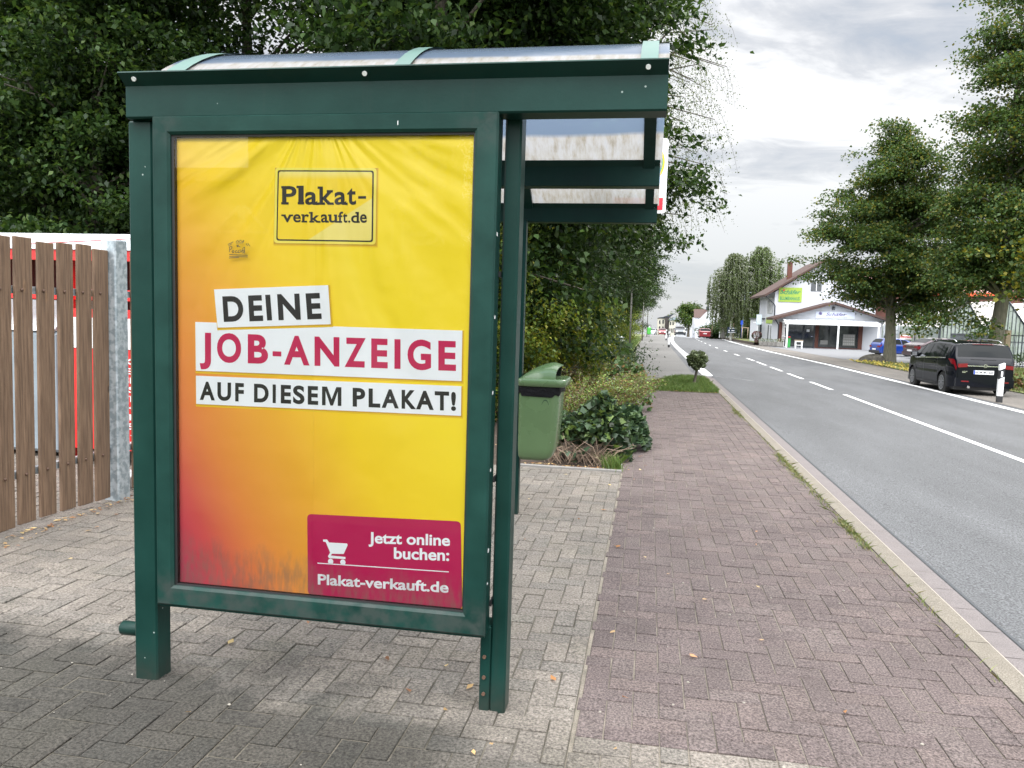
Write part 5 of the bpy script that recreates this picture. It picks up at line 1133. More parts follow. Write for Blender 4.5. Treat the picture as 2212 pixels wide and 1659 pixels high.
blades('kerb_weeds', pts, .032, .0025, [(.12, .16, .04), (.17, .19, .06), (.22, .20, .08), (.09, .13, .03)], 6, lean=1.1)
pts = []
for _ in range(5200): y = 22+abs(g.gauss(0, 26)); x = g.uniform(-1.9, -.5-.015*min(max(y-22, 0), 22)); pts.append((x, y, gz(y)))
blades('verge_grass', pts, .16, .010, GR[:3]+[(.13, .16, .05)], 8)
pts = [(g.uniform(-1.9, -.6), g.uniform(14, 27), gz(18)) for _ in range(2600)]
blades('dry_grass', pts, .55, .005, DRY, 9, lean=.25)
pts = []
for _ in range(9000): y = g.uniform(33, 46); x = g.uniform(11.1, 19); pts.append((x, y, G(x, y)+.03))
for _ in range(5000): y = g.uniform(20, 34); x = g.uniform(11.1, 14); pts.append((x, y, G(x, y)+.03))
blades('verge_grass', pts, .08, .012, [(.12, .17, .04), (.16, .18, .06), (.09, .15, .03), (.22, .19, .08)], 10)
# fallen leaves
pts = []; g = random.Random(9)
for _ in range(95): pts.append((g.uniform(-3.8, 1.4), g.uniform(1.9, 9)))
for _ in range(160): pts.append((g.gauss(-.25, .12), g.uniform(7.75, 17)))
for _ in range(90): pts.append((g.uniform(-1.2, -.25), 7.80+abs(g.gauss(0, .06))))
for _ in range(120): pts.append((-3.95+abs(g.gauss(0, .08)), g.uniform(3.6, 6)))
for _ in range(160): pts.append((g.uniform(-.05, 1.5), 17.36+abs(g.gauss(0, .05))))
C = np.array([(x, y, gz(y)+.012) for x, y in pts]); me = leaf_mesh('fallen_leaves', C, np.zeros_like(C), .040, [(.42, .28, .13), (.33, .16, .06), (.50, .38, .18), (.25, .12, .06)], 5, aspect=.55, m=MT('leafn'))
co = np.empty(len(me.vertices)*3, np.float32); me.vertices.foreach_get('co', co); co = co.reshape(-1, 3); cz = np.repeat(C[:, 2], 4); co[:, 2] = cz+(co[:, 2]-cz)*.28; me.vertices.foreach_set('co', co.ravel()); me.update()
o = bpy.data.objects.new('fallen_leaves', me); COL.objects.link(o); o['kind'] = 'stuff'
pts = []
for _ in range(420): y = g.uniform(33, 47); pts.append((10.9+abs(g.gauss(0, 1.2)), y))
C = np.array([(x, y, G(x, y)+.10) for x, y in pts]); me = leaf_mesh('fallen_leaves', C, np.zeros_like(C), .10, [(.5, .42, .08), (.42, .33, .1)], 6, aspect=.8, m=MT('leafn'))
o = bpy.data.objects.new('fallen_leaves', me); COL.objects.link(o); o['kind'] = 'stuff'
# small pebbles and crumbs
mb = MB(); g = random.Random(44)
for _ in range(130):
    x, y = g.uniform(-2.6, 1.4), g.uniform(1.6, 6); s = g.uniform(.002, .007); z = gz(y); mb.box(x-s, x+s, y-s*.8, y+s*.8, z-.001, z+s, bev=s*.5)
mb.build('pebbles', mat('pebble', (.28, .26, .22), rough=.9), recalc=False)['kind'] = 'stuff'
tag(MB().box(-1.305, -1.283, 2.20, 2.217, -.012, .004, bev=.005).build('wood_chip', mat('chip', (.55, .33, .18), rough=.8)), 'small orange wood chip on the dark paving below the case', 'wood chip')
# clipped ball shrub on the lawn
P, D = mound_pts(10, 1, 0, 0, 1, 1, 1)
gg = np.random.default_rng(4); d = gg.normal(size=(1250, 3)); d /= np.linalg.norm(d, axis=1)[:, None]; P = d*((gg.uniform(.35, 1, 1250)**.45)*(1+.10*np.sin(d[:, 0]*7+d[:, 2]*5)))[:, None]*np.array([.25, .25, .225])+np.array([.04, 0, .61])
mb = MB(); mb.tube([(0, 0, -.05), (.0, 0, .06), (.03, 0, .2), (.05, 0, .38)], [.065, .042, .034, .03], 10, caps=False)
g = random.Random(3)
for k in range(16):
    a = k*2.4; mb.tube([(.05, 0, .33), (.05+.09*math.cos(a), .09*math.sin(a), .46), (.05+.2*math.cos(a), .2*math.sin(a), .55+.1*(k % 3))], [.016, .011, .005], 6, caps=False)
mb.tube([(.05, 0, .05), (.14, -.02, .2), (.22, -.02, .3)], [.006, .005, .003], 4, caps=False)
t = thing('ball_shrub', 'small clipped ball shrub on one stem in the grass patch by the kerb', 'shrub', (1.115, 19.4, gz(19.4)))
me = leaf_mesh('crown', P, d, .085, [(.08, .11, .045), (.11, .14, .06), (.15, .18, .09), (.06, .08, .035)], 5, aspect=.6, m=MT('leafn')); o = bpy.data.objects.new('crown', me); COL.objects.link(o); o.parent = t
mb.build('trunk', MT('bark'), t, recalc=False)
# ------------------------------------------------------------------ red shed behind the fence
t = thing('red_shed', 'red framed collection shed with a white sheet roof behind the board fence', 'shed', (-6.6, 7.4, 0))
mb = MB()
for x in (-10.2, -8.6, -7.0, -5.35, -4.5): mb.box(x-.06, x+.06, 6.5, 6.6, -.03, 1.95)
mb.box(-10.3, -4.4, 6.46, 6.52, 1.86, 1.955); mb.box(-10.3, -4.4, 6.53, 6.58, 1.50, 1.60)
part(mb, 'frame', MT('red'), t)
mb = MB(); mb.add([(-10.3, 6.44, 1.957), (-4.4, 6.44, 1.957), (-4.4, 8.3, 2.235), (-10.3, 8.3, 2.235), (-10.3, 6.44, 1.99), (-4.4, 6.44, 1.99), (-4.4, 8.3, 2.275), (-10.3, 8.3, 2.275)], [(0, 1, 2, 3), (4, 5, 6, 7), (0, 1, 5, 4), (1, 2, 6, 5), (2, 3, 7, 6), (3, 0, 4, 7)])
for k in range(0): pass
rf = part(mb, 'roof', MT('corr'), t)
mb = MB(); mb.add([(-5.85, 6.439, 1.994), (-5.75, 6.439, 1.994), (-5.02, 8.3, 2.279), (-5.12, 8.3, 2.279)], [(0, 1, 2, 3)]); sub(mb, 'stripe', MT('red'), rf, t, recalc=False)
mb = MB(); mb.box(-10.3, -4.4, 7.9, 7.95, -.05, 2.1); mb.box(-4.46, -4.40, 6.62, 7.9, -.05, 1.9); part(mb, 'back_wall', MT('darkred'), t)
mb = MB(); mb.box(-5.33, -4.40, 6.46, 6.49, .12, 1.42); pnl = part(mb, 'sign_panel', MT('red'), t)
mb = MB(); mb.box(-5.33, -4.40, 6.452, 6.458, 1.06, 1.34); sub(mb, 'white_field', MT('whitepaint'), pnl, t)
mb = MB(); z = .92
for s in ('+ K', 'KLEI', 'HOSE', 'AUS', 'HUTE', 'DE +', 'SEIT', '+ S', 'TAG +', 'SAVE'):
    text_on(mb, s, -4.90, -4.62, z, z+.055, 6.453, off=.02); z -= .085
sub(mb, 'lettering', MT('whitepaint'), pnl, t, recalc=False)
for i, (x0, x1, lb) in enumerate(((-6.72, -5.55, 'grey steel container inside the red shed, nearer the fence post'), (-8.15, -6.95, 'grey steel container inside the red shed, at the left picture edge'))):
    c = thing('steel_container', lb, 'container', ((x0+x1)/2, 6.75, -.03), group='containers in the red shed')
    mb = MB(); w_ = (x1-x0)/2; mb.box(-w_, w_, -.12, .9, .05, 1.22, bev=.03); mb.build('body', MT('greymetal'), c)
    mb = MB(); mb.prism([(-.13, 1.225), (.9, 1.225), (.75, 1.52), (.12, 1.52)], 'x', -w_+.04, w_-.04); mb.build('lid', MT('corr'), c)
# crumpled paper behind the fence post
mb = MB(); mb.box(-.07, .07, -.05, .05, 0, .16, bev=.03); o = mb.build('paper_litter', MT('whitepaint')); o.location = (-4.22, 5.72, -.03); o.rotation_euler = (.2, .3, .5); tag(o, 'crumpled white paper on the ground behind the fence post', 'litter')

# ------------------------------------------------------------------ delineator posts, poles, small things
def delineator(label, loc, h=1.0, s=1.0, group='delineator posts'):
    d = thing('delineator_post', label, 'delineator', loc, 0, group)
    mb = MB(); w_ = .062*s; dp = .05*s
    pf = [(-w_, 0), (w_, 0), (w_*.96, h-.005), (w_*.4, h+.012), (-w_, h-.05)]
    def band(z0a, z0b, z1a, z1b, m, y0, y1, nm):
        b = MB(); b.prism([(-w_, z0a), (w_, z0b), (w_, z1b), (-w_, z1a)], 'y', y0, y1); return b.build(nm, m, d)
    band(0, 0, .17*h, .17*h, MT('plastic'), -dp, dp, 'foot')
    band(.172*h, .172*h, .60*h, .66*h, MT('whitepaint'), -dp, dp, 'body')
    bl = band(.602*h, .662*h, .82*h, .88*h, MT('inkblack'), -dp*1.02, dp*1.02, 'black_band')
    b = MB(); b.box(-w_*.42, w_*.30, -dp*1.06, -dp*1.0, .655*h, .80*h); b.build('reflector', MT('plate'), bl)
    band(.822*h, .882*h, .965*h, 1.01*h, MT('whitepaint'), -dp, dp, 'cap')
    return d
d0 = delineator('white delineator post standing in front of the black van', (9.0, 22.1, G(9, 22.1)), 1.02)
copy_tree(d0, (1.235, 50.5, gz(50.5)), 0, 'white delineator post nearest along the left edge of the road')
copy_tree(d0, (1.60, 77, gz(77)), 0, 'second delineator post along the left edge, just behind the nearest one')
copy_tree(d0, (9.55, 112, gz(112)-.15), 0, 'small delineator post at the right verge beside the red car')
for i, (x, y, h, r_, lb) in enumerate(((-1.02, 42.5, 3.6, .055, 'grey bare pole in the verge, nearer the shelter'), (-.62, 71, 4.4, .06, 'bare pole in the verge farther down the path'), (-.3, 98, 3.6, .05, 'thin far pole by the distant green bin'))):
    mb = MB(); mb.tube([(0, 0, -.1), (0, 0, h)], [r_, r_*.8], 10); mb.box(-r_*.7, r_*.7, -r_*1.1, -r_*.9, 1.4, 1.55)
    o = mb.build('pole', mat('pole_grey', (.10, .095, .085), rough=.8, var=.2)) if i == 0 else bpy.data.objects.new('pole', o.data)
    if i: COL.objects.link(o)
    o.location = (x, y, gz(y)); tag(o, lb, 'pole', 'bare poles along the path')
gb = thing('litter_bin', 'tiny bright green litter bin on a post far down the path', 'litter bin', (-.05, 92, gz(92)))
MB().box(-.22, .22, -.2, .2, .35, 1.15, bev=.06).build('body', mat('bright_green_plastic', (.06, .33, .05), rough=.4), gb); MB().tube([(0, .25, 0), (0, .25, 1.3)], .04, 8).build('post', MT('steel'), gb)
mk = thing('marker_post', 'little marker post with a white head in the verge left of the nearer pole', 'marker post', (-1.35, 39, gz(39)))
MB().tube([(0, 0, 0), (0, 0, .62)], .025, 8).build('post', MT('darkmetal'), mk); MB().box(-.12, .14, -.04, .04, .5, .74, bev=.03).build('head', MT('whitepaint'), mk)

# ------------------------------------------------------------------ cars
def interp(tab, y):
    return float(np.interp(y, [a for a, b in tab], [b for a, b in tab]))
def make_car(name, label, cat, paint, L_, W_, top, belt, wheels, wr, sidewin, loc, rz, sill=.2, details='far', rearw=None, wsh=None, rail=False, lampz=None, group=None):
    """local frame: rear at y=0, front at y=L_, ground z=0. top/belt: [(y, z)] silhouettes"""
    c = thing(name, label, cat, loc, rz, group)
    hw = W_/2; zt = lambda y: interp(top, y); zb = lambda y: min(interp(belt, y), zt(y)-.004)
    def plan(y):   # half width in plan
        a = min(1, max(0, y)/.42); b_ = min(1, max(0, L_-y)/.75)
        return hw*(.86+.14*math.sin(a*math.pi/2))*(.74+.26*math.sin(b_*math.pi/2))
    def bottom(y):
        z = sill+.04*max(0, 1-abs(y)/.3)+.02*max(0, 1-(L_-y)/.3)
        for wy in wheels:
            d = abs(y-wy); ra = wr+.045
            if d < ra: z = max(z, wr+math.sqrt(max(0, ra*ra-d*d)))
        return z
    def side(y, s):  # s 0..1 body, 1..2 greenhouse
        P_ = plan(y); b0 = bottom(y); z1 = zb(y); z2 = zt(y)
        if s <= 1:
            z = b0+(z1-b0)*s; f = (z-sill)/max(.05, (z1-sill)); wv = P_*(.955+.045*math.sin(max(0, min(1, f))*math.pi*.72+.35)) - (.010 if .50 < f < .60 else 0)
            return (wv, y, z)
        f = s-1; k = max(0.0, min(1.0, (z2-z1)/.5)); inset = .155*k
        return ((P_*.985)-(inset*f+.02*f*f*k), y, z1+(z2-z1)*f*(1-.07*k))
    ys = [0.0]; y = 0.0
    while y < L_-.001:
        stp = .04 if (y < .8 or y > L_-1.2 or any(abs(y-wy) < wr+.12 for wy in wheels)) else .10
        y = min(L_, y+stp); ys.append(y)
    SS = [0, .15, .3, .45, .52, .58, .7, .85, 1.0, 1.2, 1.5, 1.8, 1.95]
    rows = []
    for y in ys:
        rgt = [side(y, s) for s in SS]; e = rgt[-1]; k = max(0.0, min(1.0, (zt(y)-zb(y))/.5))
        mid = [(e[0]*u, y, e[2]+(zt(y)-e[2])*(1-u**2.4)*1.0+.0) for u in (.9, .75, .5, .25, 0)]
        row = rgt+mid+[(-a, b_, c_) for a, b_, c_ in mid[:-1][::-1]]+[(-a, b_, c_) for a, b_, c_ in rgt[::-1]]
        rows.append(row)
    mb = MB(); mb.grid(rows)
    n = len(rows[0]); h_ = n//2
    for ri, rev in ((0, True), (len(rows)-1, False)):
        for k in range(h_):
            a, b_, c_, d_ = ri*n+k, ri*n+k+1, ri*n+n-2-k, ri*n+n-1-k
            if k+1 >= n-2-k: 
                break
            mb.f.append((a, b_, c_, d_)); mb.m.append(0); mb.sm.append(False)
    mb.build('body', paint, c)
    # underside
    MB().box(-hw*.84, hw*.84, .12, L_-.12, sill-.06, sill+.28).build('underbody', MT('plastic'), c)
    def patch(name, y0, y1, s0, s1, m, side_=1, off=.006, n1=8, n2=5, yf0=None, yf1=None, par=None):
        mb = MB(); rows = []
        for i in range(n1+1):
            t_ = i/n1; row = []
            for j in range(n2+1):
                u = j/n2; a0 = yf0(u) if yf0 else y0; a1 = yf1(u) if yf1 else y1
                yy = a0+(a1-a0)*t_; p = side(yy, s0+(s1-s0)*u); row.append((side_*(p[0]+off), p[1], p[2]+off*.3))
            rows.append(row)
        mb.grid(rows); return mb.build(name, m, par or c, recalc=False)
    for sgn in (1, -1):
        for (a0, a1, b0, b1) in sidewin:   # bottom y0,y1 / top y0,y1
            wn = patch('side_window', 0, 0, 1.04, 1.86, MT('carglass'), sgn, .006, yf0=lambda u, p=a0, q=b0: p+(q-p)*u, yf1=lambda u, p=a1, q=b1: p+(q-p)*u)
        y0_, y1_ = min(s_[0] for s_ in sidewin)-.03, max(s_[1] for s_ in sidewin)+.05
        if details == 'near':
            patch('window_trim', y0_, y1_, .975, 1.035, MT('chrome'), sgn, .009, 16, 1)
            patch('sill_trim', wheels[0]+wr+.1, wheels[1]-wr-.1, .02, .10, MT('plastic'), sgn, .006, 8, 1)
            for yy in ((wheels[0]+.42), (wheels[0]+wheels[1])/2+.25, wheels[1]-.42): patch('door_gap', yy-.004, yy+.004, .08, 1.0, MT('dark'), sgn, .003, 1, 8)
            for yy in ((wheels[0]+.62), (wheels[0]+wheels[1])/2+.42): patch('door_handle', yy, yy+.17, .80, .845, paint, sgn, .022, 2, 1)
        # tail lamp wrap on the side
        if lampz: 
            patch('rear_light', .0, .34 if details == 'near' else .2, lampz[0], lampz[1], MT('redlight'), sgn, .010, 8, 3, yf0=lambda u: .0, yf1=lambda u: (.16+.20*u) if details == 'near' else .2)
    # glazing over the top surface: windscreen and rear screen
    def toppatch(name, ya, yb, wf, m, off=.008):
        mb = MB(); rows = []
        for i in range(9):
            yy = ya+(yb-ya)*i/8; e = side(yy, 1.95); row = []
            for j in range(9):
                u = (j/8*2-1)*wf; row.append((e[0]*u, yy, e[2]+(zt(yy)-e[2])*(1-abs(u)**2.4)+off))
            rows.append(row)
        mb.grid(rows); return mb.build(name, m, c, recalc=False)
    if wsh: toppatch('windscreen', wsh[0], wsh[1], .93, MT('carglass'))
    if rearw:
        rwn = toppatch('rear_window', rearw[0], rearw[1], .93, MT('carglass'), off=.010)
    # wheels
    for wy in wheels:
        for sgn in (1, -1):
            wo = MB(); x1 = hw*.965; wo.tube([(sgn*(x1-.19), wy, wr), (sgn*(x1-.18), wy, wr), (sgn*(x1-.02), wy, wr), (sgn*x1, wy, wr)], [wr*.94, wr, wr, wr*.95], 28)
            W = wo.build('wheel', MT('tyre'), c)
            rm = MB(); xr = x1+.002
            rm.tube([(sgn*xr, wy, wr), (sgn*(xr+.001), wy, wr)], wr*.60, 24, mi=1)
            ns = 5 if details != 'near' else 8
            for k in range(ns):
                a = 2*math.pi*k/ns+.3; 
                for da in (-.10, .10):
                    p0 = (math.cos(a)*wr*.12, math.sin(a)*wr*.12); p1 = (math.cos(a+da*1.6)*wr*.64, math.sin(a+da*1.6)*wr*.64)
                    d = Vector((p1[0]-p0[0], p1[1]-p0[1])); nn_ = Vector((-d.y, d.x)).normalized()*wr*.045
                    rm.add([(sgn*(xr+.012), wy+p0[0]-nn_.x, wr+p0[1]-nn_.y), (sgn*(xr+.012), wy+p1[0]-nn_.x, wr+p1[1]-nn_.y), (sgn*(xr+.012), wy+p1[0]+nn_.x, wr+p1[1]+nn_.y), (sgn*(xr+.012), wy+p0[0]+nn_.x, wr+p0[1]+nn_.y)], [(0, 1, 2, 3)], 0)
            ring = []
            for k in range(28):
                a = 2*math.pi*k/28; ring.append((math.cos(a), math.sin(a)))
            for k in range(28):
                a, b_ = ring[k], ring[(k+1) % 28]
                rm.add([(sgn*(xr+.010), wy+a[0]*wr*.60, wr+a[1]*wr*.60), (sgn*(xr+.010), wy+b_[0]*wr*.60, wr+b_[1]*wr*.60), (sgn*(xr+.010), wy+b_[0]*wr*.68, wr+b_[1]*wr*.68), (sgn*(xr+.010), wy+a[0]*wr*.68, wr+a[1]*wr*.68)], [(0, 1, 2, 3)], 0)
            rm.tube([(sgn*(xr+.005), wy, wr), (sgn*(xr+.016), wy, wr)], wr*.13, 12, mi=0)
            rm.build('rim', [MT('rim'), MT('dark')], W, recalc=False)
    # mirrors
    my = max(s_[1] for s_ in sidewin)-.18
    for sgn in (1, -1):
        p = side(my, 1.02); mb = MB(); mb.box(min(sgn*(p[0]-.02), sgn*(p[0]+.20)), max(sgn*(p[0]-.02), sgn*(p[0]+.20)), my-.05, my+.09, p[2]+.02, p[2]+.19, bev=.04)
        mo = mb.build('wing_mirror', paint, c)
        mb = MB(); mb.box(min(sgn*(p[0]+.04), sgn*(p[0]+.185)), max(sgn*(p[0]+.04), sgn*(p[0]+.185)), my-.056, my-.0505, p[2]+.045, p[2]+.165); mb.build('mirror_glass', MT('chrome'), mo)
    c['_d'] = 0; del c['_d']
    return c, side, zt, zb, patch
paint_black = mat('black_car_paint', (0.0045, 0.0055, 0.009), rough=.08, ior=1.3, coat=.06)
van, vs_, vzt, vzb, vpatch = make_car('van', 'black people carrier parked at the roadside behind a delineator post', 'van', paint_black, 4.35, 1.74,
    [(0, .84), (.03, .97), (.10, 1.10), (.20, 1.30), (.29, 1.455), (.36, 1.50), (.8, 1.545), (1.7, 1.565), (2.35, 1.52), (2.8, 1.40), (3.25, 1.15), (3.45, 1.04), (3.8, .97), (4.15, .85), (4.3, .66), (4.35, .52)],
    [(0, .82), (.10, 1.04), (.5, 1.04), (1.2, 1.02), (2.6, .965), (3.3, .93), (3.8, .9), (4.35, .5)],
    (.80, 3.42), .315, [(.62, 1.12, .52, 1.02), (1.17, 2.02, 1.08, 1.90), (2.07, 2.98, 1.95, 2.42), (3.02, 3.20, 2.60, 2.68)], (9.42, 24.20, G(9.4, 25)+.0), 0, sill=.22, details='near', rearw=(.10, .30), wsh=(2.5, 3.38), lampz=(.80, .99))
def rear_add(name, m, x0, x1, z0, z1, y, par=None, th=.012, skew=0.0, label=None):
    mb = MB(); mb.add([(x0, y, z0), (x1, y, z0+skew), (x1, y, z1+skew), (x0, y, z1), (x0, y+th, z0), (x1, y+th, z0+skew), (x1, y+th, z1+skew), (x0, y+th, z1)], [(0, 1, 2, 3), (7, 6, 5, 4), (0, 4, 5, 1), (1, 5, 6, 2), (2, 6, 7, 3), (3, 7, 4, 0)])
    o = mb.build(name, m, par or van); 
    if label: o['label'] = label
    return o
gate = rear_add('tailgate', paint_black, -.70, .70, .38, .84, -.018, th=.03)
rear_add('bumper', paint_black, -.76, .76, .26, .50, -.05, th=.09)
rear_add('tailgate_trim', MT('chrome'), -.56, .56, .845, .868, -.024, gate)
npl = rear_add('number_plate', MT('plate'), -.30, .23, .625, .735, -.026, gate, th=.006)
rear_add('euro_strip', MT('eublue'), -.298, -.262, .627, .733, -.028, npl, th=.003)
mb = MB(); text_on(mb, 'HOM MC 600', -.25, .215, .650, .712, -.0285, off=.015, spacing=1.05); mb.build('lettering', MT('inkblack'), npl, recalc=False)
for sx, x0, x1 in ((-1, -.72, -.47), (1, .47, .72)):
    rear_add('rear_light', MT('redlight'), x0, x1, .80, .905, -.030, th=.06, skew=-.02*sx)
    rear_add('reflector', MT('redlight'), *( (-.62, -.42) if sx < 0 else (.42, .62)), .395, .43, -.055, th=.01)
mb = MB(); mb.tube([(0, -.030, .862), (0, -.020, .862)], .05, 20); lg_ = mb.build('emblem', MT('chrome'), gate)
mb = MB(); mb.tube([(0, -.032, .862), (0, -.0302, .862)], .034, 18); mb.build('emblem_ground', MT('dark'), lg_)
mb = MB(); mb.box(-.045, .045, -.034, -.0322, .857, .867); mb.build('emblem_bar', MT('chrome'), lg_)
rear_add('model_badge', MT('chrome'), -.60, -.46, .685, .70, -.0225, gate, th=.004); rear_add('model_badge', MT('chrome'), -.60, -.50, .655, .67, -.0225, gate, th=.004)
mb = MB(); mb.tube([(-.42, -.07, .25), (-.42, .02, .25)], .035, 14); mb.build('exhaust', MT('chrome'), van)
mb = MB(); mb.box(-.36, .30, .055, .075, 1.03, 1.045); mb.tube([(0, .05, 1.03), (-.34, .09, 1.05)], .008, 6); mb.build('wiper', MT('plastic'), van)
mb = MB(); mb.box(-.28, .28, .262, .275, 1.462, 1.478); mb.build('brake_light', MT('redlight'), van)
for sgn in (1, -1):
    mb = MB(); mb.tube([(sgn*.60, .55, 1.52), (sgn*.60, .75, 1.575), (sgn*.60, 1.6, 1.60), (sgn*.59, 2.3, 1.54), (sgn*.58, 2.45, 1.49)], .013, 8); mb.build('roof_rail', MT('chrome'), van)
mb = MB(); mb.prism([(.45, 1.53), (.52, 1.53), (.44, 1.60), (.42, 1.60)], 'x', -.012, .012); mb.build('antenna', MT('plastic'), van)
# blue crossover
pb = mat('blue_car_paint', (.006, .035, .22), rough=.18, coat=1.0)
pm = mat('maroon_car_paint', (.05, .022, .026), rough=.18, coat=1.0, metal=.3)
hatch_top = [(0, .80), (.04, .98), (.16, 1.12), (.42, 1.40), (.6, 1.46), (1.6, 1.50), (2.3, 1.44), (2.8, 1.26), (3.1, 1.08), (3.9, .95), (4.05, .75), (4.1, .55)]
hatch_belt = [(0, .79), (.2, 1.0), (1, .98), (3.0, .93), (4.1, .54)]
bc = make_car('hatchback', 'blue crossover parked half hidden behind the linden trunk', 'car', pb, 4.1, 1.76, hatch_top, hatch_belt, (.78, 3.32), .33,
    [(.62, 1.05, .66, 1.0), (1.1, 1.95, 1.05, 1.85), (2.0, 2.95, 1.9, 2.35)], (16.1, 60.6, G(16.2, 60)), R(-77), sill=.26, rearw=(.14, .42), wsh=(2.36, 3.02), lampz=(.80, .97))[0]
for sgn in (1, -1):
    for wy in (.78, 3.32):
        mb = MB(); k = []; 
        for i in range(15):
            a = math.pi*i/14; k.append([(sgn*.868, wy+math.cos(a)*.375, .33+math.sin(a)*.375), (sgn*.868, wy+math.cos(a)*.43, .33+math.sin(a)*.43)])
        mb.grid(k); mb.build('wheel_arch_trim', MT('plastic'), bc, recalc=False)
bc.scale = (.84, .84, .88)
sedan_top = [(0, .86), (.05, .97), (.35, 1.02), (.6, 1.13), (1.1, 1.36), (1.5, 1.44), (2.2, 1.45), (2.7, 1.36), (3.3, 1.05), (3.5, .98), (4.3, .85), (4.5, .7), (4.55, .5)]
sedan_belt = [(0, .85), (.4, .94), (1, .95), (3.4, .90), (4.55, .49)]
mc = make_car('sedan', 'maroon sedan parked between the linden trunk and the black van', 'car', pm, 4.55, 1.78, sedan_top, sedan_belt, (1.0, 3.65), .32,
    [(1.0, 1.35, 1.15, 1.3), (1.4, 2.2, 1.36, 2.1), (2.25, 3.2, 2.16, 2.62)], (17.2, 56.3, G(17, 56)), R(-74), sill=.22, rearw=(.55, 1.15), wsh=(2.6, 3.35), lampz=(.66, .95))[0]
mc.scale = (1.0, 1.0, 1.0)
for cc_, w_ in ((mc, .7), (bc, .7)):
    for x0, x1 in ((-w_-.1, -w_+.22), (w_-.22, w_+.1)): rear_add('rear_light', MT('redlight'), x0, x1, .72, .86, -.02, cc_, th=.05)
    rear_add('number_plate', MT('plate'), -.26, .26, .50, .61, -.03, cc_, th=.02)
    rear_add('bumper', MT('plastic') if cc_ is bc else pm, -w_-.1, w_+.1, .25, .46, -.06, cc_, th=.1)
# distant cars
pr = mat('red_car_paint', (.20, .010, .016), rough=.2, coat=1.0); pg = mat('grey_car_paint', (.05, .06, .07), rough=.2, coat=1.0, metal=.4); pw = mat('light_car_paint', (.5, .55, .6), rough=.2, coat=1.0)
def far_car(label, paint, loc, rz, rear=True, s=1.0):
    cc_ = make_car('car', label, 'car', paint, 4.2, 1.80, hatch_top, hatch_belt, (.80, 3.35), .33, [(.62, 1.05, .66, 1.0), (1.1, 1.95, 1.05, 1.85), (2.0, 2.95, 1.9, 2.35)], loc, rz, rearw=(.12, .42), wsh=(2.36, 3.02), lampz=(.8, .97))[0]
    if rear:
        for x0, x1 in ((-.82, -.5), (.5, .82)): rear_add('rear_light', MT('redlight'), x0, x1, .78, .95, -.02, cc_, th=.05)
        rear_add('number_plate', MT('plate'), -.26, .26, .62, .73, -.03, cc_, th=.02)
    else:
        hl = mat('headlight', (.8, .8, .75), rough=.2, emis=((1, .9, .7), 2.5)) if 'hl' not in MATS else MT('hl'); MATS['hl'] = hl
        for x0, x1 in ((-.72, -.45), (.45, .72)): rear_add('headlight', hl, x0, x1, .60, .74, 4.17, cc_, th=.05)
        rear_add('grille', MT('dark'), -.42, .42, .42, .60, 4.19, cc_, th=.03)
    return cc_
far_car('red car driving away in the right lane near the crest', pr, (8.35, 123, G(8.3, 123)+.06), 0)
far_car('white car just beyond the red car at the crest', pw, (9.55, 136, G(9.5, 136)+.12), R(-4))
far_car('dark car with lit headlights coming over the crest', pg, (4.95, 134.5, G(4.6, 130)+.20), R(180), rear=False)
far_car('red oncoming car behind the left delineator posts far off', pr, (2.9, 186, G(3, 186)-.1+.55), R(180), rear=False)
far_car('pale car at the far left end of the path', pw, (1.1, 200, G(1, 200)+.35), R(170), rear=False)
# ------------------------------------------------------------------ flower shop
S = thing('flower_shop', 'white two-storey flower shop with tiled gable roofs, canopy and shop windows', 'building', (17, 84, -.95))
def P_(mb, name, m, label=None, recalc=True, root=None):
    return part(mb, name, m, root or S, label, recalc)
zg = -1.0
mb = MB(); mb.prism([(12.45, zg-.3), (22.2, zg-.3), (22.2, 4.55), (17.3, 7.75), (12.45, 4.55)], 'y', 84, 95); P_(mb, 'wall', MT('wall'))
def slope_roof(x0, z0, x1, z1, y0, y1, th, m, name='roof', root=None):
    mb = MB(); mb.prism([(x0, z0), (x1, z1), (x1, z1+th), (x0-(.05 if x1 > x0 else -.05), z0+th)], 'y', y0, y1); return P_(mb, name, m, root=root)
slope_roof(11.4, 4.02, 17.3, 7.85, 83.35, 95.5, .2, MT('tile')); slope_roof(23.2, 4.02, 17.3, 7.85, 83.35, 95.5, .2, MT('tile'))
mb = MB(); mb.box(14.05, 14.5, 87, 87.6, 5.4, 7.75); mb.box(14.0, 14.55, 86.95, 87.65, 7.7, 7.8); P_(mb, 'chimney', MT('brick'))
# lime board on the gable
mb = MB(); mb.box(12.80, 15.05, 83.93, 83.99, 3.55, 5.0); lb_ = P_(mb, 'sign_board', MT('lime'), 'lime green sign board reading Schäfer Blumenhaus')
mb = MB(); text_on(mb, 'BLUMENHAUS', 12.95, 14.85, 3.72, 4.08, 83.925, off=.03, spacing=1.15, cap=.73); 
text_on(mb, 'STEFAN', 13.4, 14.3, 4.24, 4.31, 83.925, off=.0, cap=.73); text_on(mb, 'Schäfer', 12.93, 14.92, 4.36, 4.78, 83.925, off=.02, shear=.35, base=True, cap=.73); sub(mb, 'lettering', MT('deepgreen'), lb_, S, recalc=False)
mb = MB(); mb.tube([(13.28, 83.922, 4.72), (13.28, 83.918, 4.72)], .10, 8); sub(mb, 'flower_mark', MT('flower'), lb_, S)
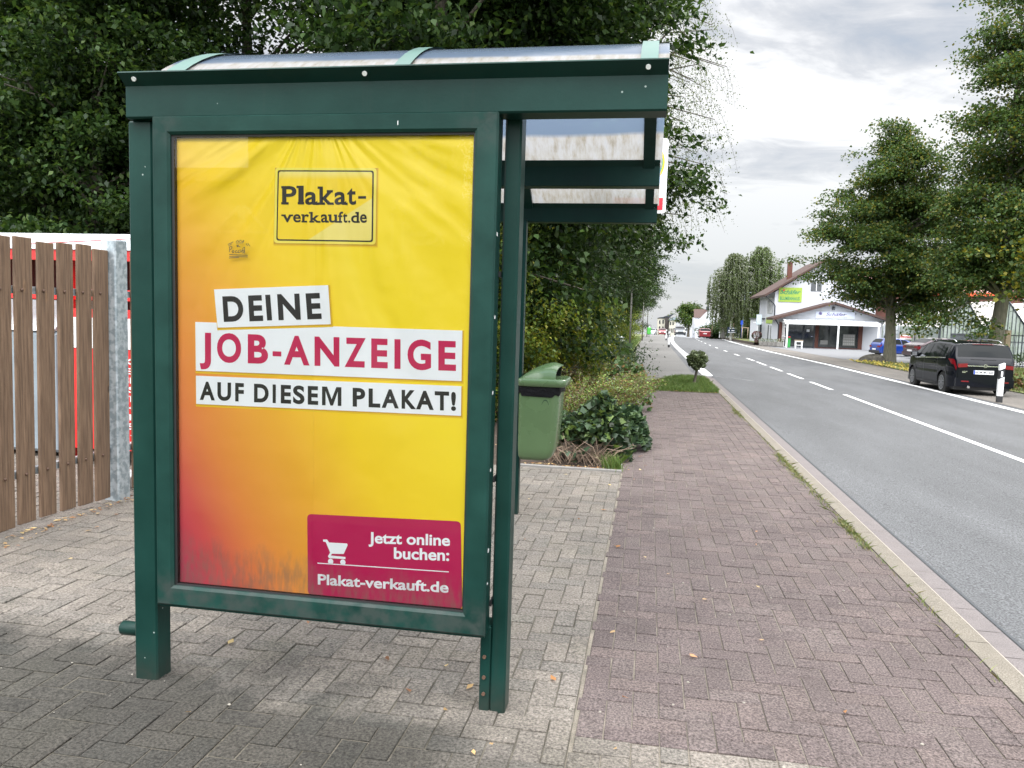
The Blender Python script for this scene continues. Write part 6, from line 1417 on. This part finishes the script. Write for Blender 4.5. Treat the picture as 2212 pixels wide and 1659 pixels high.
# side wall window and lime panel (faces the road)
mb = MB(); mb.box(12.41, 12.449, 85.1, 88.4, 2.35, 3.85); sw = P_(mb, 'window', MT('winglass'))
mb = MB()
for y in (85.1, 85.9, 86.7, 87.6, 88.36): mb.box(12.36, 12.409, y, y+.09, 2.35, 3.85)
mb.box(12.36, 12.408, 85.1, 88.4, 3.85, 3.95); sub(mb, 'frame', MT('whitepaint'), sw, S)
mb = MB(); mb.box(12.40, 12.447, 84.6, 89.0, 1.30, 1.95); P_(mb, 'sign_board', MT('lime'), 'pale lime board on the road side of the building')
mb = MB()
for y in (85.2, 87.0): mb.box(12.43, 12.449, y, y+.5, -.7, 1.1)
P_(mb, 'window', MT('winglass'))
mb = MB(); mb.tube([(11.55, 83.6, 4.02), (11.75, 83.75, 3.85), (12.35, 83.9, 3.35), (12.5, 83.93, 3.1), (12.5, 83.93, 1.9)], .055, 8); mb.tube([(12.0, 79.9, 1.75), (12.15, 79.92, 1.5), (12.35, 79.95, 1.2), (12.35, 79.95, zg)], .05, 8); P_(mb, 'downpipe', MT('darkmetal'))
mb = MB(); mb.box(15.9, 16.9, 83.95, 83.99, 4.7, 5.8); ww = P_(mb, 'window', MT('winglass')); mb = MB(); mb.box(15.8, 17.0, 83.90, 83.945, 5.8, 5.95); mb.box(16.38, 16.44, 83.92, 83.945, 4.7, 5.8); sub(mb, 'frame', MT('whitepaint'), ww, S)
mb = MB(); mb.box(18.9, 20.4, 83.95, 83.99, 3.9, 4.6); P_(mb, 'window', MT('winglass'))
# single-storey gabled front
mb = MB(); mb.prism([(12.35, zg-.3), (22.6, zg-.3), (22.6, 1.75), (17.3, 3.32), (12.35, 1.80)], 'y', 80, 83.99); P_(mb, 'wall', MT('wall'))
slope_roof(11.75, 1.66, 17.3, 3.34, 79.2, 83.98, .22, MT('tile')); slope_roof(23.0, 1.60, 17.3, 3.34, 79.2, 83.98, .22, MT('tile'))
mb = MB(); mb.box(15.72, 19.3, 79.95, 79.99, 1.98, 2.62); sb = P_(mb, 'sign_board', mat('pale_blue_board', (.60, .64, .74), rough=.5), 'pale blue board with purple Schäfer lettering above the canopy')
MATS['violet'] = mat('violet', (.10, .07, .22), rough=.5)
mb = MB(); text_on(mb, 'Schäfer', 16.65, 18.55, 2.22, 2.53, 79.945, off=.01, shear=.35, cap=.73); text_on(mb, 'BESTATTUNGEN', 16.75, 18.6, 2.04, 2.12, 79.945, off=.0, cap=.73, spacing=1.1)
for k in range(6):
    a = k*1.05; mb.add([(16.15, 79.945, 2.42), (16.15+.16*math.cos(a), 79.945, 2.42+.16*math.sin(a)), (16.15+.19*math.cos(a+.5), 79.945, 2.42+.19*math.sin(a+.5)), (16.15+.12*math.cos(a+.9), 79.945, 2.42+.12*math.sin(a+.9))], [(0, 1, 2, 3)])
sub(mb, 'lettering', MT('violet'), sb, S, recalc=False)
mb = MB(); mb.box(17.18, 17.42, 79.8, 79.99, 2.82, 2.92); mb.box(17.2, 17.4, 79.78, 79.99, 3.0, 3.08); P_(mb, 'floodlight', MT('darkmetal'))
# shop windows, door, brick piers, plinth
GY = 79.96
for (x0, x1) in ((13.05, 14.62), (16.17, 17.72), (17.85, 19.65)):
    mb = MB(); mb.box(x0, x1, GY, 79.995, -.78, 1.36); wn = P_(mb, 'shop_window', MT('shopglass'))
    mb = MB(); mb.box(x0-.05, x0, GY-.03, 79.99, -.83, 1.42); mb.box(x1, x1+.05, GY-.03, 79.99, -.83, 1.42); mb.box(x0, x1, GY-.03, GY-.002, 1.36, 1.42); mb.box(x0, x1, GY-.03, GY-.002, -.83, -.78); sub(mb, 'frame', MT('darkmetal'), wn, S)
mb = MB(); mb.box(14.74, 15.68, GY, 79.995, -.90, 1.30); dr = P_(mb, 'door', MT('shopglass')); mb = MB()
for b_ in ((14.68, 14.80, -.95, 1.36), (15.62, 15.74, -.95, 1.36), (14.80, 15.62, 1.26, 1.36), (14.80, 15.62, -.95, -.80)): mb.box(b_[0], b_[1], GY-.035, GY-.001, b_[2], b_[3])
sub(mb, 'frame', MT('darkmetal'), dr, S); mb = MB(); mb.box(14.98, 15.26, GY-.012, GY-.002, .62, .86); sub(mb, 'notice', MT('plate'), dr, S); mb = MB(); mb.box(15.40, 15.58, GY-.05, GY-.02, .16, .20); sub(mb, 'handle', MT('chrome'), dr, S)
mb = MB(); mb.box(15.78, 16.10, 79.90, 79.99, -.98, 1.45); mb.box(19.72, 20.10, 79.90, 79.99, -.98, 1.45); mb.box(16.12, 19.70, 79.92, 79.99, -.98, -.84); mb.box(12.40, 12.98, 79.93, 79.99, -.98, 1.5); P_(mb, 'brick_pier', MT('brick'))
mb = MB(); mb.box(16.3, 17.0, 79.945, GY-.003, -.55, -.15); mb.box(18.35, 19.45, 79.945, GY-.003, -.60, .50); P_(mb, 'display_shelf', mat('display', (.20, .20, .19), rough=.6))
mb = MB()
for r_ in range(4):
    for q in range(6): mb.box(18.40+q*.17, 18.53+q*.17, 79.935, 79.944, -.52+r_*.26, -.34+r_*.26)
P_(mb, 'greeting_cards', mat('cards', (.34, .34, .32), rough=.6))
# canopy
mb = MB(); mb.box(12.62, 21.15, 77.95, 78.07, 1.32, 1.50); mb.box(12.62, 12.72, 78.07, 79.92, 1.45, 1.56); cn = P_(mb, 'canopy_beam', MT('whitepaint'))
for x in (12.86, 17.46, 21.0): mb = MB(); mb.box(x-.075, x+.075, 77.96, 78.06, -1.0, 1.318); P_(mb, 'canopy_post', MT('whitepaint'))
mb = MB(); mb.add([(12.65, 78.0, 1.505), (21.15, 78.0, 1.505), (21.15, 79.9, 1.80), (12.65, 79.9, 1.80), (12.65, 78.0, 1.53), (21.15, 78.0, 1.53), (21.15, 79.9, 1.83), (12.65, 79.9, 1.83)], [(0, 1, 2, 3), (4, 5, 6, 7), (0, 1, 5, 4), (1, 2, 6, 5), (2, 3, 7, 6), (3, 0, 4, 7)]); P_(mb, 'canopy_roof', mat('canopy_glass', (.5, .53, .56), rough=.3, var=.1))
mb = MB()
for k in range(8): x = 12.65+k*1.21; mb.add([(x, 77.98, 1.535), (x+.08, 77.98, 1.535), (x+.08, 79.9, 1.836), (x, 79.9, 1.836)], [(0, 1, 2, 3)])
P_(mb, 'canopy_glazing_bar', MT('whitepaint'), recalc=False)
mb = MB()
for z in (-.9, .1, 1.0):
    mb.box(12.70, 12.74, 78.1, 79.9, z, z+.06)
for y in (78.6, 79.2, 79.8): mb.box(12.70, 12.74, y, y+.06, -.9, 1.45)
P_(mb, 'side_screen', MT('whitepaint'))
# annex towards the road
A = thing('annex', 'low white annex left of the flower shop with a pale blue advertising box', 'building', (12, 90, -.9))
mb = MB(); mb.box(11.75, 13.4, 90, 97, -1.2, 1.72); P_(mb, 'wall', MT('wall'), root=A); mb = MB(); mb.box(11.6, 13.4, 89.85, 97.1, 1.73, 1.85); P_(mb, 'roof', MT('darkmetal'), root=A)
mb = MB(); mb.box(11.92, 12.12, 89.96, 89.99, -.5, 1.2); P_(mb, 'door', MT('winglass'), root=A)
mb = MB(); mb.box(11.05, 11.55, 86.0, 86.25, 1.15, 2.2); ab = P_(mb, 'advertising_box', mat('pale_box', (.55, .65, .70), rough=.4), root=A); mb = MB(); mb.box(11.15, 11.2, 86.1, 86.15, -.9, 1.15); mb.box(11.2, 11.75, 86.2, 90.0, 1.3, 1.4); P_(mb, 'bracket', MT('whitepaint'), root=A)
# planters, flowers
pg_ = 'grey planters beside the shop'
for i, (x, y, lb) in enumerate(((11.15, 82.0, 'grey planter with white flowers at the far left of its row'), (11.45, 81.3, 'second grey planter with white flowers from the left'), (11.80, 80.6, 'middle grey planter with pinkish flowers'), (12.12, 79.8, 'second grey planter from the canopy, white flowers'), (12.42, 79.0, 'largest grey planter with white flowers next to the canopy screen'))):
    if i == 0:
        p0 = thing('planter', lb, 'planter', (x, y, gz(y)-.28), 0, pg_); MB().box(-.24, .24, -.24, .24, 0, .42, bev=.02).build('box', MT('concrete'), p0)
        g = np.random.default_rng(3); d = g.normal(size=(150, 3)); d /= np.linalg.norm(d, axis=1)[:, None]; me = leaf_mesh('flowers', d*np.array([.25, .25, .17])+np.array([0, 0, .52]), d, .10, [(.45, .47, .40), (.10, .16, .06), (.5, .5, .42), (.07, .12, .04)], 3, m=MT('leafn')); o = bpy.data.objects.new('flowers', me); COL.objects.link(o); o.parent = p0; pp = p0
    else: pp = copy_tree(p0, (x, y, gz(y)-.28), i*1.1*0, lb)
    if i == 4: pp.scale = (1.25, 1.2, 1.1)
t = thing('potted_plant', 'dark red leaved potted plant at the left end of the planters', 'plant', (10.95, 84.5, gz(84)-.25))
g = np.random.default_rng(7); d = g.normal(size=(380, 3)); d /= np.linalg.norm(d, axis=1)[:, None]; me = leaf_mesh('foliage', d*np.array([.5, .4, .42])+np.array([0, 0, .95]), d, .15, [(.14, .025, .03), (.09, .03, .03), (.07, .08, .03)], 3, m=MT('leafn')); o = bpy.data.objects.new('foliage', me); COL.objects.link(o); o.parent = t
MB().tube([(0, 0, 0), (0, 0, .5)], [.16, .24], 12).build('pot', MT('tile'), t)
t = thing('stool_table', 'white wooden stool table in front of the shop window', 'stool', (13.66, 76.3, G(13.6, 76.3)))
MB().box(-.37, .37, -.25, .25, .70, .77, bev=.01).build('top', MT('wood'), t)
for sx in (-.28, .28):
    for sy in (-.18, .18): MB().box(sx-.04, sx+.04, sy-.04, sy+.04, 0, .70).build('leg', MT('whitepaint'), t)
MB().box(-.32, .32, -.2, .2, .28, .33).build('shelf', MT('whitepaint'), t); MB().box(-.34, .34, -.215, -.185, .60, .70).build('apron', MT('whitepaint'), t)
tag(MB().box(-.12, .12, -.1, .1, 0, .9, bev=.03).build('green_figure', mat('figure_green', (.03, .3, .06), rough=.5)), 'small green garden ornament left of the white stool', 'ornament').location = (13.15, 78.4, G(13, 78)); tag(MB().tube([(0, 0, 0), (0, 0, .1)], .14, 9).build('pinwheel', MT('flower')), 'red pinwheel above the green garden ornament', 'pinwheel').location = (13.1, 78.3, G(13, 78)+.95)
# rock / root mound at linden
mb = MB(); rows = []
for i in range(9):
    f = i/8*math.pi/2; rows.append([(.78*math.cos(f)*math.cos(a)*(1+.12*math.sin(a*3)), .5*math.cos(f)*math.sin(a), .42*math.sin(f)*(1+.15*math.cos(a*2))) for a in [k*math.pi/8 for k in range(16)]])
mb.grid(rows, closed=True); o = mb.build('mound', mat('stone_mound', (.12, .11, .09), rough=.95, col2=(.05, .045, .035), mixscale=4, bump=.05, bscale=9)); o.location = (12.55, 47.2, G(12.5, 47)-.03); tag(o, 'grey stony mound at the foot of the linden', 'mound')

# ------------------------------------------------------------------ nursery: entrance sign, boards, wall, greenhouses, fence
t = thing('entrance_sign', 'white entrance sign with red lettering Eingang above the maroon sedan', 'sign', (19.86, 66, G(12, 66)))
mb = MB(); mb.box(-.54, .54, -.02, .02, 1.22, 1.56); bd_ = mb.build('board', MT('whitepaint'), t); mb = MB(); text_on(mb, 'Eingang', -.46, .46, 1.36, 1.51, -.025, off=.045, cap=.73); mb.box(-.1, .3, -.028, -.024, 1.26, 1.275); mb.build('lettering', MT('red'), bd_, recalc=False)
mb = MB(); mb.box(-.56, -.50, -.02, .04, 0, 1.66); mb.box(.50, .56, -.02, .04, 0, 1.66); mb.box(-.56, .56, .021, .05, 1.58, 1.66); mb.build('post', MT('wood'), t)
mb = MB(); mb.box(-.5, .5, .03, .1, .1, 1.1); mb.build('panel', MT('darkmetal'), t)
t = thing('nursery_sign', 'wide pale blue double board with green lettering on dark posts', 'sign', (21.1, 65, -.95))
mb = MB(); mb.box(-1.0, .95, -.04, .04, 2.42, 2.90, bev=.02); b1 = mb.build('board', mat('pale_sign', (.62, .70, .74), rough=.5), t); mb = MB(); text_on(mb, 'Blumen', -.80, -.15, 2.58, 2.76, -.045, off=.03, cap=.73); text_on(mb, 'Gärtnerei', .05, .80, 2.58, 2.76, -.045, off=.03, cap=.73); mb.build('lettering', MT('deepgreen'), b1, recalc=False)
mb = MB(); mb.box(-.38, .32, -.04, .04, 2.93, 3.65, bev=.02); b2_ = mb.build('board', MATS['pale_sign'] if 'pale_sign' in MATS else b1.data.materials[0], t); mb = MB(); text_on(mb, 'Schäfer', -.22, .12, 3.12, 3.32, -.045, off=.02, cap=.73); mb.build('lettering', MT('deepgreen'), b2_, recalc=False)
for x, h in ((-.95, 2.42), (.78, 4.7), (1.15, 2.9)): mb = MB(); mb.tube([(x, .06, 0), (x, .06, h)], .035, 8); mb.build('post', MT('darkmetal'), t)
mb = MB(); mb.box(-1.0, .95, .0, .05, 2.36, 2.42); mb.build('rail', MT('darkmetal'), t)
t = thing('nursery_wall', 'white boarded nursery wall behind the entrance sign', 'wall', (20, 69, -1))
mb = MB(); mb.box(-1.05, 3.2, 0, .1, 0, 2.5); mb.build('panel', MT('wall'), t); mb = MB(); mb.box(-1.05, 3.2, -.04, -.005, 1.75, 1.80)
for k in range(8): mb.box(-1.05+k*.55, -1.0+k*.55, -.035, -.006, 0, 2.6)
mb.build('fence_frame', MT('steel'), t); mb = MB(); mb.box(-1.0, -.3, -.05, -.005, .9, 1.65); mb.build('dark_opening', MT('darkmetal'), t)
def greenhouse(label, x0, x1, y0, y1, ze, zr):
    t = thing('greenhouse', label, 'greenhouse', ((x0+x1)/2, y0, -.85), 0, 'greenhouses of the nursery'); xm = (x0+x1)/2
    L_ = lambda mb, n, m, rc=True: part(mb, n, m, t, recalc=rc)
    gg = MB(); gg.add([(x0, y0, -.9), (x1, y0, -.9), (x1, y0, ze), (xm, y0, zr), (x0, y0, ze)], [(0, 1, 2, 3, 4)]); gg.add([(x0, y0, -.9), (x0, y1, -.9), (x0, y1, ze), (x0, y0, ze)], [(0, 1, 2, 3)]); L_(gg, 'glass_wall', GHM, False)
    rf = MB(); rf.add([(x0, y0, ze), (xm, y0, zr), (xm, y1, zr), (x0, y1, ze), (x1, y0, ze), (x1, y1, ze)], [(0, 1, 2, 3), (1, 4, 5, 2)]); L_(rf, 'roof_glass', GHR, False)
    br = MB(); n = max(4, int((x1-x0)/.24))
    for k in range(n+1):
        x = x0+(x1-x0)*k/n; zt_ = zr-(zr-ze)*abs(x-xm)/((x1-x0)/2); br.box(x-.018, x+.018, y0-.04, y0-.003, -.9, zt_)
    br.box(x0, x1, y0-.05, y0-.041, ze-.9, ze-.85)
    for k in range(9):
        yy = y0+(y1-y0)*k/8
        for a, b_ in (((x0, ze), (xm, zr)), ((xm, zr), (x1, ze))): br.tube([(a[0], yy, a[1]+.02), (b_[0], yy, b_[1]+.02)], .02, 4)
    for a, b_ in (((x0, ze), (xm, zr)), ((xm, zr), (x1, ze))): br.tube([(a[0], y0-.04, a[1]+.02), (b_[0], y0-.04, b_[1]+.02)], .05, 5)
    br.box(x0-.06, x0+.06, y0-.1, y0, -.9, ze+.03)
    L_(br, 'glazing_bars', MT('darkmetal'), False); return t
GHM = mat('milky_glass', (.30, .34, .32), rough=.25, col2=(.16, .20, .14), mixscale=1.3, spec=.6); GHR = mat('milky_roof_glass', (.62, .60, .56), rough=.35, var=.08, vscale=1)
greenhouse('greenhouse set back between the nursery sign and the pointed greenhouse', 20.7, 23.1, 66.5, 72, 1.55, 3.15)
greenhouse('pointed greenhouse gable in the gap between the two lindens', 20.2, 23.0, 60, 74, 1.45, 3.75)
greenhouse('greenhouse partly hidden by the tall linden trunk', 23.05, 25.85, 60, 74, 1.45, 3.45)
greenhouse('greenhouse at the right picture edge', 25.9, 29.5, 60, 74, 1.45, 3.45)
t = thing('brick_building', 'brown brick hall with a pink sheet roof behind the greenhouses', 'building', (28, 85, -1))
mb = MB(); mb.box(20.5, 36, 85, 97, -1, 4.55); part(mb, 'wall', MT('brick'), t); mb = MB(); mb.box(20.3, 36.2, 84.8, 85.0, 4.56, 4.95); part(mb, 'fascia', MT('orange'), t)
mb = MB(); mb.box(20.5, 36, 84.9, 84.99, 3.75, 3.85); part(mb, 'band', MT('whitepaint'), t)
mb = MB(); mb.add([(20.3, 84.8, 4.955), (36.2, 84.8, 4.955), (36.2, 92, 6.9), (20.3, 92, 6.9)], [(0, 1, 2, 3)]); rfm = mat('pink_sheet_roof', (.50, .20, .20), rough=.55)
tt_ = rfm.node_tree; wv = N(tt_, 'ShaderNodeTexWave'); wv.inputs['Scale'].default_value = 1.2; wv.wave_type = 'BANDS'; wv.bands_direction = 'X'; tcx = N(tt_, 'ShaderNodeTexCoord'); tt_.links.new(tcx.outputs['Object'], wv.inputs['Vector']); bpx = N(tt_, 'ShaderNodeBump'); bpx.inputs['Distance'].default_value = .06; tt_.links.new(wv.outputs[1], bpx.inputs['Height']); tt_.links.new(bpx.outputs[0], tt_.nodes['Principled BSDF'].inputs['Normal'])
part(mb, 'roof', rfm, t, recalc=False)
t = thing('bar_fence', 'dark vertical bar fence in front of the greenhouses', 'fence', (18.2, 44.2, -.6))
mb = MB()
def run(p0, p1, sp=.125):
    L_ = math.hypot(p1[0]-p0[0], p1[1]-p0[1]); n = int(L_/sp)
    for k in range(n+1):
        x = p0[0]+(p1[0]-p0[0])*k/n; y = p0[1]+(p1[1]-p0[1])*k/n; mb.tube([(x, y, G(12, y)-.02+.08), (x, y, G(12, y)+1.78)], .013, 4)
    for zz in (.15, 1.72): mb.tube([(p0[0], p0[1], G(12, p0[1])+zz), (p1[0], p1[1], G(12, p1[1])+zz)], .022, 4)
run((18.15, 44.2), (19.9, 57)); run((18.15, 44.2), (25.5, 42.8))
part(mb, 'bars', MT('darkmetal'), t)
mb = MB(); mb.box(18.02, 18.24, 44.05, 44.27, G(12, 44)-.05, G(12, 44)+1.98); part(mb, 'post', MT('wood'), t)
mb = MB(); mb.box(17.9, 25.6, 42.6, 42.9, G(12, 43)-.1, G(12, 43)+.02); 
P, D = mound_pts(700, 55, 0, 0, 1.6, .8, .9, .1); shrub('garden_shrub', 'leafy bush behind the bar fence at the right edge', (20.2, 46.2, G(12, 46)), P, D, .12, MD, 3, .7, None)
P, D = mound_pts(420, 56, 0, 0, .45, .4, .62, .1); shrub('garden_shrub', 'low wilting bush on the verge right of the black van', (11.55, 27.2, G(11, 27)), P, D, .11, [(.11, .14, .03), (.16, .09, .04), (.07, .11, .03), (.12, .07, .04)], 3, .8, None)

# ------------------------------------------------------------------ far right verge things
t = thing('street_lamp', 'tall thin street lamp in front of the pale birch', 'street lamp', (12.35, 110, gz(110)))
mb = MB(); mb.tube([(0, 0, 0), (0, 0, 1.0), (.06, 0, 6.15)], [.10, .085, .055], 10); mb.build('pole', MT('steel'), t); mb = MB(); mb.tube([(.06, 0, 6.15), (.3, 0, 6.24), (.55, 0, 6.25)], .04, 8); a_ = mb.build('arm', MT('steel'), t); mb = MB(); mb.box(.5, .95, -.12, .12, 6.17, 6.28, bev=.03); mb.build('lamp_head', MT('steel'), t)
mb = MB(); mb.box(-.45, -.15, -.02, .02, 1.9, 2.45); mb.tube([(-.3, .03, 0), (-.3, .03, 2.4)], .03, 6); o = mb.build('road_sign', MT('eublue')); o.location = (12.3, 108, gz(108)); tag(o, 'small blue road sign left of the street lamp', 'sign')
t = thing('information_board', 'dark blue board on two posts in the verge left of the street lamp', 'sign', (11.0, 110, gz(110)))
mb = MB(); mb.box(-.62, .62, -.03, .03, .72, 1.52); b1 = mb.build('board', MT('navy'), t)
mb = MB(); mb.box(-.35, .58, -.036, -.032, 1.34, 1.44); mb.box(-.55, .55, -.036, -.032, .78, .84); mb.box(-.5, -.3, -.036, -.032, .98, 1.15); mb.box(-.1, .3, -.036, -.032, 1.0, 1.12); mb.build('print', MT('plate'), b1)
mb = MB(); mb.box(-.64, -.56, -.02, .02, 0, 1.55); mb.build('post', MT('darkmetal'), t); mb = MB(); mb.box(.14, .22, .035, .08, 0, 2.1); mb.build('post', MT('wood'), t)
t = thing('utility_cabinet', 'white utility cabinet with a wooden cover left of the dark blue board', 'cabinet', (9.95+.3, 114, gz(114)))
MB().box(-.35, .35, -.25, .25, 0, 1.35, bev=.02).build('body', MT('concrete'), t); MB().box(-.42, .42, -.32, .32, 1.36, 1.46).build('cover', MT('wood'), t)
wg = 'wooden tree guard frames along the verge'
for i, (x, lb) in enumerate(((12.0, 'wooden tree guard frame right of the dark blue board'), (12.95, 'wooden tree guard frame beside the shop annex'))):
    if i == 0:
        t0_ = thing('tree_guard', lb, 'tree guard', (x, 104, gz(104)), 0, wg)
        for px_ in (-.35, .35): MB().tube([(px_, 0, 0), (px_, 0, 1.45)], .05, 8).build('post', MT('wood'), t0_)
        MB().box(-.45, .45, -.03, .03, 1.45, 1.55).build('rail', MT('wood'), t0_)
    else: copy_tree(t0_, (x, 102, gz(102)), 0, lb)
mb = MB(); mb.tube([(0, 0, 0), (0, 0, 3.2)], .05, 8); o = mb.build('sapling_stake', MT('wood')); o.location = (9.5, 125, gz(125)); tag(o, 'thin wooden stake at the crest left of the white cabinet', 'stake')

# ------------------------------------------------------------------ distant houses
def house(name, label, boxes, roofs, wins, mwall, mroof, mwin=None, loc=(0, 0, 0)):
    t = thing(name, label, 'building', loc)
    for b_ in boxes: part(MB().box(*b_), 'wall', mwall, t)
    for r_ in roofs: mb = MB(); mb.prism(r_[0], r_[1], r_[2], r_[3]); part(mb, 'roof', mroof, t)
    for (x, y, z, w_, h_) in wins: part(MB().box(x, x+w_, y-.06, y-.005, z, z+h_), 'window', MT('winglass'), t)
    return t
house('house', 'distant cream house with small windows at the left end of the road', [(2.0, 3.85, 210, 222, -6, 1.5)], [([(1.8, 1.505), (4.0, 1.505), (4.0, 2.0), (2.4, 1.75)], 'y', 209.8, 222)], [(2.35, 210, -1.6, .35, 1.0), (3.2, 210, -1.6, .35, 1.0), (2.35, 210, .0, .35, 1.0), (3.2, 210, .2, .35, .9)], MT('cream'), MT('darkmetal'), loc=(2.9, 210, -3))
house('house', 'distant dark brown clad gable between the cream houses', [(3.86, 4.9, 208, 221, -6, 1.8)], [([(3.7, 1.805), (5.0, 1.805), (6.3, 2.9), (6.3, 2.6+.3), (3.7, 2.05)], 'y', 207.9, 221)], [], mat('brown_cladding', (.035, .028, .026), rough=.8), MT('darkmetal'), loc=(4.4, 208, -3))
house('house', 'distant cream house with grey roof and narrow windows', [(4.91, 6.5, 206, 218, -6, 1.05)], [([(4.7, 1.055), (6.7, 1.055), (6.7, 1.9), (6.2, 1.9)], 'y', 205.8, 218)], [(5.05, 206, -.1, .32, .75), (5.7, 206, -.1, .32, .75), (5.0, 206, -2.1, .2, 1.1), (5.4, 206, -2.1, .2, 1.1), (5.8, 206, -2.1, .2, 1.1), (6.2, 206, -2.1, .2, 1.1)], MT('cream'), MT('greymetal'), loc=(5.7, 206, -3))
house('hall', 'distant pale blue-white hall wall behind the dark oncoming car', [(6.51, 12.5, 214, 230, -8, 1.35)], [([(6.4, 1.355), (12.6, 1.355), (12.6, 1.45), (6.4, 1.45)], 'y', 213.8, 230)], [], MT('wall'), MT('greymetal'), loc=(9, 214, -3))
t = thing('house', 'distant white house with a red-brown roof behind the red car', 'building', (11, 172, -2.5))
part(MB().box(9.3, 13.0, 172, 180, -5, 1.9), 'wall', MT('wall'), t)
mb = MB(); mb.add([(9.15, 171.8, 1.86), (13.0, 171.8, 1.86), (12.2, 176, 3.75), (9.3, 176, 3.75)], [(0, 1, 2, 3)]); part(mb, 'roof', MT('tile'), t, recalc=False)
mb = MB(); mb.prism([(9.5, -5), (9.5, .75), (12.0, 3.45), (13.4, 2.0), (13.4, -5)], 'y', 169.5, 171.5); part(mb, 'wall', MT('wall'), t)
mb = MB(); mb.box(11.9, 12.5, 175.5, 176.2, 3.4, 4.3); part(mb, 'chimney', MT('darkmetal'), t)

# ------------------------------------------------------------------ what the glass pane mirrors: house and conifers behind the viewer
B = thing('house', 'pale house standing behind the viewer, mirrored in the poster glass', 'building', (-4, -16, 0))
mb = MB(); mb.box(-28, -19.05, -40, -30, -.2, 7.4); mb.box(-19, -11.4, -41, -29.6, -.2, 11.0); mb.box(-11.35, 6, -40, -31, -.2, 4.6); part(mb, 'wall', MT('cream'), B)
mb = MB(); mb.prism([(-29.8, 7.42), (-40, 7.42), (-35, 9.0)], 'x', -28.3, -19.06); part(mb, 'roof', MT('tile'), B)
for x, h, ty in ((-11.9, 2.4, 1), (-13.4, 2.4, 1)):
    mb = MB(); mb.box(x, x+.12, -29.59, -29.5, 3.6, 6.2); mb.box(x+.5, x+.62, -29.59, -29.5, 3.6, 6.2); mb.box(x+.12, x+.5, -29.58, -29.5, 6.08, 6.2); part(mb, 'window', MT('whitepaint'), B)
for q in (((-20.6, 4.95), (-19.35, 4.95), (-19.35, 6.2)), ((-19.15, 6.2), (-19.15, 4.95), (-17.9, 4.95))):
    mb = MB()
    for a_, b_ in zip(q, q[1:]+q[:1]): mb.tube([(a_[0], -29.45, a_[1]), (b_[0], -29.45, b_[1])], .09, 6)
    part(mb, 'gable_window', MT('whitepaint'), B)
for (x, y, k, r_, lb) in ((15, -9, 1, .4, 'broadleaf tree behind the viewer across the road'), (9.5, -19, 1, 2.0, 'second broadleaf tree behind the viewer across the road'), (21, 3, 0, 1.0, 'broadleaf tree beside the viewer across the road')):
    q_ = copy_tree(protos[k], (x, y, -.4), r_, lb); q_['group'] = 'trees behind the viewer'; q_.scale = (1.1, 1.1, 1.0)
t = tree('conifer', 'dark conifer behind the viewer, mirrored in the poster glass', [(0, 0, 3, 2.2, 2.2, 1.5), (0, 0, 5.5, 1.6, 1.6, 1.6), (0, 0, 8, 1.0, 1.0, 1.6), (0, 0, 10, .5, .5, 1.4)], 420, 22, .3, .16, DK, 131, 10.5, .2, loc=(-8.4, -27, 0), shell=.3, nl=30)
